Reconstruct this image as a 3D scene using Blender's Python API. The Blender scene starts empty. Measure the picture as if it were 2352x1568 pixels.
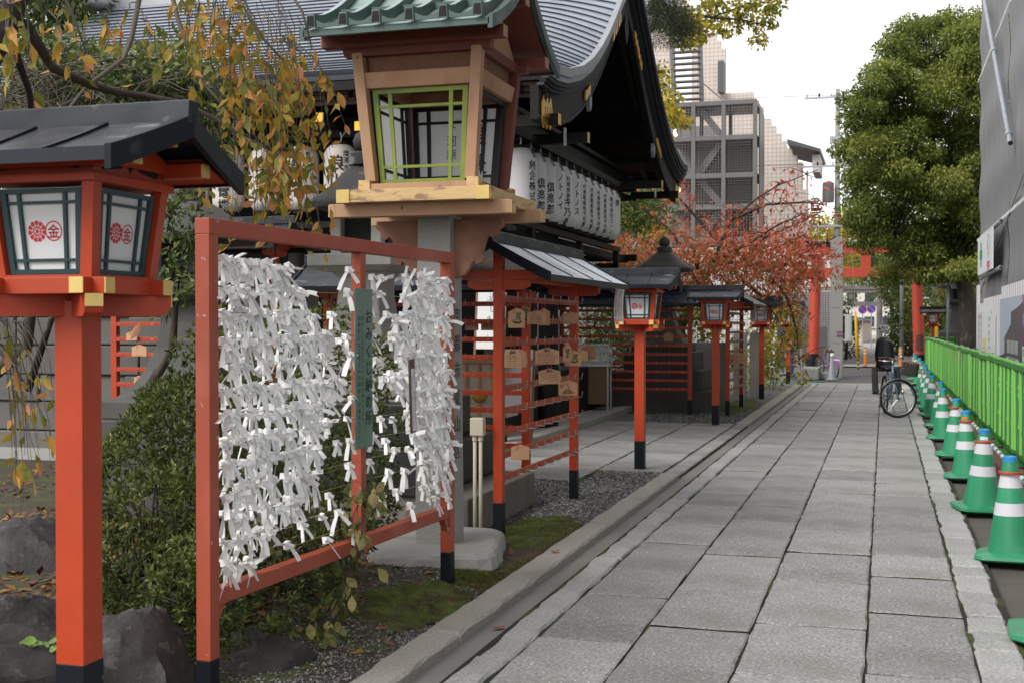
import bpy, math, random
import numpy as np
from mathutils import Vector, Matrix
rnd = random.Random(11)
rng = np.random.default_rng(5)
SC = bpy.context.scene
COL = SC.collection
R = math.radians
PI = math.pi

# ---------------------------------------------------------------- camera, sky, sun, exposure
EYE, YAW, PIT = 1.62, R(16.7), R(0.784)
cam_d = bpy.data.cameras.new('camera')
cam_d.lens = 43.6; cam_d.sensor_width = 36.0
cam_d.clip_start = 0.05; cam_d.clip_end = 2000
cam_d.dof.use_dof = True; cam_d.dof.focus_distance = 8.0; cam_d.dof.aperture_fstop = 7.5
cam = bpy.data.objects.new('camera', cam_d); COL.objects.link(cam)
cam.location = (0, 0, EYE); cam.rotation_euler = (R(90) - PIT, 0, YAW)
SC.camera = cam

SUN_EL, SUN_AZ = 42.0, 215.0          # azimuth clockwise from +Y: behind the camera, a little to its left
w = bpy.data.worlds.new('World'); SC.world = w; w.use_nodes = True
nt = w.node_tree; nt.nodes.clear()
sky = nt.nodes.new('ShaderNodeTexSky'); sky.sky_type = 'NISHITA'; sky.sun_disc = False
sky.sun_elevation = R(SUN_EL); sky.sun_rotation = R(SUN_AZ)
sky.air_density = 1.0; sky.dust_density = 0.6; sky.ozone_density = 1.0
hs = nt.nodes.new('ShaderNodeHueSaturation'); hs.inputs['Saturation'].default_value = 0.16
bg = nt.nodes.new('ShaderNodeBackground'); bg.inputs['Strength'].default_value = 0.115
wo = nt.nodes.new('ShaderNodeOutputWorld')
cl = nt.nodes.new('ShaderNodeMix'); cl.data_type = 'RGBA'; cl.inputs[0].default_value = 0.62
cl.inputs[7].default_value = (6.1, 6.0, 5.85, 1)                # an even layer of cloud over the clear sky
nt.links.new(sky.outputs[0], hs.inputs['Color']); nt.links.new(hs.outputs[0], cl.inputs[6]); nt.links.new(cl.outputs[2], bg.inputs['Color'])
nt.links.new(bg.outputs[0], wo.inputs['Surface'])
sun_d = bpy.data.lights.new('sun', 'SUN'); sun_d.energy = 1.5; sun_d.angle = R(28); sun_d.color = (1.0, 0.96, 0.9)
sun = bpy.data.objects.new('sun', sun_d); COL.objects.link(sun)
az = R(SUN_AZ); el = R(SUN_EL)
sdir = Vector((math.sin(az) * math.cos(el), math.cos(az) * math.cos(el), math.sin(el)))
sun.rotation_euler = sdir.to_track_quat('Z', 'Y').to_euler()
SC.view_settings.view_transform = 'Standard'; SC.view_settings.look = 'None'
SC.view_settings.gamma = 1.0; SC.view_settings.use_curve_mapping = False
SC.view_settings.exposure = 1.03
SC.render.engine = 'CYCLES'
SC.cycles.use_denoising = True
SC.cycles.max_bounces = 6; SC.cycles.diffuse_bounces = 3; SC.cycles.glossy_bounces = 3
SC.cycles.transparent_max_bounces = 8; SC.cycles.transmission_bounces = 4
SC.cycles.caustics_reflective = False; SC.cycles.caustics_refractive = False

def at(px, py, d):
    """the place at depth d metres along the view, px and py in a 2352 x 1568 picture"""
    x = (px - 1176) / 2850; z = -(py - 784) / 2850
    y2 = math.cos(PIT) + z * math.sin(PIT); z2 = -math.sin(PIT) + z * math.cos(PIT)
    return Vector((d * (x * math.cos(YAW) - y2 * math.sin(YAW)), d * (x * math.sin(YAW) + y2 * math.cos(YAW)), EYE + d * z2))

# ---------------------------------------------------------------- materials
MATS = {}
def mat(name, col, rough=0.6, metal=0.0, spec=0.5, var=0.0, vscale=8.0, bump=0.0, bscale=60.0, alpha=1.0, rand=0.0,
        col2=None, mix=(0.45, 0.62), mscale=3.0, detail=6.0, stretch=None, grain=0.0, gscale=220.0, coat=0.0, trans=0.0, rvar=0.0, ior=1.45, chip=None):
    m = bpy.data.materials.new(name); m.use_nodes = True
    n = m.node_tree.nodes; l = m.node_tree.links
    p = n['Principled BSDF']
    p.inputs['Roughness'].default_value = rough; p.inputs['Metallic'].default_value = metal
    p.inputs['Specular IOR Level'].default_value = spec; p.inputs['IOR'].default_value = ior
    p.inputs['Coat Weight'].default_value = coat; p.inputs['Transmission Weight'].default_value = trans
    tc = n.new('ShaderNodeTexCoord'); vec = tc.outputs['Object']
    if stretch:
        mp = n.new('ShaderNodeMapping'); mp.inputs['Scale'].default_value = stretch
        l.new(vec, mp.inputs['Vector']); vec = mp.outputs[0]
    c = n.new('ShaderNodeRGB'); c.outputs[0].default_value = (*col, 1); out = c.outputs[0]
    def noise(scale, det=6.0, rg=0.55):
        t = n.new('ShaderNodeTexNoise'); t.inputs['Scale'].default_value = scale; t.inputs['Detail'].default_value = det
        t.inputs['Roughness'].default_value = rg; l.new(vec, t.inputs['Vector']); return t
    if col2:
        t = noise(mscale, detail); rp = n.new('ShaderNodeMapRange'); rp.inputs[1].default_value = mix[0]; rp.inputs[2].default_value = mix[1]
        l.new(t.outputs[0], rp.inputs[0]); mx = n.new('ShaderNodeMix'); mx.data_type = 'RGBA'
        l.new(rp.outputs[0], mx.inputs[0]); l.new(out, mx.inputs[6]); mx.inputs[7].default_value = (*col2, 1); out = mx.outputs[2]
    if chip:
        t = noise(chip[1], 3.0, .5); rp = n.new('ShaderNodeMapRange'); rp.inputs[1].default_value = chip[2]; rp.inputs[2].default_value = chip[2] + .02
        l.new(t.outputs[0], rp.inputs[0]); mx = n.new('ShaderNodeMix'); mx.data_type = 'RGBA'
        l.new(rp.outputs[0], mx.inputs[0]); l.new(out, mx.inputs[6]); mx.inputs[7].default_value = (*chip[0], 1); out = mx.outputs[2]
    def scale_by(fac_out, lo, hi):
        nonlocal out
        rp = n.new('ShaderNodeMapRange'); rp.inputs[3].default_value = lo; rp.inputs[4].default_value = hi
        l.new(fac_out, rp.inputs[0]); mx = n.new('ShaderNodeMix'); mx.data_type = 'RGBA'; mx.blend_type = 'MULTIPLY'
        mx.inputs[0].default_value = 1; l.new(out, mx.inputs[6]); l.new(rp.outputs[0], mx.inputs[7]); out = mx.outputs[2]
    if var: scale_by(noise(vscale).outputs[0], 1 - 2 * var, 1 + 2 * var)
    if grain: scale_by(noise(gscale, 2.0, 0.6).outputs[0], 1 - 2.2 * grain, 1 + 2.2 * grain)
    if rand:
        oi = n.new('ShaderNodeObjectInfo'); scale_by(oi.outputs['Random'], 1 - rand, 1 + rand)
    l.new(out, p.inputs['Base Color'])
    if rvar:
        t = noise(vscale * 0.7); rp = n.new('ShaderNodeMapRange'); rp.inputs[1].default_value = 0.35; rp.inputs[2].default_value = 0.65
        rp.inputs[3].default_value = max(0.03, rough - rvar); rp.inputs[4].default_value = min(1, rough + rvar)
        l.new(t.outputs[0], rp.inputs[0]); l.new(rp.outputs[0], p.inputs['Roughness'])
    if bump:
        t = noise(bscale, 4.0); b = n.new('ShaderNodeBump'); b.inputs['Strength'].default_value = bump; b.inputs['Distance'].default_value = 0.01
        l.new(t.outputs[0], b.inputs['Height']); l.new(b.outputs[0], p.inputs['Normal'])
    if alpha < 1: p.inputs['Alpha'].default_value = alpha
    MATS[name] = m
    return m

def paper_mat(name, col, t_):
    m = bpy.data.materials.new(name); m.use_nodes = True; n = m.node_tree.nodes; l = m.node_tree.links; p = n['Principled BSDF']
    p.inputs['Base Color'].default_value = (*col, 1); p.inputs['Roughness'].default_value = 0.6
    t = n.new('ShaderNodeBsdfTranslucent'); t.inputs[0].default_value = (*col, 1); mx = n.new('ShaderNodeMixShader'); mx.inputs[0].default_value = t_
    l.new(p.outputs[0], mx.inputs[1]); l.new(t.outputs[0], mx.inputs[2]); l.new(mx.outputs[0], n['Material Output'].inputs[0]); MATS[name] = m
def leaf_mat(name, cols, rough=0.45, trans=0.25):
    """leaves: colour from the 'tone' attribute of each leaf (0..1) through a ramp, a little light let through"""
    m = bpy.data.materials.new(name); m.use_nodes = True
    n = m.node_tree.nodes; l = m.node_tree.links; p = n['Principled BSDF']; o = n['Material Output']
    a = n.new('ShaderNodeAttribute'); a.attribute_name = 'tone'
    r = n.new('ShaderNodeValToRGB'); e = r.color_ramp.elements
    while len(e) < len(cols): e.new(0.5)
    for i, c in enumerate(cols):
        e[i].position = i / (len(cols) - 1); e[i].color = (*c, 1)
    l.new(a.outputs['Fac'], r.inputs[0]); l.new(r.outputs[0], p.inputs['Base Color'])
    p.inputs['Roughness'].default_value = rough; p.inputs['Specular IOR Level'].default_value = 0.35
    t = n.new('ShaderNodeBsdfTranslucent'); mx = n.new('ShaderNodeMixShader'); mx.inputs[0].default_value = trans
    l.new(r.outputs[0], t.inputs[0]); l.new(p.outputs[0], mx.inputs[1]); l.new(t.outputs[0], mx.inputs[2]); l.new(mx.outputs[0], o.inputs[0])
    MATS[name] = m
    return m

M = MATS
mat('vermilion', (0.43, 0.052, 0.017), 0.42, col2=(0.36, 0.050, 0.022), mix=(.5, .72), mscale=2.2, chip=((.30, .20, .16), 34, .755), var=0.08, vscale=5, rvar=0.08, bump=0.05, bscale=90, grain=0.03, gscale=60, spec=0.4)
mat('old_vermilion', (0.36, 0.070, 0.036), 0.45, chip=((.42, .38, .36), 22, .705), var=0.09, vscale=4, rvar=0.1, bump=0.06, bscale=80, col2=(0.41, 0.115, 0.075), mix=(0.5, 0.75), mscale=2.5)
mat('black_paint', (0.009, 0.011, 0.017), 0.45, spec=0.22, chip=((.10, .10, .10), 26, .70), var=0.15, vscale=6, col2=(0.04, 0.042, 0.05), mix=(0.62, 0.75), mscale=9)
mat('roof_metal', (0.010, 0.013, 0.021), 0.30, spec=0.38, var=0.12, vscale=7, rvar=0.1, col2=(0.22, 0.235, 0.26), mix=(0.62, 0.80), mscale=5, stretch=(1.0, 2.2, 2.2))  # pale patches: some weathering, and sky-reflection smears put into the colour
mat('roof_metal_skylit', (0.56, 0.62, 0.69), 0.35, metal=0.1, var=0.08, vscale=3, rvar=0.1, col2=(0.42, 0.45, 0.48), mix=(0.45, 0.7), mscale=5)  # same dark metal, with the sky's reflection painted in as a pale base colour
mat('roof_seam', (0.012, 0.014, 0.020), 0.4, spec=0.3, var=0.1)
mat('paper_white', (0.70, 0.71, 0.73), 0.55, var=0.05, vscale=2, spec=0.3, grain=0.03)
paper_mat('panel_paper', (0.80, 0.81, 0.82), 0.15)
paper_mat('lit_paper', (0.86, 0.87, 0.88), 0.62)
mat('teal_lattice', (0.018, 0.050, 0.058), 0.45, var=0.1)
mat('crest_red', (0.55, 0.022, 0.035), 0.6)
mat('yellow_cap', (0.66, 0.48, 0.16), 0.55, var=0.08, vscale=30)
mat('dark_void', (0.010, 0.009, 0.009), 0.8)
mat('granite', (0.33, 0.325, 0.31), 0.75, var=0.07, vscale=1.6, grain=0.22, gscale=150, bump=0.28, bscale=70, rand=0.10, spec=0.45)
mat('slab_granite', (0.272, 0.270, 0.268), 0.55, col2=(0.185, 0.178, 0.165), mix=(0.50, 0.74), mscale=1.3, chip=((.43, .425, .415), 60, .655), var=0.15, vscale=4.8, grain=0.50, gscale=62, bump=0.9, bscale=36, rand=0.17, spec=0.5, rvar=0.12)
mat('edge_granite', (0.33, 0.33, 0.325), 0.7, var=0.12, vscale=3.5, grain=0.34, gscale=70, bump=1.0, bscale=40, rand=0.15)
mat('kerb_granite', (0.31, 0.295, 0.265), 0.75, var=0.08, vscale=2.0, grain=0.28, gscale=75, bump=0.6, bscale=45, rand=0.06, col2=(0.20, 0.19, 0.16), mix=(0.55, 0.75), mscale=2)
mat('dark_granite', (0.075, 0.072, 0.068), 0.7, var=0.12, vscale=2, grain=0.15, gscale=120, bump=0.3, bscale=60, col2=(0.06, 0.058, 0.055), mix=(0.45, 0.65), mscale=2.5)
mat('black_stone', (0.018, 0.018, 0.019), 0.5, var=0.2, vscale=3, bump=0.15, col2=(0.05, 0.05, 0.05), mix=(0.62, 0.7), mscale=6)
mat('old_concrete', (0.20, 0.19, 0.17), 0.85, var=0.15, vscale=2, bump=0.3, bscale=50, col2=(0.07, 0.07, 0.05), mix=(0.48, 0.7), mscale=1.4, stretch=(1, 1, 0.35))
mat('gutter_concrete', (0.20, 0.195, 0.185), 0.75, var=0.10, vscale=1.5, bump=0.15, bscale=40, grain=0.06)
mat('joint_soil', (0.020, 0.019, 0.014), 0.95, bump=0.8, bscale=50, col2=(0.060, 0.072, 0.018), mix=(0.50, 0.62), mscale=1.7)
mat('asphalt', (0.085, 0.084, 0.084), 0.85, var=0.10, vscale=0.8, grain=0.2, gscale=90, bump=0.3, bscale=80)
mat('asphalt_dirty', (0.095, 0.088, 0.076), 0.85, var=0.16, vscale=1.2, grain=0.12, gscale=60, bump=0.3, bscale=60, col2=(0.05, 0.047, 0.04), mix=(0.45, 0.7), mscale=0.9)
mat('soil', (0.055, 0.043, 0.033), 0.95, var=0.25, vscale=6, bump=1.0, bscale=35, col2=(0.055, 0.068, 0.016), mix=(0.50, 0.60), mscale=2.0, grain=0.25, gscale=60)
mat('gravel_bed', (0.15, 0.15, 0.15), 0.9, var=0.2, vscale=40, bump=1.0, bscale=90, grain=0.3, gscale=60)
mat('moss', (0.075, 0.098, 0.012), 0.95, var=0.25, vscale=9, bump=1.0, bscale=120, col2=(0.045, 0.038, 0.018), mix=(0.44, 0.60), mscale=8, grain=0.25, gscale=140)
mat('rock', (0.030, 0.026, 0.026), 0.62, chip=((.065, .062, .055), 15, .64), var=0.35, vscale=4, bump=1.0, bscale=16, col2=(0.085, 0.078, 0.070), mix=(0.58, 0.76), mscale=3.5, grain=0.15, gscale=40)
mat('black_wood', (0.011, 0.010, 0.0095), 0.6, spec=0.22, var=0.2, vscale=5)
mat('brown_wood', (0.060, 0.034, 0.022), 0.6, var=0.2, vscale=5, stretch=(1, 1, 6))
mat('gold', (0.60, 0.36, 0.07), 0.35, metal=0.9, var=0.2, vscale=20, bump=0.3, bscale=60)
mat('zinc', (0.42, 0.43, 0.44), 0.4, metal=0.8)
mat('dark_bark', (0.018, 0.014, 0.012), 0.9, var=0.3, vscale=12, bump=0.9, bscale=25)
mat('bark', (0.050, 0.038, 0.030), 0.9, var=0.3, vscale=12, bump=0.9, bscale=25, stretch=(1, 1, 0.35), col2=(0.11, 0.10, 0.085), mix=(0.55, 0.7), mscale=9)
mat('pale_bark', (0.10, 0.085, 0.07), 0.9, var=0.2, vscale=9, bump=0.5, bscale=25)

# ---------------------------------------------------------------- mesh building
class MB:
    """collects polygons, links them as ONE mesh object"""
    def __init__(s): s.v = []; s.f = []; s.mi = []; s.mats = []
    def slot(s, m):
        if m is None: return 0
        m = M[m] if isinstance(m, str) else m
        if m not in s.mats: s.mats.append(m)
        return s.mats.index(m)
    def add(s, verts, faces, m=None):
        k = len(s.v); i = s.slot(m); s.v.extend([tuple(x) for x in verts])
        for f in faces: s.f.append(tuple(a + k for a in f)); s.mi.append(i)
        return s
    def hexa(s, p, m=None):      # p: 8 points, bottom four ccw then top four
        return s.add(p, [(3, 2, 1, 0), (4, 5, 6, 7), (0, 1, 5, 4), (1, 2, 6, 5), (2, 3, 7, 6), (3, 0, 4, 7)], m)
    def box(s, c, d, m=None, rz=0.0):
        x, y, z = c; a, b, h = d[0] / 2, d[1] / 2, d[2] / 2
        cs, sn = math.cos(rz), math.sin(rz)
        pts = [(x + u * a * cs - v * b * sn, y + u * a * sn + v * b * cs, z + t * h) for t in (-1, 1) for u, v in ((-1, -1), (1, -1), (1, 1), (-1, 1))]
        return s.hexa(pts, m)
    def frustum(s, c, d0, d1, z0, z1, m=None):   # base size d0 at z0, top size d1 at z1
        pts = []
        for (w_, l_), z in ((d0, z0), (d1, z1)):
            pts += [(c[0] - w_ / 2, c[1] - l_ / 2, z), (c[0] + w_ / 2, c[1] - l_ / 2, z), (c[0] + w_ / 2, c[1] + l_ / 2, z), (c[0] - w_ / 2, c[1] + l_ / 2, z)]
        return s.hexa(pts, m)
    def beam(s, a, b, w_, h_, m=None, up=(0, 0, 1)):
        a = Vector(a); b = Vector(b); d = (b - a).normalized(); u = Vector(up)
        r = d.cross(u)
        if r.length < 1e-4: r = d.cross(Vector((1, 0, 0)))
        r.normalize(); u = r.cross(d).normalized()
        pts = []
        for q in (a, b):
            pts += [q - r * w_ / 2 - u * h_ / 2, q + r * w_ / 2 - u * h_ / 2, q + r * w_ / 2 + u * h_ / 2, q - r * w_ / 2 + u * h_ / 2]
        p = [pts[i] for i in (0, 1, 5, 4, 3, 2, 6, 7)]
        return s.hexa(p, m)
    def tube(s, pts, r, n=8, m=None, cap=True):
        pts = [Vector(p) for p in pts]; k = len(pts)
        rs = r if isinstance(r, (list, tuple)) else [r] * k
        vs = []; ref = None
        for i, p in enumerate(pts):
            d = (pts[min(i + 1, k - 1)] - pts[max(i - 1, 0)])
            d = d.normalized() if d.length > 1e-9 else Vector((0, 0, 1))
            if ref is None or abs(ref.dot(d)) > 0.98: ref = Vector((0, 0, 1)) if abs(d.z) < 0.9 else Vector((1, 0, 0))
            a = d.cross(ref).normalized(); b = d.cross(a).normalized(); ref = -a.cross(d) if False else ref
            for j in range(n):
                t = 2 * PI * j / n; vs.append(p + a * (math.cos(t) * rs[i]) + b * (math.sin(t) * rs[i]))
        fs = [(i * n + j, i * n + (j + 1) % n, (i + 1) * n + (j + 1) % n, (i + 1) * n + j) for i in range(k - 1) for j in range(n)]
        if cap: fs += [tuple(range(n))[::-1], tuple((k - 1) * n + j for j in range(n))]
        return s.add(vs, fs, m)
    def lathe(s, prof, n=24, c=(0, 0, 0), m=None, sq=None, cap=True):   # prof: (r, z); sq turns circles into rounded squares
        vs = []
        for r, z in prof:
            for j in range(n):
                t = 2 * PI * (j + 0.5) / n; x, y = math.cos(t), math.sin(t)
                if sq:
                    q = (abs(x) ** sq + abs(y) ** sq) ** (-1 / sq); x *= q; y *= q
                vs.append((c[0] + r * x, c[1] + r * y, c[2] + z))
        k = len(prof)
        fs = [(i * n + j, i * n + (j + 1) % n, (i + 1) * n + (j + 1) % n, (i + 1) * n + j) for i in range(k - 1) for j in range(n)]
        if cap: fs += [tuple(range(n))[::-1], tuple((k - 1) * n + j for j in range(n))]
        return s.add(vs, fs, m)
    def prism(s, poly, o, u, v, t, m=None):   # polygon in the u,v plane from o, thickness vector t
        o, u, v, t = Vector(o), Vector(u), Vector(v), Vector(t); k = len(poly)
        a = [o + u * x + v * y for x, y in poly]; b = [q + t for q in a]
        fs = [tuple(range(k))[::-1], tuple(range(k, 2 * k))] + [(i, (i + 1) % k, k + (i + 1) % k, k + i) for i in range(k)]
        return s.add(a + b, fs, m)
    def grid(s, fn, nu, nv, m=None, thick=None):
        vs = [fn(i / nu, j / nv) for j in range(nv + 1) for i in range(nu + 1)]
        q = lambda i, j: j * (nu + 1) + i
        fs = [(q(i, j), q(i + 1, j), q(i + 1, j + 1), q(i, j + 1)) for j in range(nv) for i in range(nu)]
        if thick:
            k = len(vs); t = Vector(thick); vs = vs + [Vector(x) + t for x in vs]
            fs = fs + [tuple(a + k for a in f)[::-1] for f in fs]
            ring = [q(i, 0) for i in range(nu)] + [q(nu, j) for j in range(nv)] + [q(i, nv) for i in range(nu, 0, -1)] + [q(0, j) for j in range(nv, 0, -1)]
            fs += [(ring[i + 1 - len(ring)], ring[i], ring[i] + k, ring[i + 1 - len(ring)] + k) for i in range(len(ring))]
        return s.add(vs, fs, m)
    def text(s, body, o, u, v, size, m=None, vertical=False, bend=None, gap=1.0, off=0.0):
        """lettering laid at o: u along, v up; bend(x, y) maps flat to a curved place"""
        o, u, v = Vector(o), Vector(u), Vector(v); pen = 0.0
        for ch in body:
            if ch == ' ': pen += 0.5 * gap; continue
            vs, fs, wd = glyph(ch, off)
            pts = []
            for x, y in vs:
                X, Y = ((x - 0.5) * size, (-pen - 0.9 + y) * size) if vertical else ((pen + x) * size, y * size)
                pts.append(bend(X, Y) if bend else o + u * X + v * Y)
            s.add(pts, fs, m); pen += gap if vertical else wd * gap
        return s
    def mesh(s, name, mats=None, smooth=False):
        me = bpy.data.meshes.new(name); me.from_pydata(s.v, [], s.f)
        ms = [M[x] if isinstance(x, str) else x for x in (mats if isinstance(mats, (list, tuple)) else [mats])] if mats else s.mats
        for x in ms: me.materials.append(x)
        if not mats and len(s.mats) > 1: me.polygons.foreach_set('material_index', s.mi)
        if smooth: me.polygons.foreach_set('use_smooth', [True] * len(s.f))
        me.update(); return me
    def build(s, name, mats=None, parent=None, smooth=False, bevel=0.0, loc=None, auto=None):
        o = bpy.data.objects.new(name, s.mesh(name, mats, smooth)); COL.objects.link(o)
        if parent: o.parent = parent
        if loc: o.location = loc
        if bevel:
            b = o.modifiers.new('bevel', 'BEVEL'); b.width = bevel; b.segments = 2; b.limit_method = 'ANGLE'; b.angle_limit = R(40)
        if auto:
            try: o.data.set_sharp_from_angle(angle=R(auto))
            except Exception: pass
        return o

GL = {}
def glyph(ch, off=0.0):
    k = (ch, off)
    if k not in GL:
        c = bpy.data.curves.new('glyph', 'FONT'); c.body = ch; c.resolution_u = 2; c.offset = off
        o = bpy.data.objects.new('glyph', c); COL.objects.link(o)
        me = bpy.data.meshes.new_from_object(o.evaluated_get(bpy.context.evaluated_depsgraph_get()))
        GL[k] = ([(p.co.x, p.co.y) for p in me.vertices], [tuple(f.vertices) for f in me.polygons], 1.0 if ord(ch) > 0x2000 else max([p.co.x for p in me.vertices] + [0.3]) + 0.08)
        bpy.data.objects.remove(o); bpy.data.curves.remove(c); bpy.data.meshes.remove(me)
    return GL[k]

def tag(o, label=None, cat=None, group=None, kind=None):
    if label: o['label'] = label
    if cat: o['category'] = cat
    if group: o['group'] = group
    if kind: o['kind'] = kind
    return o
def thing(name, label, cat, loc=(0, 0, 0), rz=0.0, group=None):
    o = bpy.data.objects.new(name, None); o.empty_display_size = 0.1; COL.objects.link(o)
    o.location = loc; o.rotation_euler = (0, 0, rz)
    return tag(o, label, cat, group)
def holder(name, kind='structure'):
    o = bpy.data.objects.new(name, None); COL.objects.link(o); o['kind'] = kind
    return o
def link(name, me, parent=None, loc=None, rot=None, sc=None):
    o = bpy.data.objects.new(name, me); COL.objects.link(o)
    if parent: o.parent = parent
    if loc: o.location = loc
    if rot: o.rotation_euler = rot
    if sc: o.scale = sc if isinstance(sc, (tuple, list)) else (sc, sc, sc)
    return o
def copy_tree(o, parent=None):
    c = o.copy(); COL.objects.link(c)
    if parent: c.parent = parent
    for ch in [k for k in bpy.data.objects if k.parent == o]: copy_tree(ch, c)
    return c
def struct(name, mb, mats=None, **k):
    o = mb.build(name, mats, **k); o['kind'] = 'structure'; return o

def np_mesh(name, V, F, mats, tone=None, smooth=False, parent=None, kind=None):
    """V (n,3), F (m,k) as arrays; tone: one value per face"""
    me = bpy.data.meshes.new(name); m, k = F.shape
    me.vertices.add(len(V)); me.vertices.foreach_set('co', np.asarray(V, np.float32).ravel())
    me.loops.add(m * k); me.loops.foreach_set('vertex_index', F.astype(np.int32).ravel())
    me.polygons.add(m); me.polygons.foreach_set('loop_start', np.arange(0, m * k, k, dtype=np.int32))
    try: me.polygons.foreach_set('loop_total', np.full(m, k, dtype=np.int32))
    except Exception: pass
    me.update(calc_edges=True)
    for x in (mats if isinstance(mats, list) else [mats]): me.materials.append(M[x] if isinstance(x, str) else x)
    if tone is not None:
        a = me.attributes.new('tone', 'FLOAT', 'FACE'); a.data.foreach_set('value', np.clip(tone, 0, 1).astype(np.float32))
    if smooth: me.polygons.foreach_set('use_smooth', np.ones(m, bool))
    me.validate()
    o = bpy.data.objects.new(name, me); COL.objects.link(o)
    if parent: o.parent = parent
    if kind: o['kind'] = kind
    return o

def leaves(name, P_, size, mat_, tone, parent=None, kind='stuff', droop=0.3, ratio=0.5, up=0.4, dirs=None, fold=0.18):
    """a leaf-shaped folded blade (two quads) at each point"""
    P_ = np.asarray(P_, float); n = len(P_)
    d = rng.normal(size=(n, 3)) if dirs is None else np.asarray(dirs, float) + rng.normal(size=(n, 3)) * 0.35
    d[:, 2] -= droop; d /= np.linalg.norm(d, axis=1, keepdims=True)
    nn = rng.normal(size=(n, 3)); nn[:, 2] += up; s_ = np.cross(d, nn); s_ /= np.linalg.norm(s_, axis=1, keepdims=True) + 1e-9
    u = np.cross(s_, d)
    L = (np.full(n, size) * rng.uniform(0.65, 1.25, n))[:, None]; W = L * ratio
    a = P_; t = P_ + d * L; q1 = P_ + d * L * 0.42
    V = np.stack([a, q1 + s_ * W / 2 + u * W * fold, t, q1 - s_ * W / 2 + u * W * fold], 1).reshape(-1, 3)
    b = np.arange(n)[:, None] * 4
    F = np.concatenate([b + [0, 1, 2], b + [0, 2, 3]], 1).reshape(-1, 3)
    return np_mesh(name, V, F, mat_, np.repeat(tone, 2), parent=parent, kind=kind)
# ================================================================ the setting: ground, path, kerb, gutter
def hnoise(x, y, s=1.0, k=0.0):
    return (math.sin(x * 2.1 * s + 1.3 + k) * math.cos(y * 1.7 * s - .4 + k) + 0.5 * math.sin(x * 4.7 * s + y * 3.1 * s + k) + 0.25 * math.cos(x * 9.3 * s - y * 8.1 * s)) / 1.75

def sheet(name, x0, x1, y0, y1, z, m, n=1):
    b = MB(); b.grid(lambda u, v: (x0 + (x1 - x0) * u, y0 + (y1 - y0) * v, z), n, n); return struct(name, b, m)
sheet('ground', -400, 400, -60, 900, -0.075, 'asphalt')
sheet('verge', 0.60, 3.2, -2, 46, -0.045, 'asphalt_dirty')
sheet('gutter', -2.12, -1.86, 1.0, 35.6, -0.020, 'gutter_concrete')
mat('pale_pavement', (0.30, 0.29, 0.275), 0.85, var=0.08, vscale=1.0, grain=0.08, gscale=60)
sheet('pavement', -7, 6, 50.8, 54.2, -0.03, 'pale_pavement')
mat('far_road', (0.15, 0.15, 0.155), 0.9, var=0.06, vscale=0.3)
sheet('road', -60, 60, 54.3, 93, -0.05, 'far_road')
sheet('lane', -4.6, 2.2, 93.1, 260, -0.045, 'pale_pavement')
b = MB()
b.box((-1.2, 56.2, -0.044), (40, 0.15, 0.004)); b.box((-1.0, 90.5, -0.044), (30, 0.18, 0.004))
mat('road_paint', (0.60, 0.60, 0.58), 0.8, var=0.1)
struct('road_marking', b, 'road_paint')

# left-hand garden and gravel ground
def gz(x, y):
    g = 0.015 + 0.012 * hnoise(x, y, 2.0)
    t = max(0.0, min(1.0, (-2.35 - x) / 1.6)) * max(0.0, min(1.0, (8.6 - y) / 1.5))
    g += t * (0.20 + 0.07 * hnoise(x, y, 1.1, 2.0))
    if y < 7.5: g += 0.010 * hnoise(x * 3, y * 3, 2.2)
    return g
b = MB(); b.grid(lambda u, v: (-16 + 13.74 * u ** 0.45, 0.5 + 8.9 * v, gz(-16 + 13.74 * u ** 0.45, 0.5 + 8.9 * v)), 110, 90)
struct('garden_soil', b, 'soil', smooth=True)
sheet('gravel_ground', -4.7, -2.25, 9.38, 36, 0.012, 'gravel_bed')
sheet('rear_soil', -16, -4.7, 9.38, 36, 0.012, 'soil')

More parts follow.
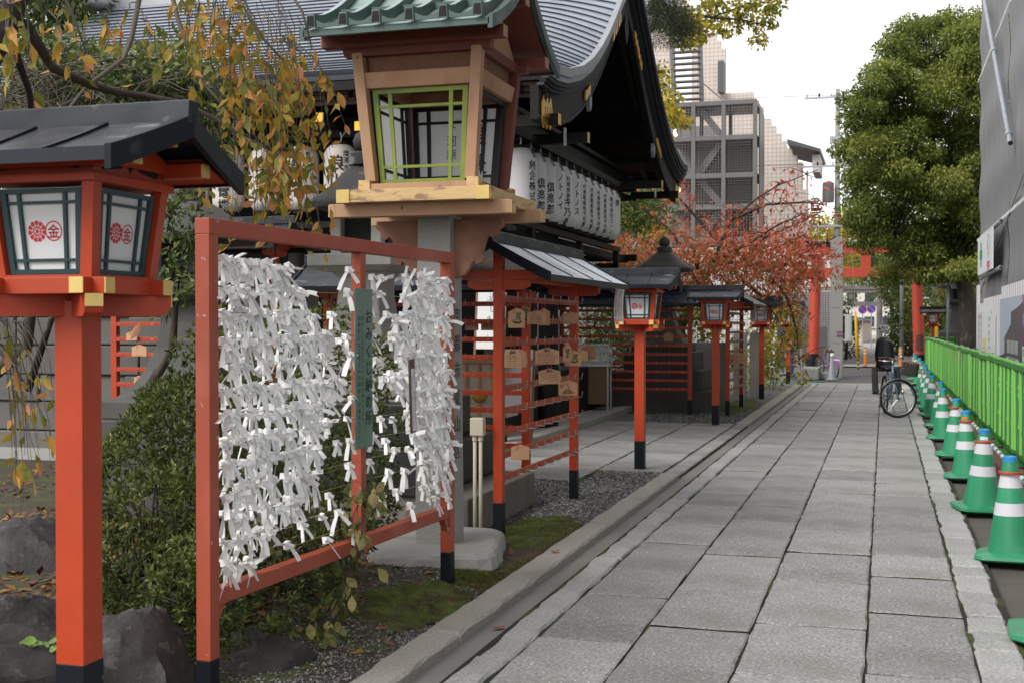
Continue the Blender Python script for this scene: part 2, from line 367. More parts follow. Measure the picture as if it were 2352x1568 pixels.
# ---- the path: long granite slabs in four columns, each a stone of its own
def stone_mesh(name, x0, x1, y0, y1, top, thick, m, jit=0.006, inset=0.010, drop=0.006, n=5, tilt=0.003):
    """one slab: wavering outline, worn arris, sides going down"""
    cx, cy = (x0 + x1) / 2, (y0 + y1) / 2
    ring = []
    def side(a, b_, k):
        for i in range(k):
            t = i / k; ring.append((a[0] + (b_[0] - a[0]) * t + rnd.uniform(-jit, jit), a[1] + (b_[1] - a[1]) * t + rnd.uniform(-jit, jit)))
    ny = max(3, int((y1 - y0) / 0.14)); nx = max(2, int((x1 - x0) / 0.14))
    side((x0, y0), (x1, y0), nx); side((x1, y0), (x1, y1), ny); side((x1, y1), (x0, y1), nx); side((x0, y1), (x0, y0), ny)
    k = len(ring); ax, ay = rnd.uniform(-tilt, tilt), rnd.uniform(-tilt, tilt); dz = rnd.uniform(-0.003, 0.003)
    h = lambda x, y: top + dz + ax * (x - cx) + ay * (y - cy)
    V = []
    for x, y in ring:
        V.append((x - cx, y - cy, -thick))
    for x, y in ring: V.append((x - cx, y - cy, h(x, y) - drop * rnd.uniform(0.6, 1.6)))
    for x, y in ring:
        q = inset * rnd.uniform(0.6, 1.5); dx, dy = cx - x, cy - y
        sx = max(0, 1 - q / max(0.02, (x1 - x0) / 2)); sy = max(0, 1 - q / max(0.02, (y1 - y0) / 2))
        V.append((-dx * sx, -dy * sy, h(x, y)))
    F = [(i, (i + 1) % k, k + (i + 1) % k, k + i) for i in range(k)] + [(k + i, k + (i + 1) % k, 2 * k + (i + 1) % k, 2 * k + i) for i in range(k)]
    F.append(tuple(range(2 * k, 3 * k)))
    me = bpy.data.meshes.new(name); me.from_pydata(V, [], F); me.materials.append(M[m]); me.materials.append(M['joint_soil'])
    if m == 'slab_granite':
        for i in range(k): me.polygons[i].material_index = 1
    return me, (cx, cy, 0)
path = holder('path')
b = MB(); b.grid(lambda u, v: (-1.94 + 2.62 * u, 0.8 + 34.6 * v, -0.014), 1, 1)
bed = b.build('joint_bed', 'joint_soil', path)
XB = [-1.727, -1.216, -0.67, -0.08, 0.43]
for c in range(4):
    y = 1.2 + rnd.uniform(0, 0.8)
    x0, x1 = XB[c] + 0.0065, XB[c + 1] - 0.0065
    while y < 35.2:
        L = rnd.choice((0.82, 0.95, 1.02, 1.08, 1.18, 1.32)) * rnd.uniform(0.96, 1.04)
        y1 = min(35.25, y + L)
        if y1 - y > 0.2:
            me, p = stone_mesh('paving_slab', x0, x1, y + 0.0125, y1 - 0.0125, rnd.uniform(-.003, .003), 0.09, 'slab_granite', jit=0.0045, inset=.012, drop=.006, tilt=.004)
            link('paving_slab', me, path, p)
        y = y1
edging = holder('path_edging')
for x0, x1, lo, hi in ((-1.915, -1.733, 0.5, 1.1), (0.438, 0.655, 0.34, 0.72)):
    y = 1.0
    while y < 35:
        y1 = y + rnd.uniform(lo, hi)
        me, p = stone_mesh('edge_stone', x0 + rnd.uniform(0, .012), x1 - rnd.uniform(0, .015), y + 0.009, y1 - 0.009, 0.002, 0.07, 'edge_granite', jit=0.010, inset=0.012, drop=0.010, tilt=0.012)
        link('edge_stone', me, edging, p); y = y1
kerb = holder('kerb')
for ya, yb in ((0.8, 2.55), (2.56, 5.98), (6.0, 9.55), (9.56, 13.1), (20.1, 23.6), (23.61, 27.1), (27.11, 30.6), (30.61, 33.6)):
    me, p = stone_mesh('kerb_stone', -2.275, -2.075, ya, yb, 0.040, 0.10, 'kerb_granite', jit=0.005, inset=0.015, drop=0.012, tilt=0.0)
    link('kerb_stone', me, kerb, p)
for i in range(7):
    me, p = stone_mesh('kerb_stone', -2.275, -2.085, 13.14 + i, 14.13 + i - (0.04 if i == 6 else 0), 0.022, 0.10, 'slab_granite', jit=0.005, inset=0.012, drop=0.010)
    link('kerb_stone', me, kerb, p)
# ---- paved strip in front of the shrine hall and the stone edge of its platform
court = holder('shrine_pavement')
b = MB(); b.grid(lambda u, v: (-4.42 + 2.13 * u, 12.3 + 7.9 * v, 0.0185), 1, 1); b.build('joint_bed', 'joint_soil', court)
for c, (x0, x1) in enumerate(((-4.40, -3.72), (-3.71, -3.02), (-3.01, -2.29))):
    y = 12.32 if c < 2 else 13.3
    while y < 20:
        y1 = min(20.1, y + rnd.uniform(0.75, 1.25))
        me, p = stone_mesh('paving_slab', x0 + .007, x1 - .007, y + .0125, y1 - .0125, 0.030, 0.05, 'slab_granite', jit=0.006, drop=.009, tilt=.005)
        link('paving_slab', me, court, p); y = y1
plat = holder('shrine_platform')
for i in range(5):
    me, p = stone_mesh('edge_stone', -4.66, -4.43, 12.4 + i * 2.5, 14.88 + i * 2.5, 0.13, 0.12, 'kerb_granite', jit=0.004, inset=0.012, drop=0.010, tilt=0)
    link('edge_stone', me, plat, p)
b = MB(); b.box((-9.0, 18.8, 0.055), (8.66, 12.6, 0.11)); b.build('platform_slab', 'granite', plat)
# narrow drain and step where the slabs end
b = MB(); b.box((-0.7, 35.42, -0.03), (3.6, 0.16, 0.03)); struct('drain_channel', b, 'black_paint')
b = MB(); b.box((-0.7, 35.72, -0.045), (4.4, 0.4, 0.07)); struct('step', b, 'kerb_granite', bevel=0.01)

# ---- gravel, moss, leaf litter: nobody could count them
def pebbles(name, pts, r0, r1, m, tone_mats=None):
    n = len(pts); base = np.array([(1, 0, 0), (-.5, .87, 0), (-.5, -.87, 0), (0.1, 0, .8), (0, 0.1, -.8)], float)
    f = np.array([(0, 1, 3), (1, 2, 3), (2, 0, 3), (1, 0, 4), (2, 1, 4), (0, 2, 4)])
    s = rng.uniform(r0, r1, n)[:, None, None]; a = rng.uniform(0, 6.28, n)
    B = np.repeat(base[None], n, 0) * rng.uniform(0.6, 1.3, (n, 5, 1)); B[:, :, 2] *= 0.75
    ca, sa = np.cos(a)[:, None], np.sin(a)[:, None]
    X = B[:, :, 0] * ca - B[:, :, 1] * sa; Y = B[:, :, 0] * sa + B[:, :, 1] * ca
    V = np.stack([X, Y, B[:, :, 2]], 2) * s + np.asarray(pts)[:, None, :]
    F = (np.arange(n)[:, None, None] * 5 + f[None]).reshape(-1, 3)
    return np_mesh(name, V.reshape(-1, 3), F, m, np.repeat(rng.uniform(0, 1, n), 6), kind='stuff')
leaf_mat('pebble', [(0.06, 0.06, 0.062), (0.13, 0.13, 0.13), (0.19, 0.185, 0.18), (0.34, 0.33, 0.32)], 0.8, 0.0)
pts = []
while len(pts) < 9000:
    x, y = rnd.uniform(-4.4, -2.28), rnd.uniform(9.3, 13.3)
    if (x < -2.95 and y > 12.3) or (x < -3.0 and y < 10.6): continue
    if y < 10.2 and rnd.random() > (y - 9.2): continue
    pts.append((x, y, 0.018 + rnd.uniform(0, 0.008)))
pebbles('gravel', pts, 0.008, 0.021, 'pebble')
pts = [(rnd.uniform(-3.9, -2.28), rnd.uniform(20.2, 26), 0.02) for _ in range(4500)]
pebbles('gravel', pts, 0.012, 0.026, 'pebble')
pts = []
while len(pts) < 6500:
    x, y = -2.29 - abs(rnd.gauss(0, 0.45)), rnd.uniform(4.2, 7.6)
    if x > -3.6: pts.append((x, y, gz(x, y) + 0.003))
pebbles('gravel', pts, 0.004, 0.013, 'pebble')

def moss_patch(cx, cy, rx, ry, h, name='moss', n=46):
    def fn(u, v):
        x, y = (u * 2 - 1), (v * 2 - 1)
        r = math.hypot(x, y); k = max(0.0, 1 - (r * (1 + 0.28 * hnoise(x * 3 + cx, y * 3 + cy))) ** 2.2)
        X, Y = cx + x * rx, cy + y * ry
        base = gz(X, Y) if Y < 9.38 else 0.012
        return (X, Y, base - 0.012 + min(1, k * 3.0) * 0.014 + h * k * (0.75 + 0.35 * hnoise(X * 9, Y * 9)) + 0.004 * hnoise(X * 40, Y * 40))
    b = MB(); b.grid(fn, n, n); o = b.build(name, 'moss', smooth=True); o['kind'] = 'stuff'
moss_patch(-2.55, 6.55, 0.34, 0.62, 0.035)
moss_patch(-2.62, 9.35, 0.36, 0.85, 0.03)
moss_patch(-2.45, 7.35, 0.22, 0.35, 0.02)
moss_patch(-2.75, 24.5, 0.42, 2.6, 0.04)
moss_patch(-3.9, 22.2, 1.4, 0.22, 0.03)
leaf_mat('dry_grass', [(0.10, 0.075, 0.03), (0.17, 0.13, 0.055), (0.09, 0.10, 0.03)], 0.8, 0.1)
pts = [(-2.29 - abs(rnd.gauss(0, .035)), rnd.uniform(7.0, 9.6), 0.02) for _ in range(1300)] + [(-2.5 + rnd.gauss(0, .07), 7.08 + rnd.gauss(0, .06), 0.02) for _ in range(250)]
leaves('grass', pts, 0.045, 'dry_grass', rng.uniform(0, 1, len(pts)), droop=-0.9, ratio=0.08)

leaf_mat('moss_tuft', [(0.045, 0.060, 0.010), (0.085, 0.115, 0.014), (0.13, 0.15, 0.025)], 0.9, 0.2)
pts = []
for cx, cy, rx, ry in ((-2.55, 6.55, 0.30, 0.55), (-2.62, 9.35, 0.30, 0.75), (-2.45, 7.35, 0.18, 0.28)):
    for _ in range(2600):
        a, r = rnd.uniform(0, 6.283), rnd.random() ** .5
        x, y = cx + math.cos(a) * rx * r, cy + math.sin(a) * ry * r; pts.append((x, y, (gz(x, y) if y < 9.38 else .012) + .004 + .03 * (1 - r * r)))
leaves('moss_tufts', pts, 0.016, 'moss_tuft', rng.uniform(0, 1, len(pts)), droop=-1.2, ratio=0.25)
leaf_mat('litter', [(0.075, 0.030, 0.016), (0.15, 0.062, 0.028), (0.20, 0.105, 0.04), (0.30, 0.16, 0.03)], 0.6, 0.05)
def litter(n, fx, fy, zf, size):
    out = []
    for _ in range(n):
        x, y = fx(), fy(); out.append((x, y, zf(x, y) + 0.008))
    d = rng.normal(size=(n, 3)) * (1, 1, 0.12)
    leaves('leaf_litter', out, size, 'litter', rng.uniform(0, 1, n), droop=0, ratio=0.5, up=5, dirs=d)
litter(2600, lambda: rnd.uniform(-7.0, -2.9), lambda: rnd.uniform(4.5, 9.2), gz, 0.085)
litter(500, lambda: rnd.uniform(-9, -4.8), lambda: rnd.uniform(9.2, 12.8), lambda x, y: 0.014, 0.085)
litter(120, lambda: rnd.uniform(-3.2, -2.3), lambda: rnd.uniform(5.2, 8.5), gz, 0.07)
litter(90, lambda: rnd.uniform(-4.2, -2.3), lambda: rnd.uniform(20.5, 33), lambda x, y: 0.02, 0.08)
leaf_mat('red_leaf', [(0.40, 0.055, 0.02), (0.32, 0.10, 0.03)], 0.55, 0.1)
def flat_leaf(L, W):
    b = MB(); b.grid(lambda u, v: ((v - .5) * W * 2 * math.sin(PI * min(1, u * 0.97 + 0.015)) ** 0.8, (u - .5) * L, 0.006 + 0.3 * W * abs(v - .5) + 0.08 * L * (u - .5) ** 2 * 4), 6, 2)
    return b.mesh('fallen_leaf', 'red_leaf', smooth=True)
fl = flat_leaf(0.085, 0.024)
for x, y, lab in ((-1.98, 6.35, 'small orange leaf lying in the concrete gutter near the bottom of the picture'), (-2.18, 8.3, 'brown leaf lying on the kerb stone by the granite lantern base'), (-1.75, 27.4, 'red leaf on the paving by the gutter far down the path'), (-1.62, 25.2, 'red leaf on the left paving column level with the granite gate posts'), (-1.2, 22.5, 'red leaf on a joint of the paving level with the bicycle'), (-1.65, 21.4, 'red leaf on the left paving column before the small far rack'), (-1.95, 25.9, 'red leaf lying in the gutter beside the moss'), (-0.62, 30.4, 'red leaf on the middle slabs farthest down the path'), (-0.95, 24.3, 'red leaf on the slabs behind the bicycle, left of it'), (-1.8, 29.6, 'red leaf beside the gutter near the end of the kerb')):
    z = -0.018 if -2.06 < x < -1.92 else (0.042 if x < -2.06 else 0.003)
    o = link('fallen_leaf', fl, None, (x, y, z + 0.002), (0.05, 0.1, rnd.uniform(0, 6)))
    tag(o, lab, 'leaf', 'fallen leaves on the paving')
# ================================================================ vermilion garden lanterns
class Face:
    """one flared side of a lantern box: (u,v) in 0..1 and t outward -> local point"""
    def __init__(s, k, b0, b1, z0, z1, mid=0.0):
        s.a = k * PI / 2; s.b0, s.b1, s.z0, s.z1 = b0, b1, z0, z1
    def p(s, u, v, t=0.0):
        h = s.b0 + (s.b1 - s.b0) * v; x = (u * 2 - 1) * h; y = -(h + t); z = s.z0 + (s.z1 - s.z0) * v
        c, q = math.cos(s.a), math.sin(s.a)
        return Vector((x * c - y * q, x * q + y * c, z))
    def bar(s, b, u0, u1, v0, v1, t0, t1, m=None):
        pts = [s.p(u0, v0, t1), s.p(u1, v0, t1), s.p(u1, v0, t0), s.p(u0, v0, t0), s.p(u0, v1, t1), s.p(u1, v1, t1), s.p(u1, v1, t0), s.p(u0, v1, t0)]
        b.hexa(pts, m)

def crest(b, put, r, cx, cy):
    """round rosette crest on the left, ring with the character on the right; put(x, y) maps flat metres to the panel"""
    def poly(pts): b.add([put(x, y) for x, y in pts], [tuple(range(len(pts)))], None)
    X = cx + r * 0.98; n = 28
    for i in range(n):
        a0, a1 = 2 * PI * i / n, 2 * PI * (i + 1) / n
        poly([(X + math.cos(a0) * r * .86, cy + math.sin(a0) * r * .86), (X + math.cos(a0) * r, cy + math.sin(a0) * r), (X + math.cos(a1) * r, cy + math.sin(a1) * r), (X + math.cos(a1) * r * .86, cy + math.sin(a1) * r * .86)])
    s = r * 1.42
    vs, fs, _ = glyph('金', 0.0)
    for ox, oy in ((-.018, 0), (.018, 0), (0, .016), (0, -.016)): b.add([put(X + (x - .5 + ox) * s, cy + (y - .40 + oy) * s) for x, y in vs], fs, None)
    X = cx - r * 0.92; k = 11
    for i in range(k):                                                # petals with a curl cut out of each
        a = PI / 2 + 2 * PI * i / k; c_, s_ = math.cos(a), math.sin(a); w_ = 2 * PI / k * 0.455
        for (r0, r1, e) in ((0.62, 1.06, 1.0), (0.30, 0.57, 0.92)):
            ring = []
            for q in range(9):
                t = -1 + q / 4.0; ring.append((r * (r1 - 0.10 * t * t), a + w_ * e * t))
            inn = [(r * r0, a + w_ * e * 0.8), (r * r0, a - w_ * e * 0.8)]
            poly([(X + rr * math.cos(t), cy + rr * math.sin(t)) for rr, t in ring + inn])
    poly([(X + r * .26 * math.cos(t * PI / 5) * (1 if t % 2 == 0 else .6), cy + r * .30 * math.sin(t * PI / 5) * (1 if t % 2 == 0 else .6)) for t in range(10)])

def make_lantern(label):
    t = thing('shrine_lantern', label, 'lantern', (0, 0, 0), 0, 'vermilion garden lanterns along the path')
    MB().box((0, 0, 0.97), (0.107, 0.107, 1.26)).build('post', 'vermilion', t, bevel=0.004)
    MB().box((0, 0, 0.07), (0.109, 0.109, 0.54)).build('post_base', 'black_paint', t, bevel=0.004)
    for k, dz in ((PI / 4, 0.0), (-PI / 4, 0.0)):                      # crossed diagonal arms
        c, s = math.cos(k), math.sin(k); L = 0.30
        prof = [(-L, .03), (-L + .012, .012), (-L + .045, 0), (L - .045, 0), (L - .012, .012), (L, .03), (L, .072), (-L, .072)]
        o = MB().prism(prof, (-s * -0.028, c * -0.028, 1.545 + (0.001 if k > 0 else 0)), (c, s, 0), (0, 0, 1), (-s * .056, c * .056, 0)).build('crossbeam', 'vermilion', t)
        for sg in (-1, 1): MB().box((sg * (L + .002) * c, sg * (L + .002) * s, 1.5965), (0.004, 0.054, 0.040), None, k).build('end_cap', 'yellow_cap', o)
    for s in (-1, 1):                                                 # base frame: four crossing rails with yellow ends
        for ax in (0, 1):
            dim = (0.47, 0.050, 0.052) if ax == 0 else (0.050, 0.47, 0.050)
            pos = (0, s * 0.165, 1.643) if ax == 0 else (s * 0.165, 0, 1.643)
            o = MB().box(pos, dim).build('base_rail', 'vermilion', t, bevel=0.002)
            for q in (-1, 1): MB().box((q * 0.2365, s * 0.165, 1.643) if ax == 0 else (s * 0.165, q * 0.2365, 1.643), (0.004, 0.050, 0.050) if ax == 0 else (0.050, 0.004, 0.050)).build('end_cap', 'yellow_cap', o)
    MB().box((0, 0, 1.6725), (0.36, 0.36, 0.010)).build('floor_board', 'vermilion', t)
    for k in range(4):
        f = Face(k, 0.168, 0.198, 1.672, 1.966)
        pm = MB(); f.bar(pm, 0.10, 0.90, 0.02, 0.96, -0.022, -0.016)
        pan = pm.build('paper_panel', 'panel_paper', t)
        lm = MB(); tb = -0.0165
        for u0, u1 in ((0.11, 0.165), (0.835, 0.89)): f.bar(lm, u0, u1, 0.03, 0.95, tb, -0.002)
        for v0, v1 in ((0.03, 0.08), (0.90, 0.95)): f.bar(lm, 0.165, 0.835, v0, v1, tb, -0.003)
        for u0, u1 in ((0.262, 0.295), (0.705, 0.738)): f.bar(lm, u0, u1, 0.08, 0.90, tb, -0.006)
        for v0, v1 in ((0.165, 0.195), (0.785, 0.815)):
            for u0, u1 in ((0.165, 0.262), (0.295, 0.705), (0.738, 0.835)): f.bar(lm, u0, u1, v0, v1, tb, -0.006)
        lm.build('lattice', 'teal_lattice', pan)
        cm = MB(); W, H = 0.366, 0.294
        crest(cm, lambda x, y, f=f: f.p(0.5 + x / W, 0.5 + y / H, -0.0152), 0.0325, 0, -0.002)
        cm.build('crest', 'crest_red', pan)
    for sx in (-1, 1):                                                # corner posts leaning out
        for sy in (-1, 1):
            a, z0, b_, z1 = 0.160, 1.670, 0.190, 1.97
            q = 0.021
            pts = [(sx * a + i * q, sy * a + j * q, z0) for i, j in ((-1, -1), (1, -1), (1, 1), (-1, 1))] + [(sx * b_ + i * q, sy * b_ + j * q, z1) for i, j in ((-1, -1), (1, -1), (1, 1), (-1, 1))]
            MB().hexa(pts).build('corner_post', 'vermilion', t)
    MB().box((0, 0, 1.981), (0.45, 0.45, 0.026)).build('head_rail', 'vermilion', t, bevel=0.002)
    fr = MB()                                                          # openwork frieze
    for k in range(4):
        f = Face(k, 0.202, 0.206, 1.994, 2.060)
        f.bar(fr, 0, 1, 0, 1, -0.012, -0.002)
    fz = fr.build('frieze', 'vermilion', t)
    cut = MB()
    for k in range(4):
        f = Face(k, 0.202, 0.206, 1.994, 2.060)
        for sg in (-1, 1):
            pts = [(0.5 + sg * 0.10, .5), (0.5 + sg * 0.13, .42), (0.5 + sg * 0.36, .22), (0.5 + sg * .40, .38), (0.5 + sg * .40, .72), (0.5 + sg * .36, .8), (0.5 + sg * .13, .58)]
            cut.add([f.p(u, v, -0.0012) for u, v in pts], [tuple(range(len(pts)))] if sg > 0 else [tuple(range(len(pts)))[::-1]])
        pts = [(.5, .25), (.535, .5), (.5, .75), (.465, .5)]; cut.add([f.p(u, v, -0.0012) for u, v in pts], [(0, 1, 2, 3)])
    cut.build('frieze_opening', 'dark_void', fz)
    # roof: gable along x, verge slanting in towards the eaves
    yb, xe, xr, ze, zr = 0.375, 0.375, 0.415, 2.038, 2.185
    sl = lambda q: ze + (zr - ze) * ((1 - q) * 0.88 + 0.12 * (1 - q) ** 2)       # q: 0 ridge .. 1 eave
    for s in (-1, 1):
        for i in range(3):
            u0, u1 = -1 + 2 * i / 3, -1 + 2 * (i + 1) / 3
            def fn(u, v, s=s, u0=u0, u1=u1):
                q = v; h = xr + (xe - xr) * q
                return ((u0 + (u1 - u0) * u) * h, s * q * yb, sl(q))
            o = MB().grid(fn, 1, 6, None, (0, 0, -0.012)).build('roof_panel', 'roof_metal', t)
            if i:
                sm = MB(); h = lambda q: (u0) * (xr + (xe - xr) * q)
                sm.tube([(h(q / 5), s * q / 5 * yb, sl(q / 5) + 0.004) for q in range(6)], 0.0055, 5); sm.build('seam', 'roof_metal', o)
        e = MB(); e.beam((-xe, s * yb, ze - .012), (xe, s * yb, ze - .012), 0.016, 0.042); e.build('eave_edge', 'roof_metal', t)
        soff = MB(); soff.grid(lambda u, v, s=s: ((u * 2 - 1) * (xe - .03), s * (0.205 + (yb - .215) * v), sl(0.55 + 0.43 * v) - 0.018), 1, 2, None, (0, 0, -0.008)); soff.build('soffit', 'vermilion', t)
    for s in (-1, 1):
        for sy in (-1, 1):
            bb = MB(); n = 6
            for i in range(n):
                q0, q1 = i / n, (i + 1) / n
                p = []
                for q in (q0, q1):
                    x = s * ((xr + (xe - xr) * q) + 0.004); y = sy * q * (yb + .02); z = sl(q)
                    for dx, dz in ((0, .012), (0.022 * s, .012), (0.022 * s, -.062), (0, -.062)): p.append(Vector((x + dx, y, z + dz)))
                bb.add(p, [(0, 1, 5, 4), (1, 2, 6, 5), (2, 3, 7, 6), (3, 0, 4, 7)] + ([(0, 3, 2, 1)] if i == 0 else []) + ([(4, 5, 6, 7)] if i == n - 1 else []))
            bb.build('bargeboard', 'black_paint', t)
        g = MB(); g.prism([(-0.30, 2.030), (0.30, 2.030), (.22, 2.055), (.11, 2.098), (0, 2.155), (-.11, 2.098), (-.22, 2.055)], (s * 0.21, 0, 0), (0, 1, 0), (0, 0, 1), (s * 0.012, 0, 0)); g.build('gable_board', 'vermilion', t)
    for y, z in ((0, 2.118), (-0.20, 2.038), (0.20, 2.038)):
        o = MB().box((0, y, z), (0.72, 0.052, 0.046)).build('purlin', 'vermilion', t)
        e = MB()
        for s in (-1, 1): e.box((s * 0.362, y, z), (0.004, 0.050, 0.044))
        e.build('end_cap', 'yellow_cap', o)
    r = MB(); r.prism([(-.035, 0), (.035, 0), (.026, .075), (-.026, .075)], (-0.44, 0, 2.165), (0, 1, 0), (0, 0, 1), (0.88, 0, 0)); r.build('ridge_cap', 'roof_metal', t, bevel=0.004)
    return t
L0 = make_lantern('large vermilion lantern with black roof nearest the camera, left of the paper frame')
L0.location = (-2.57, 3.54, 0.10)
for k in [o for o in bpy.data.objects if o.parent == L0 and o.name.startswith('post_base')]: near_base = k
for x, y, z, lab in ((-2.575, 13.5, 0, 'second vermilion lantern on the paving just past the plaque rack with paper strip'),
                     (-2.56, 19.8, 0, 'vermilion lantern in front of the far stone lantern, third along the path'),
                     (-2.53, 27.2, 0, 'vermilion lantern beside the granite gate posts under the red tree'),
                     (-2.5, 34.5, 0, 'vermilion lantern half hidden by hanging green leaves near the torii'),
                     (1.62, 45.5, 0, 'vermilion lantern beside the right pillar of the red torii')):
    c = copy_tree(L0); c.location = (x, y, z); c['label'] = lab
near_base.location.z = 0.060; near_base.scale = (1.012, 1.012, 1)

# ================================================================ fortune-tying frame
FA, FB = Vector((-2.67, 4.53, 0)), Vector((-2.54, 7.10, 0))
fdir = (FB - FA).normalized(); frz = math.atan2(fdir.y, fdir.x); FL = (FB - FA).length
t = thing('fortune_frame', 'tall faded vermilion frame strung with wires for tying paper fortunes', 'frame', FA, frz)
ZT = 2.055
for x, nm in ((0, 0), (FL, 1)):
    MB().box((x, 0, (0.24 + ZT - .066) / 2), (0.068, 0.068, ZT - 0.066 - 0.24)).build('post', 'old_vermilion', t, bevel=0.003)
    MB().box((x, 0, 0.08), (0.0675, 0.0675, 0.32)).build('post_base', 'black_paint', t, bevel=0.003)
    s = 1 if nm == 0 else -1
    MB().prism([(0, 0), (0.07, 0), (0.0, -0.085)], (x + s * 0.034, -0.02, 0.455), (s, 0, 0), (0, 0, 1), (0, 0.04, 0)).build('brace', 'old_vermilion', t)
MB().box((1.38, 0.0, (0.525 + ZT - .068) / 2), (0.058, 0.058, ZT - .068 - 0.525)).build('post', 'old_vermilion', t, bevel=0.003)
MB().box((FL / 2, 0, ZT - 0.033), (FL + 0.068, 0.070, 0.066)).build('rail', 'old_vermilion', t, bevel=0.003)
MB().box((FL / 2, 0, 0.49), (FL - 0.069, 0.058, 0.068)).build('rail', 'old_vermilion', t, bevel=0.003)
WZ = [1.885 - 0.107 * i for i in range(13)]
mat('wire', (0.22, 0.20, 0.05), 0.5)
for z in WZ:
    wm = MB()
    for a, b_ in ((0.03, 1.36), (1.40, FL - .03)): wm.tube([(a, -0.012, z), ((a + b_) / 2, -0.012, z - 0.008), (b_, -0.012, z)], 0.0016, 4)
    wm.build('wire', 'wire', t)
# green board on the middle post
mat('sign_green', (0.105, 0.185, 0.14), 0.35, col2=(0.24, 0.28, 0.28), mix=(0.42, 0.62), mscale=1.2)  # grey patches paint a reflection over the board's green
mat('ink', (0.012, 0.014, 0.014), 0.6)
sg = MB().box((1.345, -0.046, 1.395), (0.195, 0.008, 0.815)).build('signboard', 'sign_green', t, bevel=0.0015)
tm = MB(); rr = (1, 0, 0); uu = (0, 0, 1)
tm.text('おみくじ納め所', (1.395, -0.0512, 1.700), rr, uu, 0.080, None, True, gap=1.08, off=.006)
tm.text('縁みくじは結ばないでお持ち帰り下さい', (1.325, -0.0512, 1.665), rr, uu, 0.027, None, True, gap=1.12)
tm.text('お納めになる場合は社務所にお納め下さい', (1.288, -0.0512, 1.665), rr, uu, 0.027, None, True, gap=1.24)
tm.build('lettering', 'ink', sg)
# small wooden tag hung on the wires of the right bay
wt = thing('notice_tag', 'narrow brown wooden tag with a white printed notice hanging among the papers', 'tag', FA + fdir * 1.86 + Vector((.075, 0, 0)), frz)
wt.rotation_euler = (0, R(-4), frz)
mat('tag_wood', (0.10, 0.065, 0.05), 0.6, var=0.15, vscale=20, stretch=(1, 1, .2))
MB().box((0, -0.05, 1.235), (0.068, 0.010, 0.40)).build('board', 'tag_wood', wt, bevel=0.002)
nl = MB().box((0.002, -0.0562, 1.215), (0.042, 0.002, 0.34)).build('paper_slip', 'paper_white', wt)
nm_ = MB()
nm_.text('「縁みくじ」は縁の香りがいたします', (0.012, -0.0574, 1.372), rr, uu, 0.0150, None, True, gap=1.08)
nm_.text('葉などとしてお使いいただけますので', (-0.006, -0.0574, 1.345), rr, uu, 0.0150, None, True, gap=1.08)
nm_.build('lettering', 'ink', nl)
sm = MB(); sm.tube([(0, -0.05, 1.425), (-.02, -.045, 1.455), (0, -.04, 1.47), (.02, -.045, 1.45), (0.002, -.05, 1.42)], 0.0018, 4); sm.build('string', 'wire', wt)

# ---------------------------------------------------------------- tied paper fortunes
mat('fortune_paper', (0.86, 0.86, 0.86), 0.6, var=0.05, vscale=14, rand=0.05, spec=0.25, trans=0.0)
def strip(b, p0, d0, side, L, W, curl, n=4):
    """a folded paper band leaving p0 along d0 and falling off"""
    p = Vector(p0); d = Vector(d0).normalized(); s = Vector(side).normalized()
    L1 = []; R1 = []
    for i in range(n + 1):
        w = W * (0.55 + 0.55 * min(1, i / 1.6))
        L1.append(p - s * w / 2); R1.append(p + s * w / 2)
        p = p + d * (L / n); d = (d + Vector((0, 0, -curl))).normalized()
        s = (s - d * s.dot(d)).normalized()
    nrm = d.cross(s).normalized() * 0.0016
    k = n + 1
    vs = L1 + R1 + [v + nrm for v in L1] + [v + nrm for v in R1]
    fs = [(i, i + 1, k + i + 1, k + i) for i in range(n)] + [(2 * k + i, 3 * k + i, 3 * k + i + 1, 2 * k + i + 1) for i in range(n)]
    fs += [(i, 2 * k + i, 2 * k + i + 1, i + 1) for i in range(n)] + [(k + i, k + i + 1, 3 * k + i + 1, 3 * k + i) for i in range(n)] + [(n, 2 * k + n, 3 * k + n, k + n)]
    b.add(vs, fs)
def fortune_mesh(r_, kind):
    b = MB(); W = r_.uniform(0.0145, 0.021)
    kx = r_.uniform(-.2, .2)
    b.hexa([Vector((x * W * .62 + r_.uniform(-.003, .003), y * 0.012 + r_.uniform(-.003, .003), z * 0.016 + r_.uniform(-.004, .004))) for z in (-1, 1) for x, y in ((-1, -1), (1, -1), (1, 1), (-1, 1))])
    strip(b, (-.012, -.012, .012), (0.8, -.5, -.6), (.3, 0.1, .9), 0.034, W * .9, 0.1, 2)
    n = {0: 2, 1: 2, 2: 3, 3: 4}[kind]
    for i in range(n):
        if kind == 0: a = r_.uniform(-0.35, 0.35) + (PI if i else 0) + PI / 2 * 0; d = Vector((math.cos(a) * .5, r_.uniform(-.5, .1), -1.0 if i == 0 else r_.uniform(-.9, .5)))
        elif kind == 1: d = Vector(((-1, 1)[i] * r_.uniform(.4, 1.0), r_.uniform(-.7, .2), r_.uniform(-.9, .2)))
        else:
            a = 2 * PI * i / n + r_.uniform(-.6, .6); d = Vector((math.cos(a), r_.uniform(-.9, .3), math.sin(a) * .7 - .55)) if i else Vector((r_.uniform(-.4, .4), r_.uniform(-.5, .1), -1))
        s = Vector((r_.uniform(-1, 1), r_.uniform(-.6, .6), r_.uniform(-.5, .5))).cross(d)
        if s.length < 1e-3: s = Vector((1, 0, 0))
        strip(b, (r_.uniform(-.008, .008), -.006, -.004), d, s, r_.uniform(0.06, 0.118), W, r_.uniform(0.02, 0.24))
    return b.mesh('paper_fortune', 'fortune_paper')
fr_ = random.Random(3)
FM = [fortune_mesh(fr_, k) for k in (0, 0, 0, 0, 0, 1, 1, 1, 1, 1, 2, 2, 2, 2, 2, 3, 3, 3, 3, 3)]
spots = []
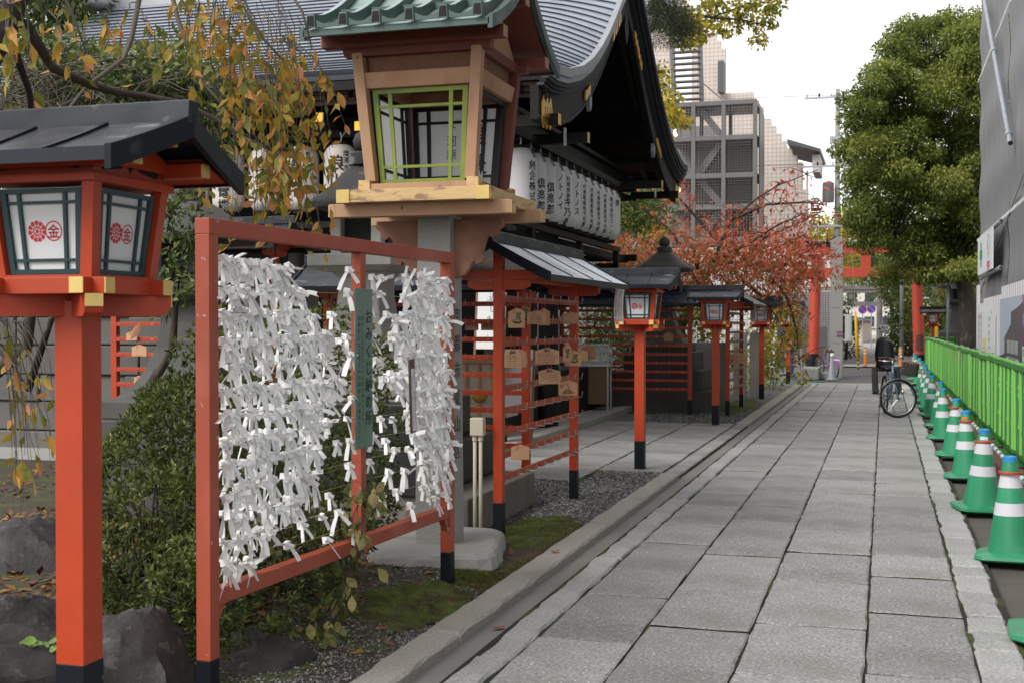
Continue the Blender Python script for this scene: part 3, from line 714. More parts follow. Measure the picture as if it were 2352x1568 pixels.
for i, z in enumerate(WZ):
    # dense mass at the left end of the left bay; its edge wanders, and it thins out towards the bottom
    edge = [0.62, 0.80, 0.86, 0.98, 1.02, 1.04, 1.02, 1.06, 0.92, 0.86, 0.80, 0.52, 0.30][i]
    n = [15, 17, 17, 18, 18, 18, 18, 18, 17, 16, 13, 7, 4][i]
    for k in range(n): spots.append((0.07 + (edge - 0.05) * (k + fr_.uniform(.05, .95)) / n, z, 'L'))
    e0 = [1.92, 1.86, 1.74, 1.72, 1.78, 1.66, 1.90, 1.98, 1.95, 2.0, 2.1, 2.2, 2.3][i]
    n = [11, 12, 13, 14, 13, 14, 12, 12, 12, 10, 7, 3, 2][i]
    for k in range(n): spots.append((e0 + (2.55 - e0) * (k + fr_.uniform(.05, .95)) / n, z, 'R'))
single = [(1.24, 0), (1.22, 1), (1.05, 2), (1.20, 3), (1.13, 3), (1.26, 4), (1.15, 5), (1.27, 6), (1.21, 7), (1.10, 8), (1.24, 8), (1.23, 9), (1.02, 10), (1.12, 11), (0.95, 11), (0.75, 11), (1.27, 12), (0.62, 12), (1.0, 12),
          (1.50, 0), (1.62, 0), (1.46, 1), (1.60, 1), (1.68, 2), (1.49, 3), (1.55, 4), (1.47, 5), (1.62, 5), (1.72, 5), (1.50, 6), (1.60, 7), (1.75, 7), (1.50, 8), (1.66, 8), (1.78, 9), (1.47, 9), (1.70, 10), (1.90, 10), (1.55, 11), (1.62, 11), (1.80, 11), (1.98, 12), (2.15, 11)]
def put_fortune(me, s, z, off, rx):
    p = FA + fdir * s
    o = link('paper_fortune', me, None, None)
    nrm = Vector((fdir.y, -fdir.x, 0))
    o.location = (p.x + nrm.x * off, p.y + nrm.y * off, z + fr_.uniform(-.035, .012))
    o.rotation_euler = (fr_.uniform(-.25, .25) + rx, fr_.uniform(-.35, .35), frz + fr_.uniform(-.5, .5))
    k = fr_.uniform(0.92, 1.2); o.scale = (k, k, k)
    return o
dense = spots[:]; fr_.shuffle(dense)
lab = {'L': 'white paper fortune knotted on a wire in the dense mass left of the green sign',
       'R': 'white paper fortune strip knotted on a wire in the dense mass near the far post'}
take, rest = dense[:255], dense[255:]
nth = ('top', 'second', 'third', 'fourth', 'fifth', 'sixth', 'seventh', 'eighth', 'ninth', 'tenth', 'eleventh', 'twelfth', 'lowest')
for s, z, w_ in take:
    o = put_fortune(fr_.choice(FM[5:]), s, z, fr_.uniform(0.012, 0.04), 0)
    tag(o, 'white paper fortune in the crowd on the %s wire %s' % (nth[WZ.index(z)], 'left of the green sign' if w_ == 'L' else 'next to the far post'), 'paper strip', 'paper fortunes tied to the wires')
for s, i in single:
    o = put_fortune(fr_.choice(FM[:9]), s, WZ[i], 0.014, 0); o.rotation_euler = (fr_.uniform(-.15, .15), fr_.uniform(-.3, .3), frz + fr_.uniform(-.4, .4))
    tag(o, 'lone white paper fortune hanging on the %s wire %s the middle post' % (nth[i], 'left of' if s < 1.38 else 'right of'), 'paper strip', 'paper fortunes tied to the wires')
sm = MB()
for s, z, w_ in rest + [(q[0] + .02, q[1] - .005, q[2]) for q in dense[:190]]:
    p = FA + fdir * s; me = fr_.choice(FM[7:])
    mx = Matrix.Translation((p.x + fr_.uniform(-.02, .0), p.y, z + fr_.uniform(-.01, .01))) @ Matrix.Rotation(frz + fr_.uniform(-.5, .5), 4, 'Z') @ Matrix.Rotation(fr_.uniform(-.35, .35), 4, 'Y')
    sm.add([mx @ v.co for v in me.vertices], [tuple(f.vertices) for f in me.polygons])
o = sm.build('paper_fortunes', 'fortune_paper'); tag(o, 'more white paper fortune strips packed behind those in front on the wires', 'paper strips', kind='stuff')
# ================================================================ tall lantern of wood and copper on a granite post
mat('peach_wood', (0.45, 0.265, 0.155), 0.6, var=0.10, vscale=6, bump=0.15, bscale=40, col2=(0.30, 0.125, 0.080), mix=(0.50, 0.74), mscale=3, stretch=(1, 1, .6), grain=0.05, chip=((.16, .10, .08), 16, .70))
mat('bracket_wood', (0.26, 0.115, 0.075), 0.6, var=0.12, vscale=6, col2=(.36, .20, .12), mix=(.5, .7), mscale=4)
mat('worn_cream', (0.60, 0.42, 0.20), 0.65, var=0.10, vscale=6, bump=0.35, bscale=30, col2=(0.33, 0.20, 0.12), mix=(0.54, 0.62), mscale=9, stretch=(0.8, 0.8, 3.0))
mat('red_brown_wood', (0.15, 0.040, 0.026), 0.6, var=0.12, vscale=6, bump=0.1)
mat('panel_wood', (0.17, 0.075, 0.035), 0.6, var=0.12, vscale=5, stretch=(4, 4, .6))
mat('green_lattice', (0.24, 0.30, 0.045), 0.55, var=0.10, vscale=7, col2=(0.13, 0.21, 0.06), mix=(0.45, 0.7), mscale=3)
mat('copper_green', (0.062, 0.105, 0.095), 0.42, metal=0.15, var=0.14, vscale=6, rvar=0.1, col2=(0.045, 0.075, 0.068), mix=(0.55, 0.74), mscale=6)
mat('copper_pale', (0.33, 0.41, 0.41), 0.4, metal=0.25, var=0.1, vscale=6, col2=(0.25, 0.36, 0.33), mix=(0.5, 0.7), mscale=7)
mat('black_lattice', (0.010, 0.010, 0.011), 0.5)
mat('carved', (0.10, 0.097, 0.09), 0.9)
t = thing('post_lantern', 'tall weathered wooden lantern with green copper roof on a granite post', 'lantern', (-2.90, 7.95, 0.0))
# rough natural foundation block
def rough_block(b, cx, cy, sx, sy, z0, z1, jit, n=10, seed=1, top=0.86):
    r_ = random.Random(seed); rings = []
    for (k, z) in ((1.0, z0), (1.02, z0 + (z1 - z0) * .5), (0.985, z0 + (z1 - z0) * .82), (0.95, z1 - 0.012), (0.90, z1)):
        rings.append((k, z))
    base = []
    for i in range(4 * n):
        a = 2 * PI * i / (4 * n); c, s = math.cos(a), math.sin(a); q = (abs(c) ** 7 + abs(s) ** 7) ** (-1 / 7)
        base.append((c * q * (1 + r_.uniform(-jit, jit)), s * q * (1 + r_.uniform(-jit, jit))))
    vs = []
    for k, z in rings:
        for x, y in base: vs.append((cx + x * sx / 2 * k + r_.uniform(-.006, .006), cy + y * sy / 2 * k + r_.uniform(-.006, .006), z + r_.uniform(-.006, .006)))
    m = len(base)
    fs = [(i * m + j, i * m + (j + 1) % m, (i + 1) * m + (j + 1) % m, (i + 1) * m + j) for i in range(len(rings) - 1) for j in range(m)]
    fs.append(tuple((len(rings) - 1) * m + j for j in range(m)))
    b.add(vs, fs)
b = MB(); rough_block(b, -0.02, 0.07, 0.88, 1.16, -0.06, 0.145, 0.018, seed=4); fo = b.build('foundation_stone', 'granite', t); fo.rotation_euler = (0, 0, R(14))
b = MB(); b.frustum((0, 0), (0.262, 0.262), (0.232, 0.232), 0.135, 2.36); b.build('stone_post', 'granite', t, bevel=0.008)
b = MB(); b.text('京都市東山区', (0.1295, 0.0, 1.74), (0, 1, 0), (0, 0, 1), 0.125, None, True, gap=1.45, off=0.012); b.build('carved_letters', 'carved', t)
# scroll-edged bracket boards
prof = [(0, 0), (0.33, 0), (0.335, -.05), (0.30, -.075), (0.305, -.10), (0.265, -.125), (0.235, -.105), (0.215, -.13), (0.20, -.19), (0.185, -.235), (0.205, -.262), (0.19, -.29), (0.155, -.30), (0.14, -.275), (0.115, -.30), (0.07, -.37), (0, -.395)]
for k in (0, 1, 2):
    a = k * PI / 2; c, s = math.cos(a), math.sin(a)
    MB().prism([(x + 0.119, y) for x, y in prof], (-s * -0.03, c * -0.03, 2.325), (c, s, 0), (0, 0, 1), (-s * .06, c * .06, 0)).build('bracket', 'bracket_wood', t)
# platform beams
for y in (-0.36, 0.36):
    o = MB().box((0, y, 2.37), (1.26, 0.10, 0.088)).build('platform_beam', 'peach_wood', t, bevel=0.004)
    for s in (-1, 1): MB().box((s * 0.632, y, 2.37), (0.006, 0.094, 0.082)).build('end_cap', 'worn_cream', o)
for s in (-1, 1):
    MB().box((0, s * 0.475, 2.452), (1.06, 0.085, 0.082)).build('platform_rail', 'worn_cream', t, bevel=0.004)
    MB().box((s * 0.478, 0, 2.450), (0.085, 0.864, 0.080)).build('platform_rail', 'worn_cream', t, bevel=0.004)
    MB().box((s * 0.478, -0.520, 2.452), (0.088, 0.012, 0.086)).build('end_cap', 'yellow_cap', t)
MB().box((0, 0, 2.476), (0.86, 0.86, 0.03)).build('floor_board', 'peach_wood', t)
for s in (-1, 1):
    MB().box((0, s * 0.375, 2.515), (0.70, 0.06, 0.052)).build('sill', 'peach_wood', t, bevel=0.003)
    MB().box((s * 0.375, 0, 2.514), (0.06, 0.69, 0.050)).build('sill', 'peach_wood', t, bevel=0.003)
    for q in (-1, 1): MB().box((s * 0.375, q * 0.375, 2.528), (0.082, 0.082, 0.075)).build('post_foot', 'worn_cream', t, bevel=0.004)
for sx in (-1, 1):
    for sy in (-1, 1):
        a, b_, q = 0.345, 0.415, 0.036
        pts = [(sx * a + i * q, sy * a + j * q, 2.56) for i, j in ((-1, -1), (1, -1), (1, 1), (-1, 1))] + [(sx * b_ + i * q, sy * b_ + j * q, 3.42) for i, j in ((-1, -1), (1, -1), (1, 1), (-1, 1))]
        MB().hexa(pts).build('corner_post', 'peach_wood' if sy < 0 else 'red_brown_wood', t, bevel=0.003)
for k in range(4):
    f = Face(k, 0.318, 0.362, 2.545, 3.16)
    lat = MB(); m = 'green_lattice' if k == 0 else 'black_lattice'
    for u0, u1 in ((0.04, 0.09), (0.91, 0.96)): f.bar(lat, u0, u1, 0.0, 1.0, -.012, .012)
    for v0, v1 in ((0.0, 0.045), (0.955, 1.0)): f.bar(lat, 0.09, 0.91, v0, v1, -.011, .011)
    if k != 1:
        for u0, u1 in ((0.185, 0.222), (0.778, 0.815)): f.bar(lat, u0, u1, .045, .955, -.008, .008)
        for v0, v1 in ((0.165, 0.195), (0.80, 0.83)):
            for u0, u1 in ((.09, .185), (.222, .778), (.815, .91)): f.bar(lat, u0, u1, v0, v1, -.0075, .0075)
    la = lat.build('lattice', m, t)
    if k in (2, 3):
        pm = MB(); f.bar(pm, 0.045, 0.955, 0.0, 0.99, 0.014, 0.018)
        pp = pm.build('paper_panel', 'lit_paper', la)
        if k == 2:
            g = MB(); g.text('美豊', (0.15, 0.333, 3.03), (1, 0, 0), (0, 0, 1), 0.16, None, True, gap=1.25, off=.02)
            g.text('下河原', (-0.03, 0.333, 3.05), (1, 0, 0), (0, 0, 1), 0.08, None, True, gap=1.2)
            g.text('', (0, 0, 0), (1, 0, 0), (0, 0, 1), .1)
            g.build('lettering', 'ink', pp)
    if k == 1:                                                        # torn paper left in the open side
        tp = MB(); tp.add([f.p(u, v, .013) for u, v in ((.05, .0), (.40, .0), (.36, .16), (.30, .10), (.22, .19), (.12, .08), (.05, .13))], [tuple(range(7))]); tp.build('torn_paper', 'paper_white', la)
    g = Face(k, 0.372, 0.392, 3.165, 3.265); q = MB(); g.bar(q, -0.02 if k % 2 == 0 else 0.02, 1.02 if k % 2 == 0 else 0.98, 0, 1, -.03, .035); q.build('lintel', 'peach_wood', t, bevel=0.003)
    g = Face(k, 0.385, 0.395, 3.265, 3.375); q = MB(); g.bar(q, 0.05, 0.95, 0, 1, -.02, -.004); q.build('upper_panel', 'panel_wood', t)
    g = Face(k, 0.405, 0.415, 3.37, 3.43); q = MB(); g.bar(q, -0.12 if k % 2 == 0 else 0.03, 1.12 if k % 2 == 0 else 0.97, 0, 1, -.03, .04 if k % 2 == 0 else .03); q.build('head_beam', 'red_brown_wood', t, bevel=0.003)
for y, z in ((-0.50, 3.455), (0.50, 3.455), (0.0, 3.77)):
    MB().box((0, y, z), (1.24, 0.085, 0.075)).build('purlin', 'red_brown_wood', t, bevel=0.003)
    for s in (-1, 1): MB().box((s * .622, y, z), (.006, .083, .073)).build('end_cap', 'peach_wood', t)
for s in (-1, 1):
    MB().prism([(-.44, 3.43), (.44, 3.43), (.10, 3.70), (-.10, 3.70)], (s * .40 - .01, 0, 0), (0, 1, 0), (0, 0, 1), (.02, 0, 0)).build('gable_board', 'peach_wood', t)
    MB().box((s * .425, 0, 3.66), (.03, .07, .24)).build('gable_strut', 'worn_cream', t)
# copper roof: ribs with boxed ends running down a concave slope
rz_ = lambda q: 3.475 + 0.50 * (0.62 * (1 - q) + 0.38 * (1 - q) ** 2.4)
for s in (-1, 1):
    MB().grid(lambda u, v, s=s: ((u * 2 - 1) * 0.605, s * v * 0.80, rz_(v)), 1, 10, None, (0, 0, -0.022)).build('roof_sheet', 'copper_pale', t)
    MB().grid(lambda u, v, s=s: ((u * 2 - 1) * 0.59, s * (0.05 + v * 0.70), rz_(0.07 + v * .875) - 0.03), 1, 8, None, (0, 0, -0.02)).build('roof_boarding', 'red_brown_wood', t)
    MB().grid(lambda u, v, s=s: ((u * 2 - 1) * 0.615, s * (0.785 + .03 * v), rz_(1.0) - 0.006), 14, 1, None, (0, 0, -0.038)).build('eave_edge', 'copper_green', t)
    for i in range(6):
        x = -0.55 + 0.22 * i; rb = MB(); n = 10
        pts = []
        for j in range(n + 1):
            q = j / n; lift = 0.055 + 0.03 * max(0, (q - .75) / .25) ** 2; w_ = 0.026 + .008 * max(0, (q - .8) / .2)
            y = s * (q * 0.845); z = rz_(q)
            pts.append([Vector((x - w_, y, z)), Vector((x + w_, y, z)), Vector((x + w_ * .8, y, z + lift)), Vector((x - w_ * .8, y, z + lift))])
        vs = [p for r4 in pts for p in r4]
        fs = [(4 * j + a, 4 * j + (a + 1) % 4, 4 * j + 4 + (a + 1) % 4, 4 * j + 4 + a) for j in range(n) for a in range(4)] + [(0, 3, 2, 1), (4 * n, 4 * n + 1, 4 * n + 2, 4 * n + 3)]
        rb.add(vs, fs); rib = rb.build('roof_rib', 'copper_green', t, bevel=0.004)
        cp = MB(); y = s * 0.8455; z = rz_(1.0)
        cp.prism([(-.026, .010), (.026, .010), (.020, .074), (-.020, .074)], (x, y, z), (1, 0, 0), (0, 0, 1), (0, s * 0.001, 0)); cp.build('rib_end', 'dark_void', rib)
        tp = MB()
        for j in range(n): tp.add([pts[j][3] + Vector((.002, 0, .0015)), pts[j][2] + Vector((-.002, 0, .0015)), pts[j + 1][2] + Vector((-.002, 0, .0015)), pts[j + 1][3] + Vector((.002, 0, .0015))], [(0, 1, 2, 3)])
        tp.build('rib_top', 'copper_pale', rib)
        if i < 5:
            cu = MB(); x2 = x + .11                                     # hollow front tile between two ribs, and the step above it
            cu.grid(lambda u, v, x2=x2, s=s: (x2 + (u - .5) * .172, s * 0.826, rz_(1.0) + 0.004 + (0.055 if v > .5 else 0) * (0.35 + 0.65 * (2 * u - 1) ** 2)), 8, 1, None, (0, s * .008, 0)); cu.build('eave_tile', 'copper_green', t)
            MB().box((x2, s * .455, rz_(.57) + .018), (.17, .012, .055)).build('tile_step', 'copper_green', t)
    for sx in (-1, 1):
        vb = MB(); n = 8
        for j in range(n):
            q0, q1 = j / n, (j + 1) / n; p = []
            for q in (q0, q1):
                for dx, dz in ((0, .012), (.03, .012), (.03, -.07), (0, -.07)): p.append((sx * (.607 + dx), s * q * .815, rz_(q) + dz))
            vb.add(p, [(0, 1, 5, 4), (1, 2, 6, 5), (2, 3, 7, 6), (3, 0, 4, 7), (0, 3, 2, 1), (4, 5, 6, 7)])
        vb.build('verge', 'copper_green', t)
MB().prism([(-.075, 0), (.075, 0), (.06, .16), (-.06, .16)], (-.66, 0, 3.95), (0, 1, 0), (0, 0, 1), (1.32, 0, 0)).build('ridge', 'copper_green', t, bevel=.01)
cb = MB(); cb.tube([(-0.36, 0.1, 0.14), (-0.42, 0.0, 0.19), (-0.30, -0.03, 0.24), (-0.14, 0.02, 0.30)], 0.014, 7); cb.build('conduit', 'old_concrete', t)

# ---------------------------------------------------------------- plaque racks
def make_rack(name, label, L, rows=9, z0=0.47, dz=0.168, posts=2, pale=False):
    """x along the rack, front on -y; roof ridge along x"""
    t = thing(name, label, 'plaque rack', (0, 0, 0), 0, 'vermilion racks for wooden plaques')
    P_ = 0.072
    xs = [L * i / (posts - 1) for i in range(posts)]
    for x in xs:
        o = MB().box((x, 0, (0.285 + 2.17) / 2), (P_, P_, 2.17 - 0.285)).build('post', 'vermilion', t, bevel=0.003)
        MB().box((x, 0, 0.10), (P_ + .002, P_ + .002, 0.37)).build('post_base', 'black_paint', o, bevel=0.003)
        for y0, z, w_ in ((0.31, 1.955, 0.055), (0.24, 1.878, 0.05)):
            pr = [(-y0, .07), (-y0, .025), (-y0 + .05, 0), (y0 - .05, 0), (y0, .025), (y0, .07)]
            MB().prism(pr, (x - w_ / 2, 0, z), (0, 1, 0), (0, 0, 1), (w_, 0, 0)).build('crossbeam', 'vermilion', t)
        MB().box((x, -.345, 1.985), (.05, .05, .045)).build('beam_nose', 'vermilion', t)
    for i in range(rows):
        z = z0 + dz * i
        sl = MB().box((L / 2, -0.026, z), (L - P_ - .002, 0.020, 0.046)).build('slat', 'vermilion', t, bevel=0.002)
        hk = MB(); n = max(3, int(round(L / 0.235)))
        for j in range(n):
            x = 0.12 + (L - 0.24) * j / (n - 1)
            hk.tube([(x, -.036, z - .008), (x, -.105, z - .010), (x, -.112, z + .045)], 0.0030, 5)
        h = hk.build('hook', 'zinc', sl); h['kind'] = 'stuff'
        bl = MB()
        for j in range(2): bl.lathe([(0.007, 0), (.006, .005), (0, .006)], 6, (0, 0, 0)) if False else bl.box((L * (.25 + .5 * j), -.0375, z), (.012, .004, .012))
        bl = bl.build('bolt', 'zinc', sl); bl['kind'] = 'stuff'
    MB().box((L / 2, 0, 1.99), (L - P_ - .002, 0.045, 0.06)).build('top_rail', 'vermilion', t, bevel=.002)
    ex, yb, ze, zr = 0.22, 0.455, 1.985, 2.235
    for s in (-1, 1):
        n = max(4, int(round((L + 2 * ex) / 0.62)))
        for i in range(n):
            x0, x1 = -ex + (L + 2 * ex) * i / n, -ex + (L + 2 * ex) * (i + 1) / n
            cz = lambda v: ze + (zr - ze) * ((1 - v) * .9 + .1 * (1 - v) ** 2)
            o = MB().grid(lambda u, v, s=s, x0=x0, x1=x1: (x0 + (x1 - x0) * u, s * v * yb, cz(v)), 1, 5, None, (0, 0, -.012)).build('roof_panel', 'roof_metal_skylit' if pale else 'roof_metal', t)
            if i:
                sm = MB(); sm.tube([(x0, s * v / 4 * yb, cz(v / 4) + .003) for v in range(5)], .006, 5); sm.build('seam', 'roof_seam', o)
        MB().box((L / 2, s * (yb + .004), ze - .026), (L + 2 * ex, .012, .045)).build('eave_edge', 'roof_seam', t)
        for sx in (0, 1):
            vb = MB(); n = 6; xx = -ex - .012 if sx == 0 else L + ex - .012
            for j in range(n):
                p = []
                for q in (j / n, (j + 1) / n):
                    for dx, dz_ in ((0, .014), (.024, .014), (.024, -.062), (0, -.062)): p.append((xx + dx, s * q * (yb + .012), cz(q) + dz_))
                vb.add(p, [(0, 1, 5, 4), (1, 2, 6, 5), (2, 3, 7, 6), (3, 0, 4, 7), (0, 3, 2, 1), (4, 5, 6, 7)])
            vb.build('bargeboard', 'black_paint', t)
        MB().box((L / 2, s * .30, 2.005), (L + 2 * ex - .1, .045, .04)).build('purlin', 'vermilion', t)
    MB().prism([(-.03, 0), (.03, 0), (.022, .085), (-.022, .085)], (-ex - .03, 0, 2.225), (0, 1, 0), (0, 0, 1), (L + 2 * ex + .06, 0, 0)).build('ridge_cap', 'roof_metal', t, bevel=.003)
    return t
# first rack: stands along the path, its front to the path (local -y = world +x)
rackA = make_rack('plaque_rack', 'roofed vermilion plaque rack standing along the path beside the granite lantern post', 2.19, pale=True)
rackA.location = (-2.765, 8.88, 0); rackA.rotation_euler = (0, 0, R(89))
rackD = copy_tree(rackA); rackD.location = (-2.63, 21.95, 0); rackD.rotation_euler = (0, 0, R(90)); rackD['label'] = 'small roofed vermilion plaque rack seen end on between the far lanterns'
rackB = make_rack('plaque_rack', 'vermilion plaque rack with dark roof behind the stepped black stones', 2.05)
rackB.location = (-5.30, 11.3, 0)
rackC = make_rack('plaque_rack', 'wide vermilion plaque rack standing in front of the far stone lantern', 2.35, rows=10, dz=0.155)
rackC.location = (-5.65, 22.0, 0)
rackE = make_rack('plaque_rack', 'vermilion plaque rack behind the stone lantern at the left by the block wall', 2.0)
rackE.location = (-8.33, 12.15, 0.48)

# ---------------------------------------------------------------- wooden plaques
mat('plaque_wood', (0.52, 0.30, 0.17), 0.6, var=0.05, vscale=5, stretch=(1, 1, 9), rand=0.06, grain=0.02)
mat('plaque_dark', (0.34, 0.17, 0.09), 0.6, var=0.05, vscale=5, stretch=(1, 1, 9))
mat('cord_red', (0.50, 0.03, 0.03), 0.6); mat('green_ink', (0.10, 0.16, 0.05), 0.7); mat('brown_ink', (0.20, 0.12, 0.05), 0.7); mat('blue_ink', (0.03, 0.06, 0.25), 0.6)
def scribble(b, x0, x1, z0, z1, rows, seed, vertical=False):
    r_ = random.Random(seed); kana = 'のおにがまとすようりたいこしなんはらきをてさくけみ神様合格願健康家族幸縁切良'
    if vertical:
        for i in range(rows):
            x = x1 - (x1 - x0) * (i + .5) / rows; s = (x1 - x0) / rows * .75; n = int((z1 - z0) / (s * 1.12)) - r_.randint(0, 1)
            b.text(''.join(r_.choice(kana) for _ in range(n)), (x, -.0062, z1), (1, 0, 0), (0, 0, 1), s, None, True, gap=1.1)
    else:
        for i in range(rows):
            s = (z1 - z0) / rows * .72; n = int((x1 - x0) / (s * 1.02)) - r_.randint(0, 2)
            b.text(''.join(r_.choice(kana) for _ in range(n)), (x0 + r_.uniform(0, s * .6), -.0062, z1 - (z1 - z0) * (i + .85) / rows), (1, 0, 0), (0, 0, 1), s, None)
def plaque(px, py, d, W, H, rz, label, kind, seed=0, wood='plaque_wood', tilt=0, group='wooden plaques hung on the racks'):
    p = at(px, py, d)
    t = thing('votive_plaque', label, 'plaque', p, 0, group); t.rotation_euler = (0, R(tilt), R(rz))
    MB().prism([(-W / 2, -H / 2), (W / 2, -H / 2), (W / 2, H * .30), (0, H / 2), (-W / 2, H * .30)], (0, -.005, 0), (1, 0, 0), (0, 0, 1), (0, .010, 0)).build('board', wood, t, bevel=.0012)
    c = MB(); c.tube([(-.010, -.004, H * .40), (-.016, .0, H * .62), (0, .002, H * .86), (.014, .0, H * .60), (.010, -.004, H * .40)], .0026, 5); c.tube([(0, 0, H * .5), (-.02, -.008, H * .3), (-.03, -.008, H * .18)], .0022, 5); c.build('cord', 'cord_red', t)
    b = MB(); b2 = MB()
    z1 = H * .26
    def cr(r): crest(b, lambda x, y: (x, -.0062, H * .33 + y), r, 0, 0)
    if kind == 'writing': cr(.0115); scribble(b, -W * .44, W * .44, -H * .45, H * .20, 5, seed)
    if kind == 'short': scribble(b, -W * .40, W * .40, -H * .42, H * .25, 4, seed)
    if kind == 'columns': cr(.012); scribble(b, -W * .45, W * .45, -H * .47, H * .22, 9, seed, True)
    if kind == 'boat':
        b.add([(x * W, -.0062, z * H) for x, z in ((-.30, -.12), (-.18, -.26), (.12, -.31), (.32, -.20), (.28, -.14), (.10, -.22), (-.15, -.18))], [tuple(range(7))])
        b.tube([(W * -.05, -.006, H * -.2), (W * -.02, -.006, H * .28)], .0016, 4); b.tube([(W * -.32, -.006, -H * .1), (W * .3, -.006, -H * .13)], .0012, 4)
        for x, z in ((.06, .02), (.14, .10), (.18, -.04), (.08, .18), (.20, .20)):
            b2.add([(x * W + math.cos(a * 1.047) * W * .085, -.0060 - .0002 * x, z * H + math.sin(a * 1.047) * H * .085) for a in range(6)], [tuple(range(6))])
    if kind == 'green':
        for x, z in ((-.1, .1), (.05, -.02), (-.02, -.2), (.12, .15)):
            b2.add([(x * W + math.cos(a * 1.047) * W * .14, -.0060 - .0002 * x, z * H + math.sin(a * 1.047) * H * .11) for a in range(6)], [tuple(range(6))])
        scribble(b, -W * .1, W * .3, -H * .4, H * .1, 2, seed, True)
    if kind == 'snake':
        b.text('巳', (-W * .42, -.0062, H * .02), (1, 0, 0), (0, 0, 1), .030, None, off=.03)
        for z, r in ((-.34, .30), (-.26, .25), (-.18, .19), (-.10, .12)):
            b.tube([(math.cos(a) * W * r, -.0058, z * H + math.sin(a) * H * .045) for a in np.linspace(PI * 1.02, PI * 2.0, 9)], .0024, 4); b.tube([(math.cos(a) * W * r, -.0058, z * H + math.sin(a) * H * .035) for a in np.linspace(0, PI, 7)], .0010, 4)
        b.tube([(0, -.0058, -H * .06), (W * .06, -.0058, H * .05), (-W * .03, -.0058, H * .16), (W * .0, -.0058, H * .27), (W * .05, -.0058, H * .25)], [.0024, .0026, .003, .0035, .002], 5)
        b2.box((W * .36, -.0061, -H * .30), (.010, .0004, .012))
    if kind == 'deer':
        b2.add([(x * W, -.0062, z * H) for x, z in ((-.38, -.30), (-.30, -.05), (-.16, .02), (-.10, .16), (-.04, .10), (-.08, -.05), (-.10, -.32), (-.16, -.14), (-.28, -.18), (-.32, -.34))], [tuple(range(10))])
        scribble(b, W * .02, W * .40, -H * .40, H * .25, 3, seed, True)
    if b.v: b.build('writing', 'ink', t)
    if b2.v: b2.build('picture', {'boat': 'green_ink', 'green': 'green_ink', 'snake': 'crest_red', 'deer': 'brown_ink'}[kind], t)
    return t
A_ = lambda x, y: (1840 + x / 2.24) * 0.5742
B_ = lambda x, y: (900 + y / 2.24) * 0.5742
def rackplaque(zx, zy, d, W, H, rz, label, kind, **k): return plaque(A_(zx, zy), B_(zx, zy), d, W, H, rz, label, kind, **k)
rackplaque(507, 832, 9.25, .125, .150, 28, 'wooden plaque painted with a boat under a green pine, highest on the rack', 'boat')
rackplaque(580, 802, 9.75, .085, .150, 30, 'brown wooden plaque mostly hidden behind the boat plaque on the top row', 'boat', wood='plaque_dark')
rackplaque(686, 828, 9.55, .145, .105, 14, 'wooden plaque with loose handwriting on the second row of hooks', 'short', seed=2)
rackplaque(752, 822, 9.95, .098, .138, 10, 'tall pale plaque with sparse green writing behind a handwritten one', 'short', seed=3)
rackplaque(992, 830, 10.7, .140, .105, 14, 'blank wooden plaque hanging near the top of the farther rack post', 'blank')
rackplaque(474, 1193, 9.05, .122, .135, 16, 'five-sided plaque of neat handwriting hanging against the near rack post', 'writing', seed=5)
rackplaque(550, 1190, 9.35, .080, .135, 30, 'plaque edge showing just behind the neat handwritten one', 'blank')
rackplaque(782, 1170, 9.6, .185, .128, 12, 'large plaque with a crest and rows of handwriting in mid rack', 'writing', seed=6)
rackplaque(960, 1142, 10.2, .075, .145, 40, 'narrow turned plaque with a faint green picture beside the far rack post', 'green', seed=7)
rackplaque(1018, 1190, 10.3, .130, .130, 18, 'plaque painted with a sailing boat in front of the far rack post', 'boat')
rackplaque(1090, 1165, 10.75, .110, .100, 25, 'blank plaque half hidden behind the sailing boat plaque', 'blank')
rackplaque(1152, 1138, 11.0, .135, .130, 12, 'reddish plaque with faint writing sticking out past the far rack post', 'short', seed=8, wood='plaque_dark')
rackplaque(803, 1350, 9.65, .170, .122, 10, 'plaque covered in dense upright columns of handwriting', 'columns', seed=9)
rackplaque(967, 1455, 10.0, .152, .122, 10, 'plaque painted with a coiled white snake in black ink', 'snake')
rackplaque(540, 910 + 1120, 9.15, .135, .112, 14, 'blank pale plaque alone on the lowest hooks near the ground', 'blank')
plaque(A_(105, 0), B_(0, 897), 12.0, .135, .10, 0, 'blank plaque on the rear rack just right of the granite post', 'blank')
plaque(A_(262, 0), B_(0, 898), 12.0, .165, .10, 0, 'plaque with a leaping animal picture on the rear rack', 'deer', seed=11)
C_ = lambda x, y: ((2350 + x / 2.24) * .5742, (900 + y / 2.24) * .5742)
plaque(*C_(726, 1003), 21.9, .165, .165, 0, 'small brown plaque alone on the wide rack before the far stone lantern', 'blank', wood='plaque_dark')
plaque(*C_(1350, 1187), 22.3, .33, .20, 8, 'pale plaque hanging on the small rack seen end on', 'short', seed=12)
E_ = lambda x, y: (x / 2.24 * .5742, (1150 + y / 2.24) * .5742)
plaque(*E_(1180, 435), 13.9, .14, .10, 0, 'blank plaque on the upper rail of the rack by the block wall', 'blank')
plaque(*E_(1247, 562), 13.9, .19, .13, 0, 'largest blank plaque on the rack by the block wall, below a fallen leaf', 'blank')
plaque(*E_(1245, 830), 13.9, .13, .11, 0, 'lowest blank plaque beside the flared stone lantern base', 'blank')
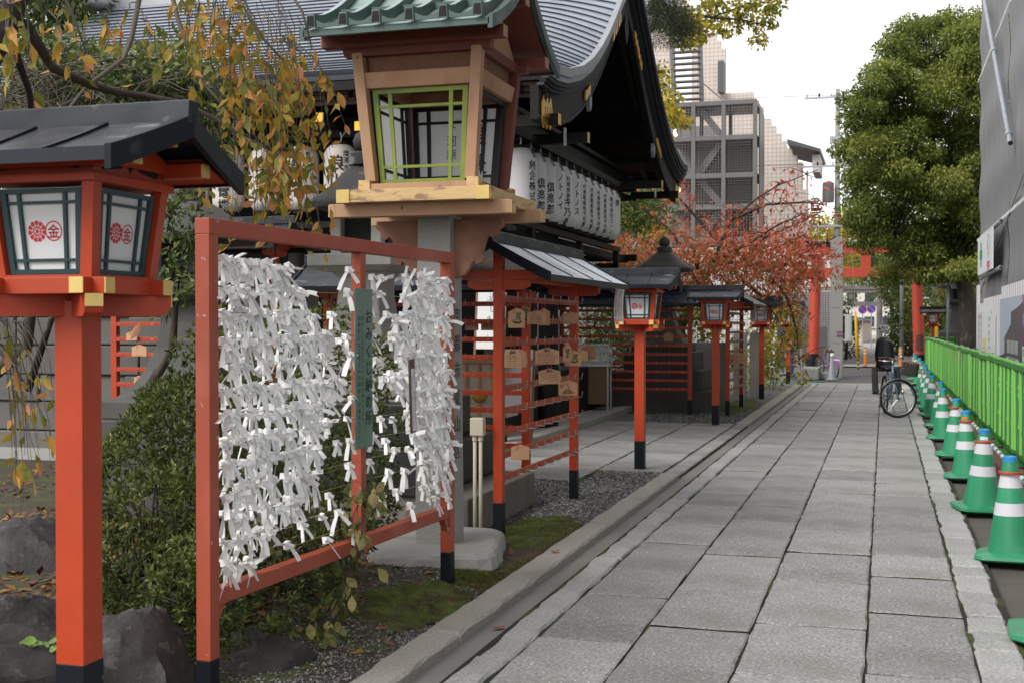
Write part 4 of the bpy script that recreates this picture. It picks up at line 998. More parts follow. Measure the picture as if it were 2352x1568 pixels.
# long paper slips hung from rack eaves
def slip(px, py, d, W, H, label):
    p = at(px, py, d); t = thing('paper_slip', label, 'paper', p, R(12), 'long paper slips hung from the rack eaves')
    f = lambda u, v: ((u - .5) * W - .018 * math.sin(v * 2.2), .02 * math.sin(v * 3 + u), -v * H)
    MB().grid(f, 4, 12, None, (0, .001, 0)).build('sheet', 'fortune_paper', t, smooth=True)
    b = MB(); r_ = random.Random(5)
    for i in range(4):
        b.text(''.join(r_.choice('のおにがまとすようりたいこしなんは願縁') for _ in range(17)), (0, 0, 0), (1, 0, 0), (0, 0, 1), H * .045, None, True, gap=1.05, bend=lambda X, Y, i=i: Vector(f(.2 + .2 * i + X / W, -(Y - H * .06) / H)) + Vector((0, -.003, 0)))
    b.build('writing', 'black_lattice', t)
slip(1425, 656, 11.55, .085, .335, 'long white paper slip with fine writing hanging from the eave of the near rack')
slip(1732, 689, 24.0, .10, .42, 'long white paper slip hanging from the eave of the small far rack')
# cream electric box on two conduits by the near rack post
t = thing('junction_box', 'cream electric box on two thin conduits beside the near rack post', 'electric box', (-2.90, 8.78, 0))
mat('cream_plastic', (0.56, 0.52, 0.40), 0.5, var=.04)
MB().box((0, 0, .86), (.105, .07, .135)).build('box', 'cream_plastic', t, bevel=.008)
for dx in (-.024, .022):
    o = MB().tube([(dx, 0, -.02), (dx, 0, .40), (dx, 0, .795)], .0135, 10).build('conduit', 'cream_plastic', t, smooth=True)
    MB().tube([(dx, 0, .755), (dx, 0, .792)], .020, 10).build('gland', 'cream_plastic', t)

# ---------------------------------------------------------------- stepped black stones and plinth
b = MB(); b.box((-4.08, 9.72, .145), (2.2, 1.85, .33))
o = b.build('stone_plinth', 'old_concrete', None, bevel=.012); tag(o, 'low stained concrete plinth carrying the stepped black stones', 'plinth')
def stone_lantern(label, loc, stone, steps, step_mat, kasa=0.46, sc=1.0, text=None, cap=None):
    t = thing('stone_lantern', label, 'stone lantern', loc, 0, 'stone lanterns of the shrine'); z = 0
    for (w_, h) in steps:
        MB().box((0, 0, z + h / 2), (w_, w_, h)).build('base_step', step_mat, t, bevel=.014); z += h + .001
    prof = [(.58, 0), (.58, .16), (.50, .18), (.40, .26), (.30, .42), (.225, .62), (.195, .85), (.19, 1.0), (.23, 1.03), (.23, 1.08)]
    b = MB()
    vs = []; n = 4
    for r, dz in prof:
        for cx, cy in ((-1, -1), (1, -1), (1, 1), (-1, 1)): vs.append((cx * r * .94, cy * r * .94, z + dz))
    b.add(vs, [(i * 4 + j, i * 4 + (j + 1) % 4, i * 4 + 4 + (j + 1) % 4, i * 4 + 4 + j) for i in range(len(prof) - 1) for j in range(4)] + [(3, 2, 1, 0), tuple((len(prof) - 1) * 4 + j for j in range(4))])
    sh = b.build('shaft', stone, t, bevel=.012)
    if text:
        g = MB(); g.text(text, (0.02, -.185 * .96, z + .98), (1, 0, 0), (0, 0, 1), .13, None, True, gap=1.15, off=.01); g.build('carved_letters', 'carved', sh)
    z += 1.08
    b = MB(); b.box((0, 0, z + .06), (.74, .74, .10)); b.frustum((0, 0), (.60, .60), (.72, .72), z - .03, z + .009); tb = b.build('carved_slab', stone, t, bevel=.006)
    z += .11
    for sx in (-1, 1):
        for sy in (-1, 1): MB().box((sx * .18, sy * .18, z + .19), (.09, .09, .38)).build('fire_box_post', stone, t, bevel=.006)
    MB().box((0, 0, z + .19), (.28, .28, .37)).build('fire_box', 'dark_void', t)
    z += .38
    K = kasa
    b = MB(); b.lathe([(K * .62, -.02), (K * .98, .0), (K * 1.0, .045), (K * .96, .075), (K * .82, .12), (K * .62, .20), (K * .42, .30), (K * .28, .36), (.001, .37)], 32, (0, 0, z), None, 5.0)
    b.build('roof_stone', cap or stone, t, smooth=True, auto=40)
    z += .36
    MB().lathe([(.10, 0), (.15, .01), (.155, .10), (.12, .12)], 16, (0, 0, z)).build('finial_base', cap or stone, t, smooth=True, auto=40)
    MB().lathe([(.05, .12), (.10, .15), (.115, .21), (.09, .27), (.03, .31), (.001, .33)], 16, (0, 0, z)).build('finial', cap or stone, t, smooth=True)
    t.scale = (sc, sc, sc)
    return t
mat('kasa_black', (.028, .028, .029), .7, var=.2, vscale=4, bump=.3, bscale=20, col2=(.16, .17, .165), mix=(.60, .70), mscale=6)
mat('black_worn', (0.020, 0.020, 0.021), .45, var=.2, vscale=3, bump=.12, col2=(.09, .09, .09), mix=(.66, .72), mscale=7, stretch=(1, 1, 5))
stone_lantern('stone lantern with carved slab on stepped black stones behind the paper frame', (-4.16, 9.62, .315), 'granite', ((1.74, .36), (1.38, .33)), 'black_worn', kasa=.40, sc=1.0, text='文化', cap='kasa_black')
stone_lantern('stone lantern with a wide rough roof slab at the left behind the azalea', (-5.93, 9.75, 0), 'dark_granite', ((1.5, .42), (1.25, .40)), 'dark_granite', kasa=.62, sc=.98)
stone_lantern('dark stone lantern on a three-tier base behind the wide rack', (-4.02, 23.5, 0), 'dark_granite', ((2.15, .42), (1.75, .38), (1.35, .34)), 'dark_granite', kasa=.55, sc=.97)
# ================================================================ shrine hall: big shingled gable roof, dark timber, rows of paper lanterns
mat('shingle', (0.36, 0.40, 0.48), 0.34, metal=0.30, var=0.06, vscale=1.2, rvar=0.06, col2=(0.29, 0.32, 0.38), mix=(0.45, 0.65), mscale=2.5, bump=0.05, bscale=12)
mat('shingle_edge', (0.035, 0.04, 0.052), 0.7)  # on the course risers this dark colour paints in their underside shadow
mat('verge_grey', (0.30, 0.315, 0.345), 0.5, var=0.12, vscale=3, metal=0.2)
mat('fascia_brown', (0.050, 0.030, 0.022), 0.65, var=0.12, vscale=5, stretch=(.4, 1, 1))
hall = thing('shrine_hall', 'dark timber shrine hall with a broad curved grey shingle roof', 'shrine hall', (0, 19.0, 0))
PT = [(0, 7.25), (.5, 6.94), (1.0, 6.64), (1.6, 6.30), (2.3, 5.92), (3.1, 5.50), (3.9, 5.11), (4.6, 4.82), (5.1, 4.665)]
def prof_z(t):
    t = abs(t)
    for (a, za), (b_, zb) in zip(PT, PT[1:]):
        if t <= b_ + 1e-6:
            k = (t - a) / (b_ - a); return za + (zb - za) * k
    return PT[-1][1]
XE, XW = -3.70, -13.1
VT = [(0, 7.15), (.5, 6.79), (1.07, 6.37), (1.5, 6.03), (2.0, 5.66), (2.5, 5.35), (3.0, 5.09), (3.6, 4.86), (4.3, 4.69), (4.8, 4.62), (5.1, 4.61)]
def prof_v(t):                                                        # the gable edge sags more than the middle of the roof
    t = min(5.1, abs(t))
    for (a, za), (c, zc) in zip(VT, VT[1:]):
        if t <= c + 1e-6: return za + (zc - za) * (t - a) / (c - a)
    return VT[-1][1]
def zz(t, x):
    q = min(1.0, max(0.0, (x - (XE - 1.5)) / 1.5)) ** 1.7
    return prof_z(min(5.1, abs(t))) * (1 - q) + prof_v(t) * q
NX = [XW, -10, -7.5, -5.6, -5.2, -4.95, -4.7, -4.45, -4.2, -4.0, -3.85, XE]
for sgn, nm in ((-1, 'near'), (1, 'far')):
    tr = MB(); ri = MB(); n = 30 if sgn < 0 else 28
    for i in range(n):
        t0, t1 = 5.1 * i / n, 5.1 * (i + 1) / n
        vs = []; vr = []
        for x in NX:
            za, zb = zz(t0, x), zz(t1, x)
            vs += [(x, sgn * t0, za - .012), (x, sgn * (t1 + .012), zb + .010)]
            vr += [(x, sgn * (t1 + .012), zb + .010), (x, sgn * (t1 - .004), zb - .024)]
        k = len(NX)
        fs = [(2 * j, 2 * j + 2, 2 * j + 3, 2 * j + 1) for j in range(k - 1)]
        if sgn > 0: fs = [f[::-1] for f in fs]
        tr.add(vs, fs); ri.add(vr, fs)
    rp = tr.build('roof', 'shingle', hall); e = ri.build('shingle_edges', 'shingle_edge', rp); e['kind'] = 'stuff'
# roof body under the shingles, and its eave fascia
bd = MB()
for sgn in (-1, 1):
    for (a, za), (b_, zb) in zip(PT, PT[1:]):
        p = []
        for x in (XW + .05, XE - .10):
            p += [(x, sgn * a, zz(a, x) - .05), (x, sgn * b_, zz(b_, x) - .05), (x, sgn * b_, zz(b_, x) - .16), (x, sgn * a, zz(a, x) - .20)]
        bd.add(p, [(0, 1, 5, 4), (1, 2, 6, 5), (2, 3, 7, 6), (3, 0, 4, 7), (0, 3, 2, 1), (4, 5, 6, 7)])
bd.build('roof_boarding', 'black_wood', hall)
for sgn in (-1, 1):
    for dz, dy, h, m in ((-.045, 5.085, .06, 'shingle_edge'), (-.115, 5.04, .075, 'fascia_brown'), (-.185, 4.98, .06, 'brown_wood'), (-.245, 4.93, .055, 'fascia_brown'), (-.305, 4.88, .06, 'fascia_brown')):
        eb = MB(); xs_ = [XW] + [x for x in NX[1:-1]] + [XE - .10]
        for xa, xb in zip(xs_, xs_[1:]):
            p = []
            for x in (xa, xb):
                z = zz(5.1, x) + dz; p += [(x, sgn * dy - .025, z - h / 2), (x, sgn * dy + .025, z - h / 2), (x, sgn * dy + .025, z + h / 2), (x, sgn * dy - .025, z + h / 2)]
            eb.add(p, [(0, 1, 5, 4), (1, 2, 6, 5), (2, 3, 7, 6), (3, 0, 4, 7), (0, 3, 2, 1), (4, 5, 6, 7)])
        eb.build('eave_board', m, hall)
# curved verge bands facing the path: pale layered shingle ends, then black bargeboard
def band(x0, x1, up, dn, m, sgn, name, parent=hall, n=40, t0=0.0, t1=5.14, seg=None):
    b = MB()
    for i in range(n):
        a, c = t0 + (t1 - t0) * i / n, t0 + (t1 - t0) * (i + 1) / n; p = []
        if seg: a += .004; c -= .004
        for t in (a, c):
            z = prof_v(t) + (0.05 * max(0, t - 4.2) ** 2)
            p += [(x0, sgn * t, z + up), (x1, sgn * t, z + up), (x1, sgn * t, z + dn), (x0, sgn * t, z + dn)]
        b.add(p, [(0, 1, 5, 4), (1, 2, 6, 5), (2, 3, 7, 6), (3, 0, 4, 7)] + ([(0, 3, 2, 1), (4, 5, 6, 7)] if seg or i in (0, n - 1) else []))
    return b.build(name, m, parent)
for sgn in (-1, 1):
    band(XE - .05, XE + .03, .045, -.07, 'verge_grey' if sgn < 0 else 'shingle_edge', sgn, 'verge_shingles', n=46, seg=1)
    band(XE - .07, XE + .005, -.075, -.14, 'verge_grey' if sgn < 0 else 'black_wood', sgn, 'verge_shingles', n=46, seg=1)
    band(XE - .10, XE - .02, -.145, -.19, 'shingle_edge', sgn, 'verge_layer')
    band(XE - .13, XE - .05, -.195, -.235, 'black_wood', sgn, 'verge_layer')
    band(XE - .16, XE - .075, -.238, -.268, 'shingle_edge', sgn, 'verge_layer')
    band(XE - .24, XE - .14, -.27, -.66, 'black_wood', sgn, 'bargeboard')
    band(XE - .145, XE - .132, -.61, -.635, 'shingle_edge', sgn, 'bargeboard_edge')
def gold_plate(t, sgn, L, H, dz, nm='gold_fitting'):
    z = prof_v(t) + dz; sl = (prof_v(t + .1) - prof_v(t - .1)) / .2
    b = MB(); pts = []
    for i in range(13):
        a = -1 + i / 6; pts.append((a * L / 2, H / 2 * (0.75 + .25 * math.cos(a * 9))))
    pts += [(x, -y) for x, y in pts[::-1]]
    b.prism(pts, (XE - .135, sgn * t, z), (0, sgn * 1, sl), (0, 0, 1), (.018, 0, 0)); o = b.build(nm, 'gold', hall, bevel=.004)
    c = MB()
    for i in range(5): c.lathe([(.035, 0), (.03, .012), (.001, .018)], 8, (0, 0, 0)) if False else c.box((XE - .113, sgn * (t - L / 2 + L * (i + .5) / 5), z + sl * (-L / 2 + L * (i + .5) / 5)), (.012, .05, .12))
    c.build('relief', 'gold', o)
for sgn in (-1, 1):
    gold_plate(4.82, sgn, .44, .40, -.50); gold_plate(2.75, sgn, .42 if sgn > 0 else .30, .15, -.50); gold_plate(0.85, sgn, .6, .18, -.50)
# pendant ornaments under the gable
for t, h in ((.0, .9), (-2.45, .42), (2.45, .42)):
    z = prof_v(t) - .68
    MB().prism([(0, 0), (.16, -.10), (.12, -.28), (.17, -.45), (.07, -.62), (0, -.72), (-.07, -.62), (-.17, -.45), (-.12, -.28), (-.16, -.10)], (XE - .20, t, z + .12), (0, h, 0), (0, 0, h), (.06, 0, 0)).build('gable_pendant', 'verge_grey' if t else 'black_wood', hall, bevel=.006)
mat('white_tip', (0.70, 0.70, 0.68), .6)
for t in (-3.3, 3.35): MB().prism([(-.04, 0), (.04, 0), (.05, -.22), (-.03, -.24)], (XE - .30, t, prof_v(t) - .80), (0, 1, 0), (0, 0, 1), (.02, 0, 0)).build('white_fitting', 'white_tip', hall)
# ridge
MB().prism([(-.22, 0), (.22, 0), (.19, .34), (-.19, .34)], (XW - .1, 0, 7.10), (0, 1, 0), (0, 0, 1), (XE - XW - .1, 0, 0)).build('ridge', 'verge_grey', hall, bevel=.02)
MB().lathe([(.001, -.02), (.20, .0), (.24, .06), (.20, .12), (.08, .14), (.001, .145)], 20, (0, 0, 0)).build('ridge_end_tile', 'verge_grey', hall, smooth=True).location = (XW - .05, -.25, 7.12)
# rafters seen from below the gable
for sgn in (-1, 1):
    for i in range(9):
        x = XE - .42 - i * .30; b = MB()
        for (a, za), (c, zc) in zip(PT[1:], PT[2:]):
            p = []
            for t in (a, c):
                z = zz(t, x)
                for dx, dz in ((-.045, -.21), (.045, -.21), (.045, -.31), (-.045, -.31)): p.append((x + dx, sgn * t, z + dz))
            b.add(p, [(0, 1, 5, 4), (1, 2, 6, 5), (2, 3, 7, 6), (3, 0, 4, 7)])
        b.build('rafter', 'brown_wood', hall)
# posts, beams, dark body
for x in (-4.75, -7.5, -10.2, -12.6):
    for y in (-3.9, 3.9) if x < -5 else (-3.9, -1.3):
        MB().lathe([(.15, .11), (.15, 4.2)], 14, (x, y, 0)).build('pillar', 'brown_wood' if y > 0 else 'black_wood', hall, smooth=True, auto=40)
for y in (-3.9, 3.9):
    for z, h in ((4.22, .24), (3.98, .10), (2.86, .12), (2.62, .06)): MB().box((-8.6, y, z), (8.3, .16, h)).build('beam', 'black_wood', hall)
for z, h in ((4.24, .26), (4.0, .10), (2.84, .12)): MB().box((-4.72, 0, z), (.17, 8.2, h)).build('beam', 'black_wood', hall)
MB().box((-8.7, 0, 4.42), (8.3, 8.2, .06)).build('ceiling', 'black_wood', hall)
MB().box((-9.6, 1.2, 2.2), (6.6, 5.0, 4.1)).build('inner_wall', 'black_wood', hall)
MB().box((-8.8, 0.2, .50), (7.6, 7.2, .76)).build('floor_deck', 'black_wood', hall)
for i in range(12):
    y = -3.75 + i * .66
for i in range(16):
    x = -4.6 - i * .52
    o = MB().box((x, -4.62, 4.17 if i % 2 == 0 else 4.04), (.10, .75, .11)).build('bracket_arm', 'black_wood', hall)
    MB().box((x, -4.998, 4.17 if i % 2 == 0 else 4.04), (.102, .006, .112)).build('gold_cap', 'gold', o)
for i, y in enumerate((-4.7, -3.2, 2.4, 4.2)):
    o = MB().box((-4.15, y, 4.05), (.9, .11, .13)).build('bracket_arm', 'black_wood', hall)
    MB().box((-3.698, y, 4.05), (.006, .112, .132)).build('gold_cap', 'gold', o)
# shelf rail under the lantern row facing the path
MB().beam((-4.40, -4.3, 2.90), (-4.40, 2.0, 2.90), .10, .08).build('lantern_rail', 'black_wood', hall)
MB().beam((-4.40, -4.3, 4.02), (-4.40, 2.0, 4.02), .09, .09).build('lantern_rail', 'black_wood', hall)
for y in (-3.5, -.8, 1.85):
    MB().beam((-4.75, y, 2.62), (-4.36, y, 2.62), .09, .09).build('bracket_arm', 'black_wood', hall)
    MB().box((-4.40, y, 2.72), (.09, .09, .28)).build('bracket_post', 'black_wood', hall)
MB().beam((-4.45, -4.3, 4.02 - 1.115), (-9.6, -4.3, 2.905), .10, .08).build('lantern_rail', 'black_wood', hall)
MB().beam((-4.45, -4.3, 4.06), (-9.6, -4.3, 4.06), .09, .09).build('lantern_rail', 'black_wood', hall)

# ---------------------------------------------------------------- paper lanterns
mat('lantern_paper', (0.66, 0.65, 0.66), 0.7, var=0.04, vscale=3, rand=0.04, trans=0.0)
mat('lantern_paper_warm', (0.60, 0.55, 0.52), 0.7, var=0.04, vscale=3, rand=0.05)
RL, HL = 0.215, 0.82
pf = []
N_ = 72
def rad(z): q = abs(z / (HL / 2)); return RL * (1 - 0.42 * max(0, (q - .60) / .40) ** 2.6) * (0.985 + .015 * (1 - q))
for i in range(N_ + 1):
    z = -HL / 2 + HL * i / N_; pf.append((rad(z) + (0.0022 if i % 2 else -0.0022), z))
body_me = MB().lathe(pf, 28).mesh('paper_body', 'lantern_paper', smooth=True)
body_w = MB().lathe(pf, 28).mesh('paper_body', 'lantern_paper_warm', smooth=True)
ring_me = MB().lathe([(.118, 0), (.128, .0), (.128, .055), (.118, .055)], 20).mesh('lantern_ring', 'black_wood')
def lantern_text(cols, a0):
    """cols: (text, angle in degrees, top, size, weight)"""
    b = MB()
    for txt, a, z, s, w_ in cols:
        base = R(a0 + a)
        def bend(X, Y, base=base, z=z):
            zz = z + Y; r = rad(max(-HL / 2, min(HL / 2, zz))) + 0.0045; t = base + X / r
            return Vector((math.cos(t) * r, math.sin(t) * r, zz))
        b.text(txt, (0, 0, 0), (1, 0, 0), (0, 0, 1), s, None, True, bend=bend, gap=1.04, off=w_)
    return b
def paper_lantern(x, y, z, warm, label, cols, a0, group):
    t = thing('paper_lantern', label, 'paper lantern', (x, y, z - HL / 2), 0, group)
    o = link('paper_body', body_w if warm else body_me, t, (0, 0, HL / 2))
    lantern_text(cols, a0).build('lettering', 'ink', o)
    link('lantern_ring', ring_me, t, (0, 0, HL - .015)); link('lantern_ring', ring_me, t, (0, 0, -.045))
    MB().tube([(0, 0, HL + .03), (.015, 0, HL + .10), (0, .0, HL + .16)], .008, 5).build('hanger', 'zinc', t)
crestline = '登'
rows = [('創企株式会社', .125), ('倶楽部', .15), ('倶楽部', .15), ('ノトノイ', .12), ('キ乃ゑ', .165), ('ノトノス', .12), ('代表取締役今村聖三', .075), ('代表取締役今村聖三', .075), ('代表取締役今村聖三', .075), ('代表取締役今村聖三', .075), ('株式会社コーニッシ', .083), ('登', .11)]
for i, (s, k) in enumerate(rows):
    y = 15.02 + i * .468
    cols = [(s, 0, .25 if i not in (1, 2, 4) else .08, k, .012), ('登', 14, .385, .105, .012)]
    if i == 4: cols = [('料理旅館', -4, .26, .075, .008), ('キ乃ゑ', -6, -.03, .135, .02), ('登', 20, .385, .10, .01)]
    elif i in (1, 2): cols = [('倶楽部', -4, .08, .14, .015), ('登', 16, .385, .10, .012)]
    lab = 'white paper lantern lettered %s in the row under the gable, number %d from the near end' % (('' if s in ('ノトノイ', 'ノトノス', '登') else s), i + 1)
    if i == 0: lab = 'nearest paper lantern of the row under the gable, partly behind the wooden lantern'
    elif i == 11: lab = 'farthest paper lantern at the end of the row under the gable'
    elif i == 4: lab = 'paper lantern with three big brush characters below a small upright line'
    elif i == 10: lab = 'paper lantern with a long column of characters, second from the far end'
    else: lab = 'white paper lantern %s from the near end of the row under the gable' % ('', 'second', 'third', 'fourth', '', 'sixth', 'seventh', 'eighth', 'ninth', 'tenth', '')[i]
    paper_lantern(-4.40, y, 3.42, False, lab, cols, -27, 'paper lanterns in the row under the gable')
fr = [('清水通浪川', 'second'), ('献月見町', ''), ('長谷川', ''), ('片山電機', ''), ('伊藤吉貴', ''), ('山本', ''), ('中村', ''), ('清水', '')]
big = [('浪川', .21, '燈清水通', .085), ('献月見町', .13, '奉納', .07), ('長谷川', .19, '献燈', .09), ('片山電機', .165, '献燈', .08), ('伊藤吉貴', .165, '燈明', .08), ('山本', .2, '献燈', .08), ('中村', .2, '献燈', .08), ('清水', .2, '献燈', .08), ('浪川', .21, '献燈', .08)]
labs = ['paper lantern with two big characters just left of the wooden lantern box', 'paper lantern with a small column of characters and a round crest at its edge', 'paper lantern mostly behind hanging orange leaves, below the gold rafter ends',
        'paper lantern with four bold upright characters behind the cherry twigs', 'paper lantern with upright characters beside the black eave tip of the near lantern', 'paper lantern half hidden by the black roof end of the near lantern', 'paper lantern hidden behind the cherry leaves over the near lantern roof', 'paper lantern farther left under the hall eave behind the branches', 'paper lantern farthest left under the hall eave']
for i, (a, sa, b_, sb) in enumerate(big[:7]):
    paper_lantern(-6.68 - i * .535 + (0 if i else 0), 14.62, 3.50, True, labs[i], [(a, -14, .27, sa, .02), (b_, 20, .33, sb, .01), ('❀', 50, .05, .16, .02)], -66, 'paper lanterns under the eave facing the camera')
paper_lantern(-6.14, 14.62, 3.50, True, 'paper lantern glimpsed directly behind the wooden lantern box', [('献燈', 0, .3, .2, .02)], -66, 'paper lanterns under the eave facing the camera')

# ---------------------------------------------------------------- block wall and things under the hall
mat('wall_block', (0.105, 0.10, 0.095), .8, var=.10, vscale=3, bump=.5, bscale=25, rand=.18, grain=.1, gscale=60)
sw = thing('stone_wall', 'pale wall of large dressed stone blocks behind the left garden', 'stone wall', (0, 13.1, 0))
z = -.1
for r_ in range(6):
    h = (.42, .36, .33, .36, .34, .38)[r_]; x = -14 + rnd.uniform(0, .6)
    while x < -6.4:
        L = rnd.uniform(.7, 1.5); x1 = min(x + L, -6.35)
        if x1 - x > .2:
            b = MB(); b.box(((x + x1) / 2, rnd.uniform(-.03, .03), z + h / 2), (x1 - x - .014, .40, h - .012)); b.build('stone_block', 'wall_block', sw, bevel=.016)
        x = x1
    z += h
MB().box((-10.2, .18, .95), (7.6, .22, 2.05)).build('wall_core', 'dark_granite', sw)
# glass-topped case on a wooden stand under the eave
t = thing('display_case', 'glass box on a brown wooden cabinet standing at the hall edge', 'display case', (-5.05, 21.6, .11), R(6))
mat('glass', (0.75, 0.80, 0.80), .06, alpha=.22, spec=.6)
mat('case_wood', (0.20, 0.11, 0.06), .6, var=.15, vscale=5, stretch=(1, 1, 5))
for sx in (-1, 1):
    for sy in (-1, 1): MB().box((sx * .37, sy * .27, .40), (.03, .03, .80)).build('leg', 'zinc', t)
MB().box((0, 0, .44), (.70, .50, .66)).build('cabinet', 'case_wood', t)
MB().box((0, 0, .79), (.80, .60, .03)).build('tray', 'paper_white', t)
for sx in (-1, 1):
    for sy in (-1, 1): MB().box((sx * .385, sy * .285, .98), (.02, .02, .36)).build('glass_frame', 'zinc', t)
    MB().box((sx * .385, 0, 1.15), (.02, .55, .02)).build('glass_frame', 'zinc', t); MB().box((0, sx * .285, 1.15), (.75, .02, .02)).build('glass_frame', 'zinc', t)
    MB().box((sx * .385, 0, .98), (.004, .54, .33)).build('pane', 'glass', t); MB().box((0, sx * .285, .98), (.74, .004, .33)).build('pane', 'glass', t)
r_ = random.Random(4)
for i in range(9):
    o = MB().box((r_.uniform(-.3, .3), r_.uniform(-.2, .2), .812 + i * .002), (r_.uniform(.08, .16), .10, .004), None, r_.uniform(0, 3)).build('slip', 'paper_white', t)
# white notice boards and offertory box seen between the rack slats
mat('print_grey', (0.20, 0.20, 0.21), .7)
def board(name, cat, label, px, py, d, W, H, lean, txt, rz=0):
    p = at(px, py, d); t = thing(name, label, cat, p, R(rz)); t.rotation_euler = (R(-lean), 0, R(rz))
    o = MB().box((0, 0, 0), (W, .012, H)).build('panel', 'paper_white', t)
    b = MB()
    for i, s in enumerate(txt): b.text(s, (W * .30 - i * W * .22, -.008, H * .42), (1, 0, 0), (0, 0, 1), H * .78 / max(6, len(s)), None, True, gap=1.15)
    if txt: b.build('lettering', 'print_grey', o)
    for s in (-1, 1): MB().box((s * (W / 2 + .012), .004, -H * .25), (.024, .024, H * 1.5)).build('leg', 'case_wood', t)
    return t
board('notice_board', 'notice board', 'tall leaning white notice board behind the rack slats', A_(275, 0), B_(0, 780), 13.4, .30, .80, 8, ('お鈴を鳴らして', 'お返しい'))
board('notice_board', 'notice board', 'low white notice board with a boxed word behind the rack posts', A_(520, 0), B_(0, 1385), 12.6, .30, .62, 8, ('奉納',))
t = thing('offering_box', 'cream offering box with gold crest standing behind the rack slats', 'offering box', at(A_(215, 0), B_(0, 1470), 12.9))
MB().box((0, 0, 0), (.62, .42, .55)).build('body', 'cream_plastic', t, bevel=.01)
for s in (-.26, -.12, .02, .16): MB().box((s, -.216, 0), (.03, .012, .55)).build('slat', 'plaque_wood', t)
MB().box((0, -.01, .30), (.68, .48, .05)).build('lid', 'plaque_wood', t, bevel=.005)
b = MB(); b.lathe([(.001, 0), (.07, .0), (.075, .012), (.06, .02), (.001, .022)], 16); o = b.build('crest', 'gold', t); o.location = (.02, -.222, -.05); o.rotation_euler = (R(90), 0, 0)
# ================================================================ right side: scaffold sheet, hoarding, fence, cones, bicycle
mat('sheet_grey', (0.185, 0.188, 0.198), .55, var=.05, vscale=1.5, bump=.25, bscale=3, stretch=(1, 1.6, .25), spec=.3)
mat('pipe', (0.36, 0.39, 0.43), .4, metal=.6, var=.1, vscale=6)
mat('pipe_dark', (.03, .03, .035), .6)
sc_ = thing('scaffold_sheet', 'tall building wrapped in grey protective sheeting', 'wrapped building', (2.10, 0, 0))
def shf(y0, y1, z0, z1, amp):
    return lambda u, v: (amp * (.5 * math.sin(u * 31 + v * 2) * .5 + .5 * math.sin((u * 13 + .4 * math.sin(v * 5)) * 3)) + .02 * math.sin(v * 17), y0 + (y1 - y0) * u, z0 + (z1 - z0) * v)
zs = (-.05, 3.55, 7.2, 10.6, 13.6)
for y0, y1 in ((2, 7.4), (7.4, 12.8), (12.8, 18.2), (18.2, 23.6), (23.6, 30.6)):
    for z0, z1 in zip(zs, zs[1:]):
        MB().grid(shf(y0, y1, z0, z1, .022), 46, 30, None).build('sheet', 'sheet_grey', sc_, smooth=True)
MB().box((2.9, 16.3, 6.7), (1.5, 28.4, 13.4)).build('wall_core', 'sheet_grey', sc_)
ey = MB()                                                            # lacing ropes and eyelets along the joins of the sheets
for z in zs[1:]:
    for i in range(150):
        y = 2.2 + i * .19; ey.beam((-.05, y, z - .03), (-.045, y + .08, z + .03), .007, .007)
o = ey.build('lacing', 'white_tip', sc_); o['kind'] = 'stuff'
fd = MB(); fd.beam((-.03, 30.6, 2.2), (-.03, 20.2, 4.05), .012, .02); fd.build('seam', 'sheet_grey', sc_)
def pipe(label, a, b_, r):
    t = thing('scaffold_pipe', label, 'pipe', a); v = Vector(b_) - Vector(a)
    MB().tube([(0, 0, 0), v], r, 12).build('tube', 'pipe', t, smooth=True, auto=50); d = v.normalized()
    for k in (0.0, 1.0): MB().tube([v * k - d * (.004 if k < .5 else -.0), v * k + d * (.0 if k < .5 else .004)], r * .86, 10).build('bore', 'pipe_dark', t)
    for k in (.04, .5, .96): MB().tube([v * k - d * .03, v * k + d * .03], r * 1.35, 10).build('clamp', 'pipe', t)
pipe('long sloping steel pipe lashed across the grey sheeting', (1.98, 28.6, 9.0), (1.98, 21.95, 4.60), .045)
pipe('short dark pipe above the white safety signs', (1.97, 28.1, 3.43), (1.97, 23.4, 3.44), .035)
pipe('short dark pipe below the white safety signs', (1.97, 28.3, 2.60), (1.97, 23.4, 2.62), .035)
sg = thing('safety_sign', 'pair of white safety panels with a green cross and green ring', 'sign', (1.90, 0, 0))
mat('sign_white', (0.66, 0.70, 0.72), .4); mat('cross_green', (0.01, 0.24, 0.07), .5); mat('stamp_red', (0.50, 0.12, 0.14), .6)
for y0, y1 in ((24.28, 26.05), (26.09, 27.95)): 
    p = MB().box((0, (y0 + y1) / 2, 3.02), (.02, y1 - y0, .76)).build('panel', 'sign_white', sg)
b = MB(); b.box((-.0125, 27.0, 3.03), (.004, .25, .50)); b.box((-.0145, 27.0, 3.03), (.004, .62, .17)); b.build('green_cross', 'cross_green', sg)
b = MB(); n = 32
for i in range(n):
    a, c = 2 * PI * i / n, 2 * PI * (i + 1) / n
    q = lambda t, r: (-.0125, 25.15 + math.cos(t) * r * 1.5, 3.13 + math.sin(t) * r)
    b.add([q(a, .17), q(a, .19), q(c, .19), q(c, .17)], [(0, 1, 2, 3)])
b.text('安', (-.0125, 25.45, 3.05), (0, -1, 0), (0, 0, 1), .2, None); b.text('第', (-.0125, 25.30, 2.86), (0, -1, 0), (0, 0, 1), .12, None); b.build('green_ring', 'cross_green', sg)
b = MB(); b.box((-.0125, 25.15, 2.755), (.004, .62, .13)); b.box((-.0125, 25.15, 2.665), (.004, .62, .012)); b.build('red_stamp', 'stamp_red', sg)
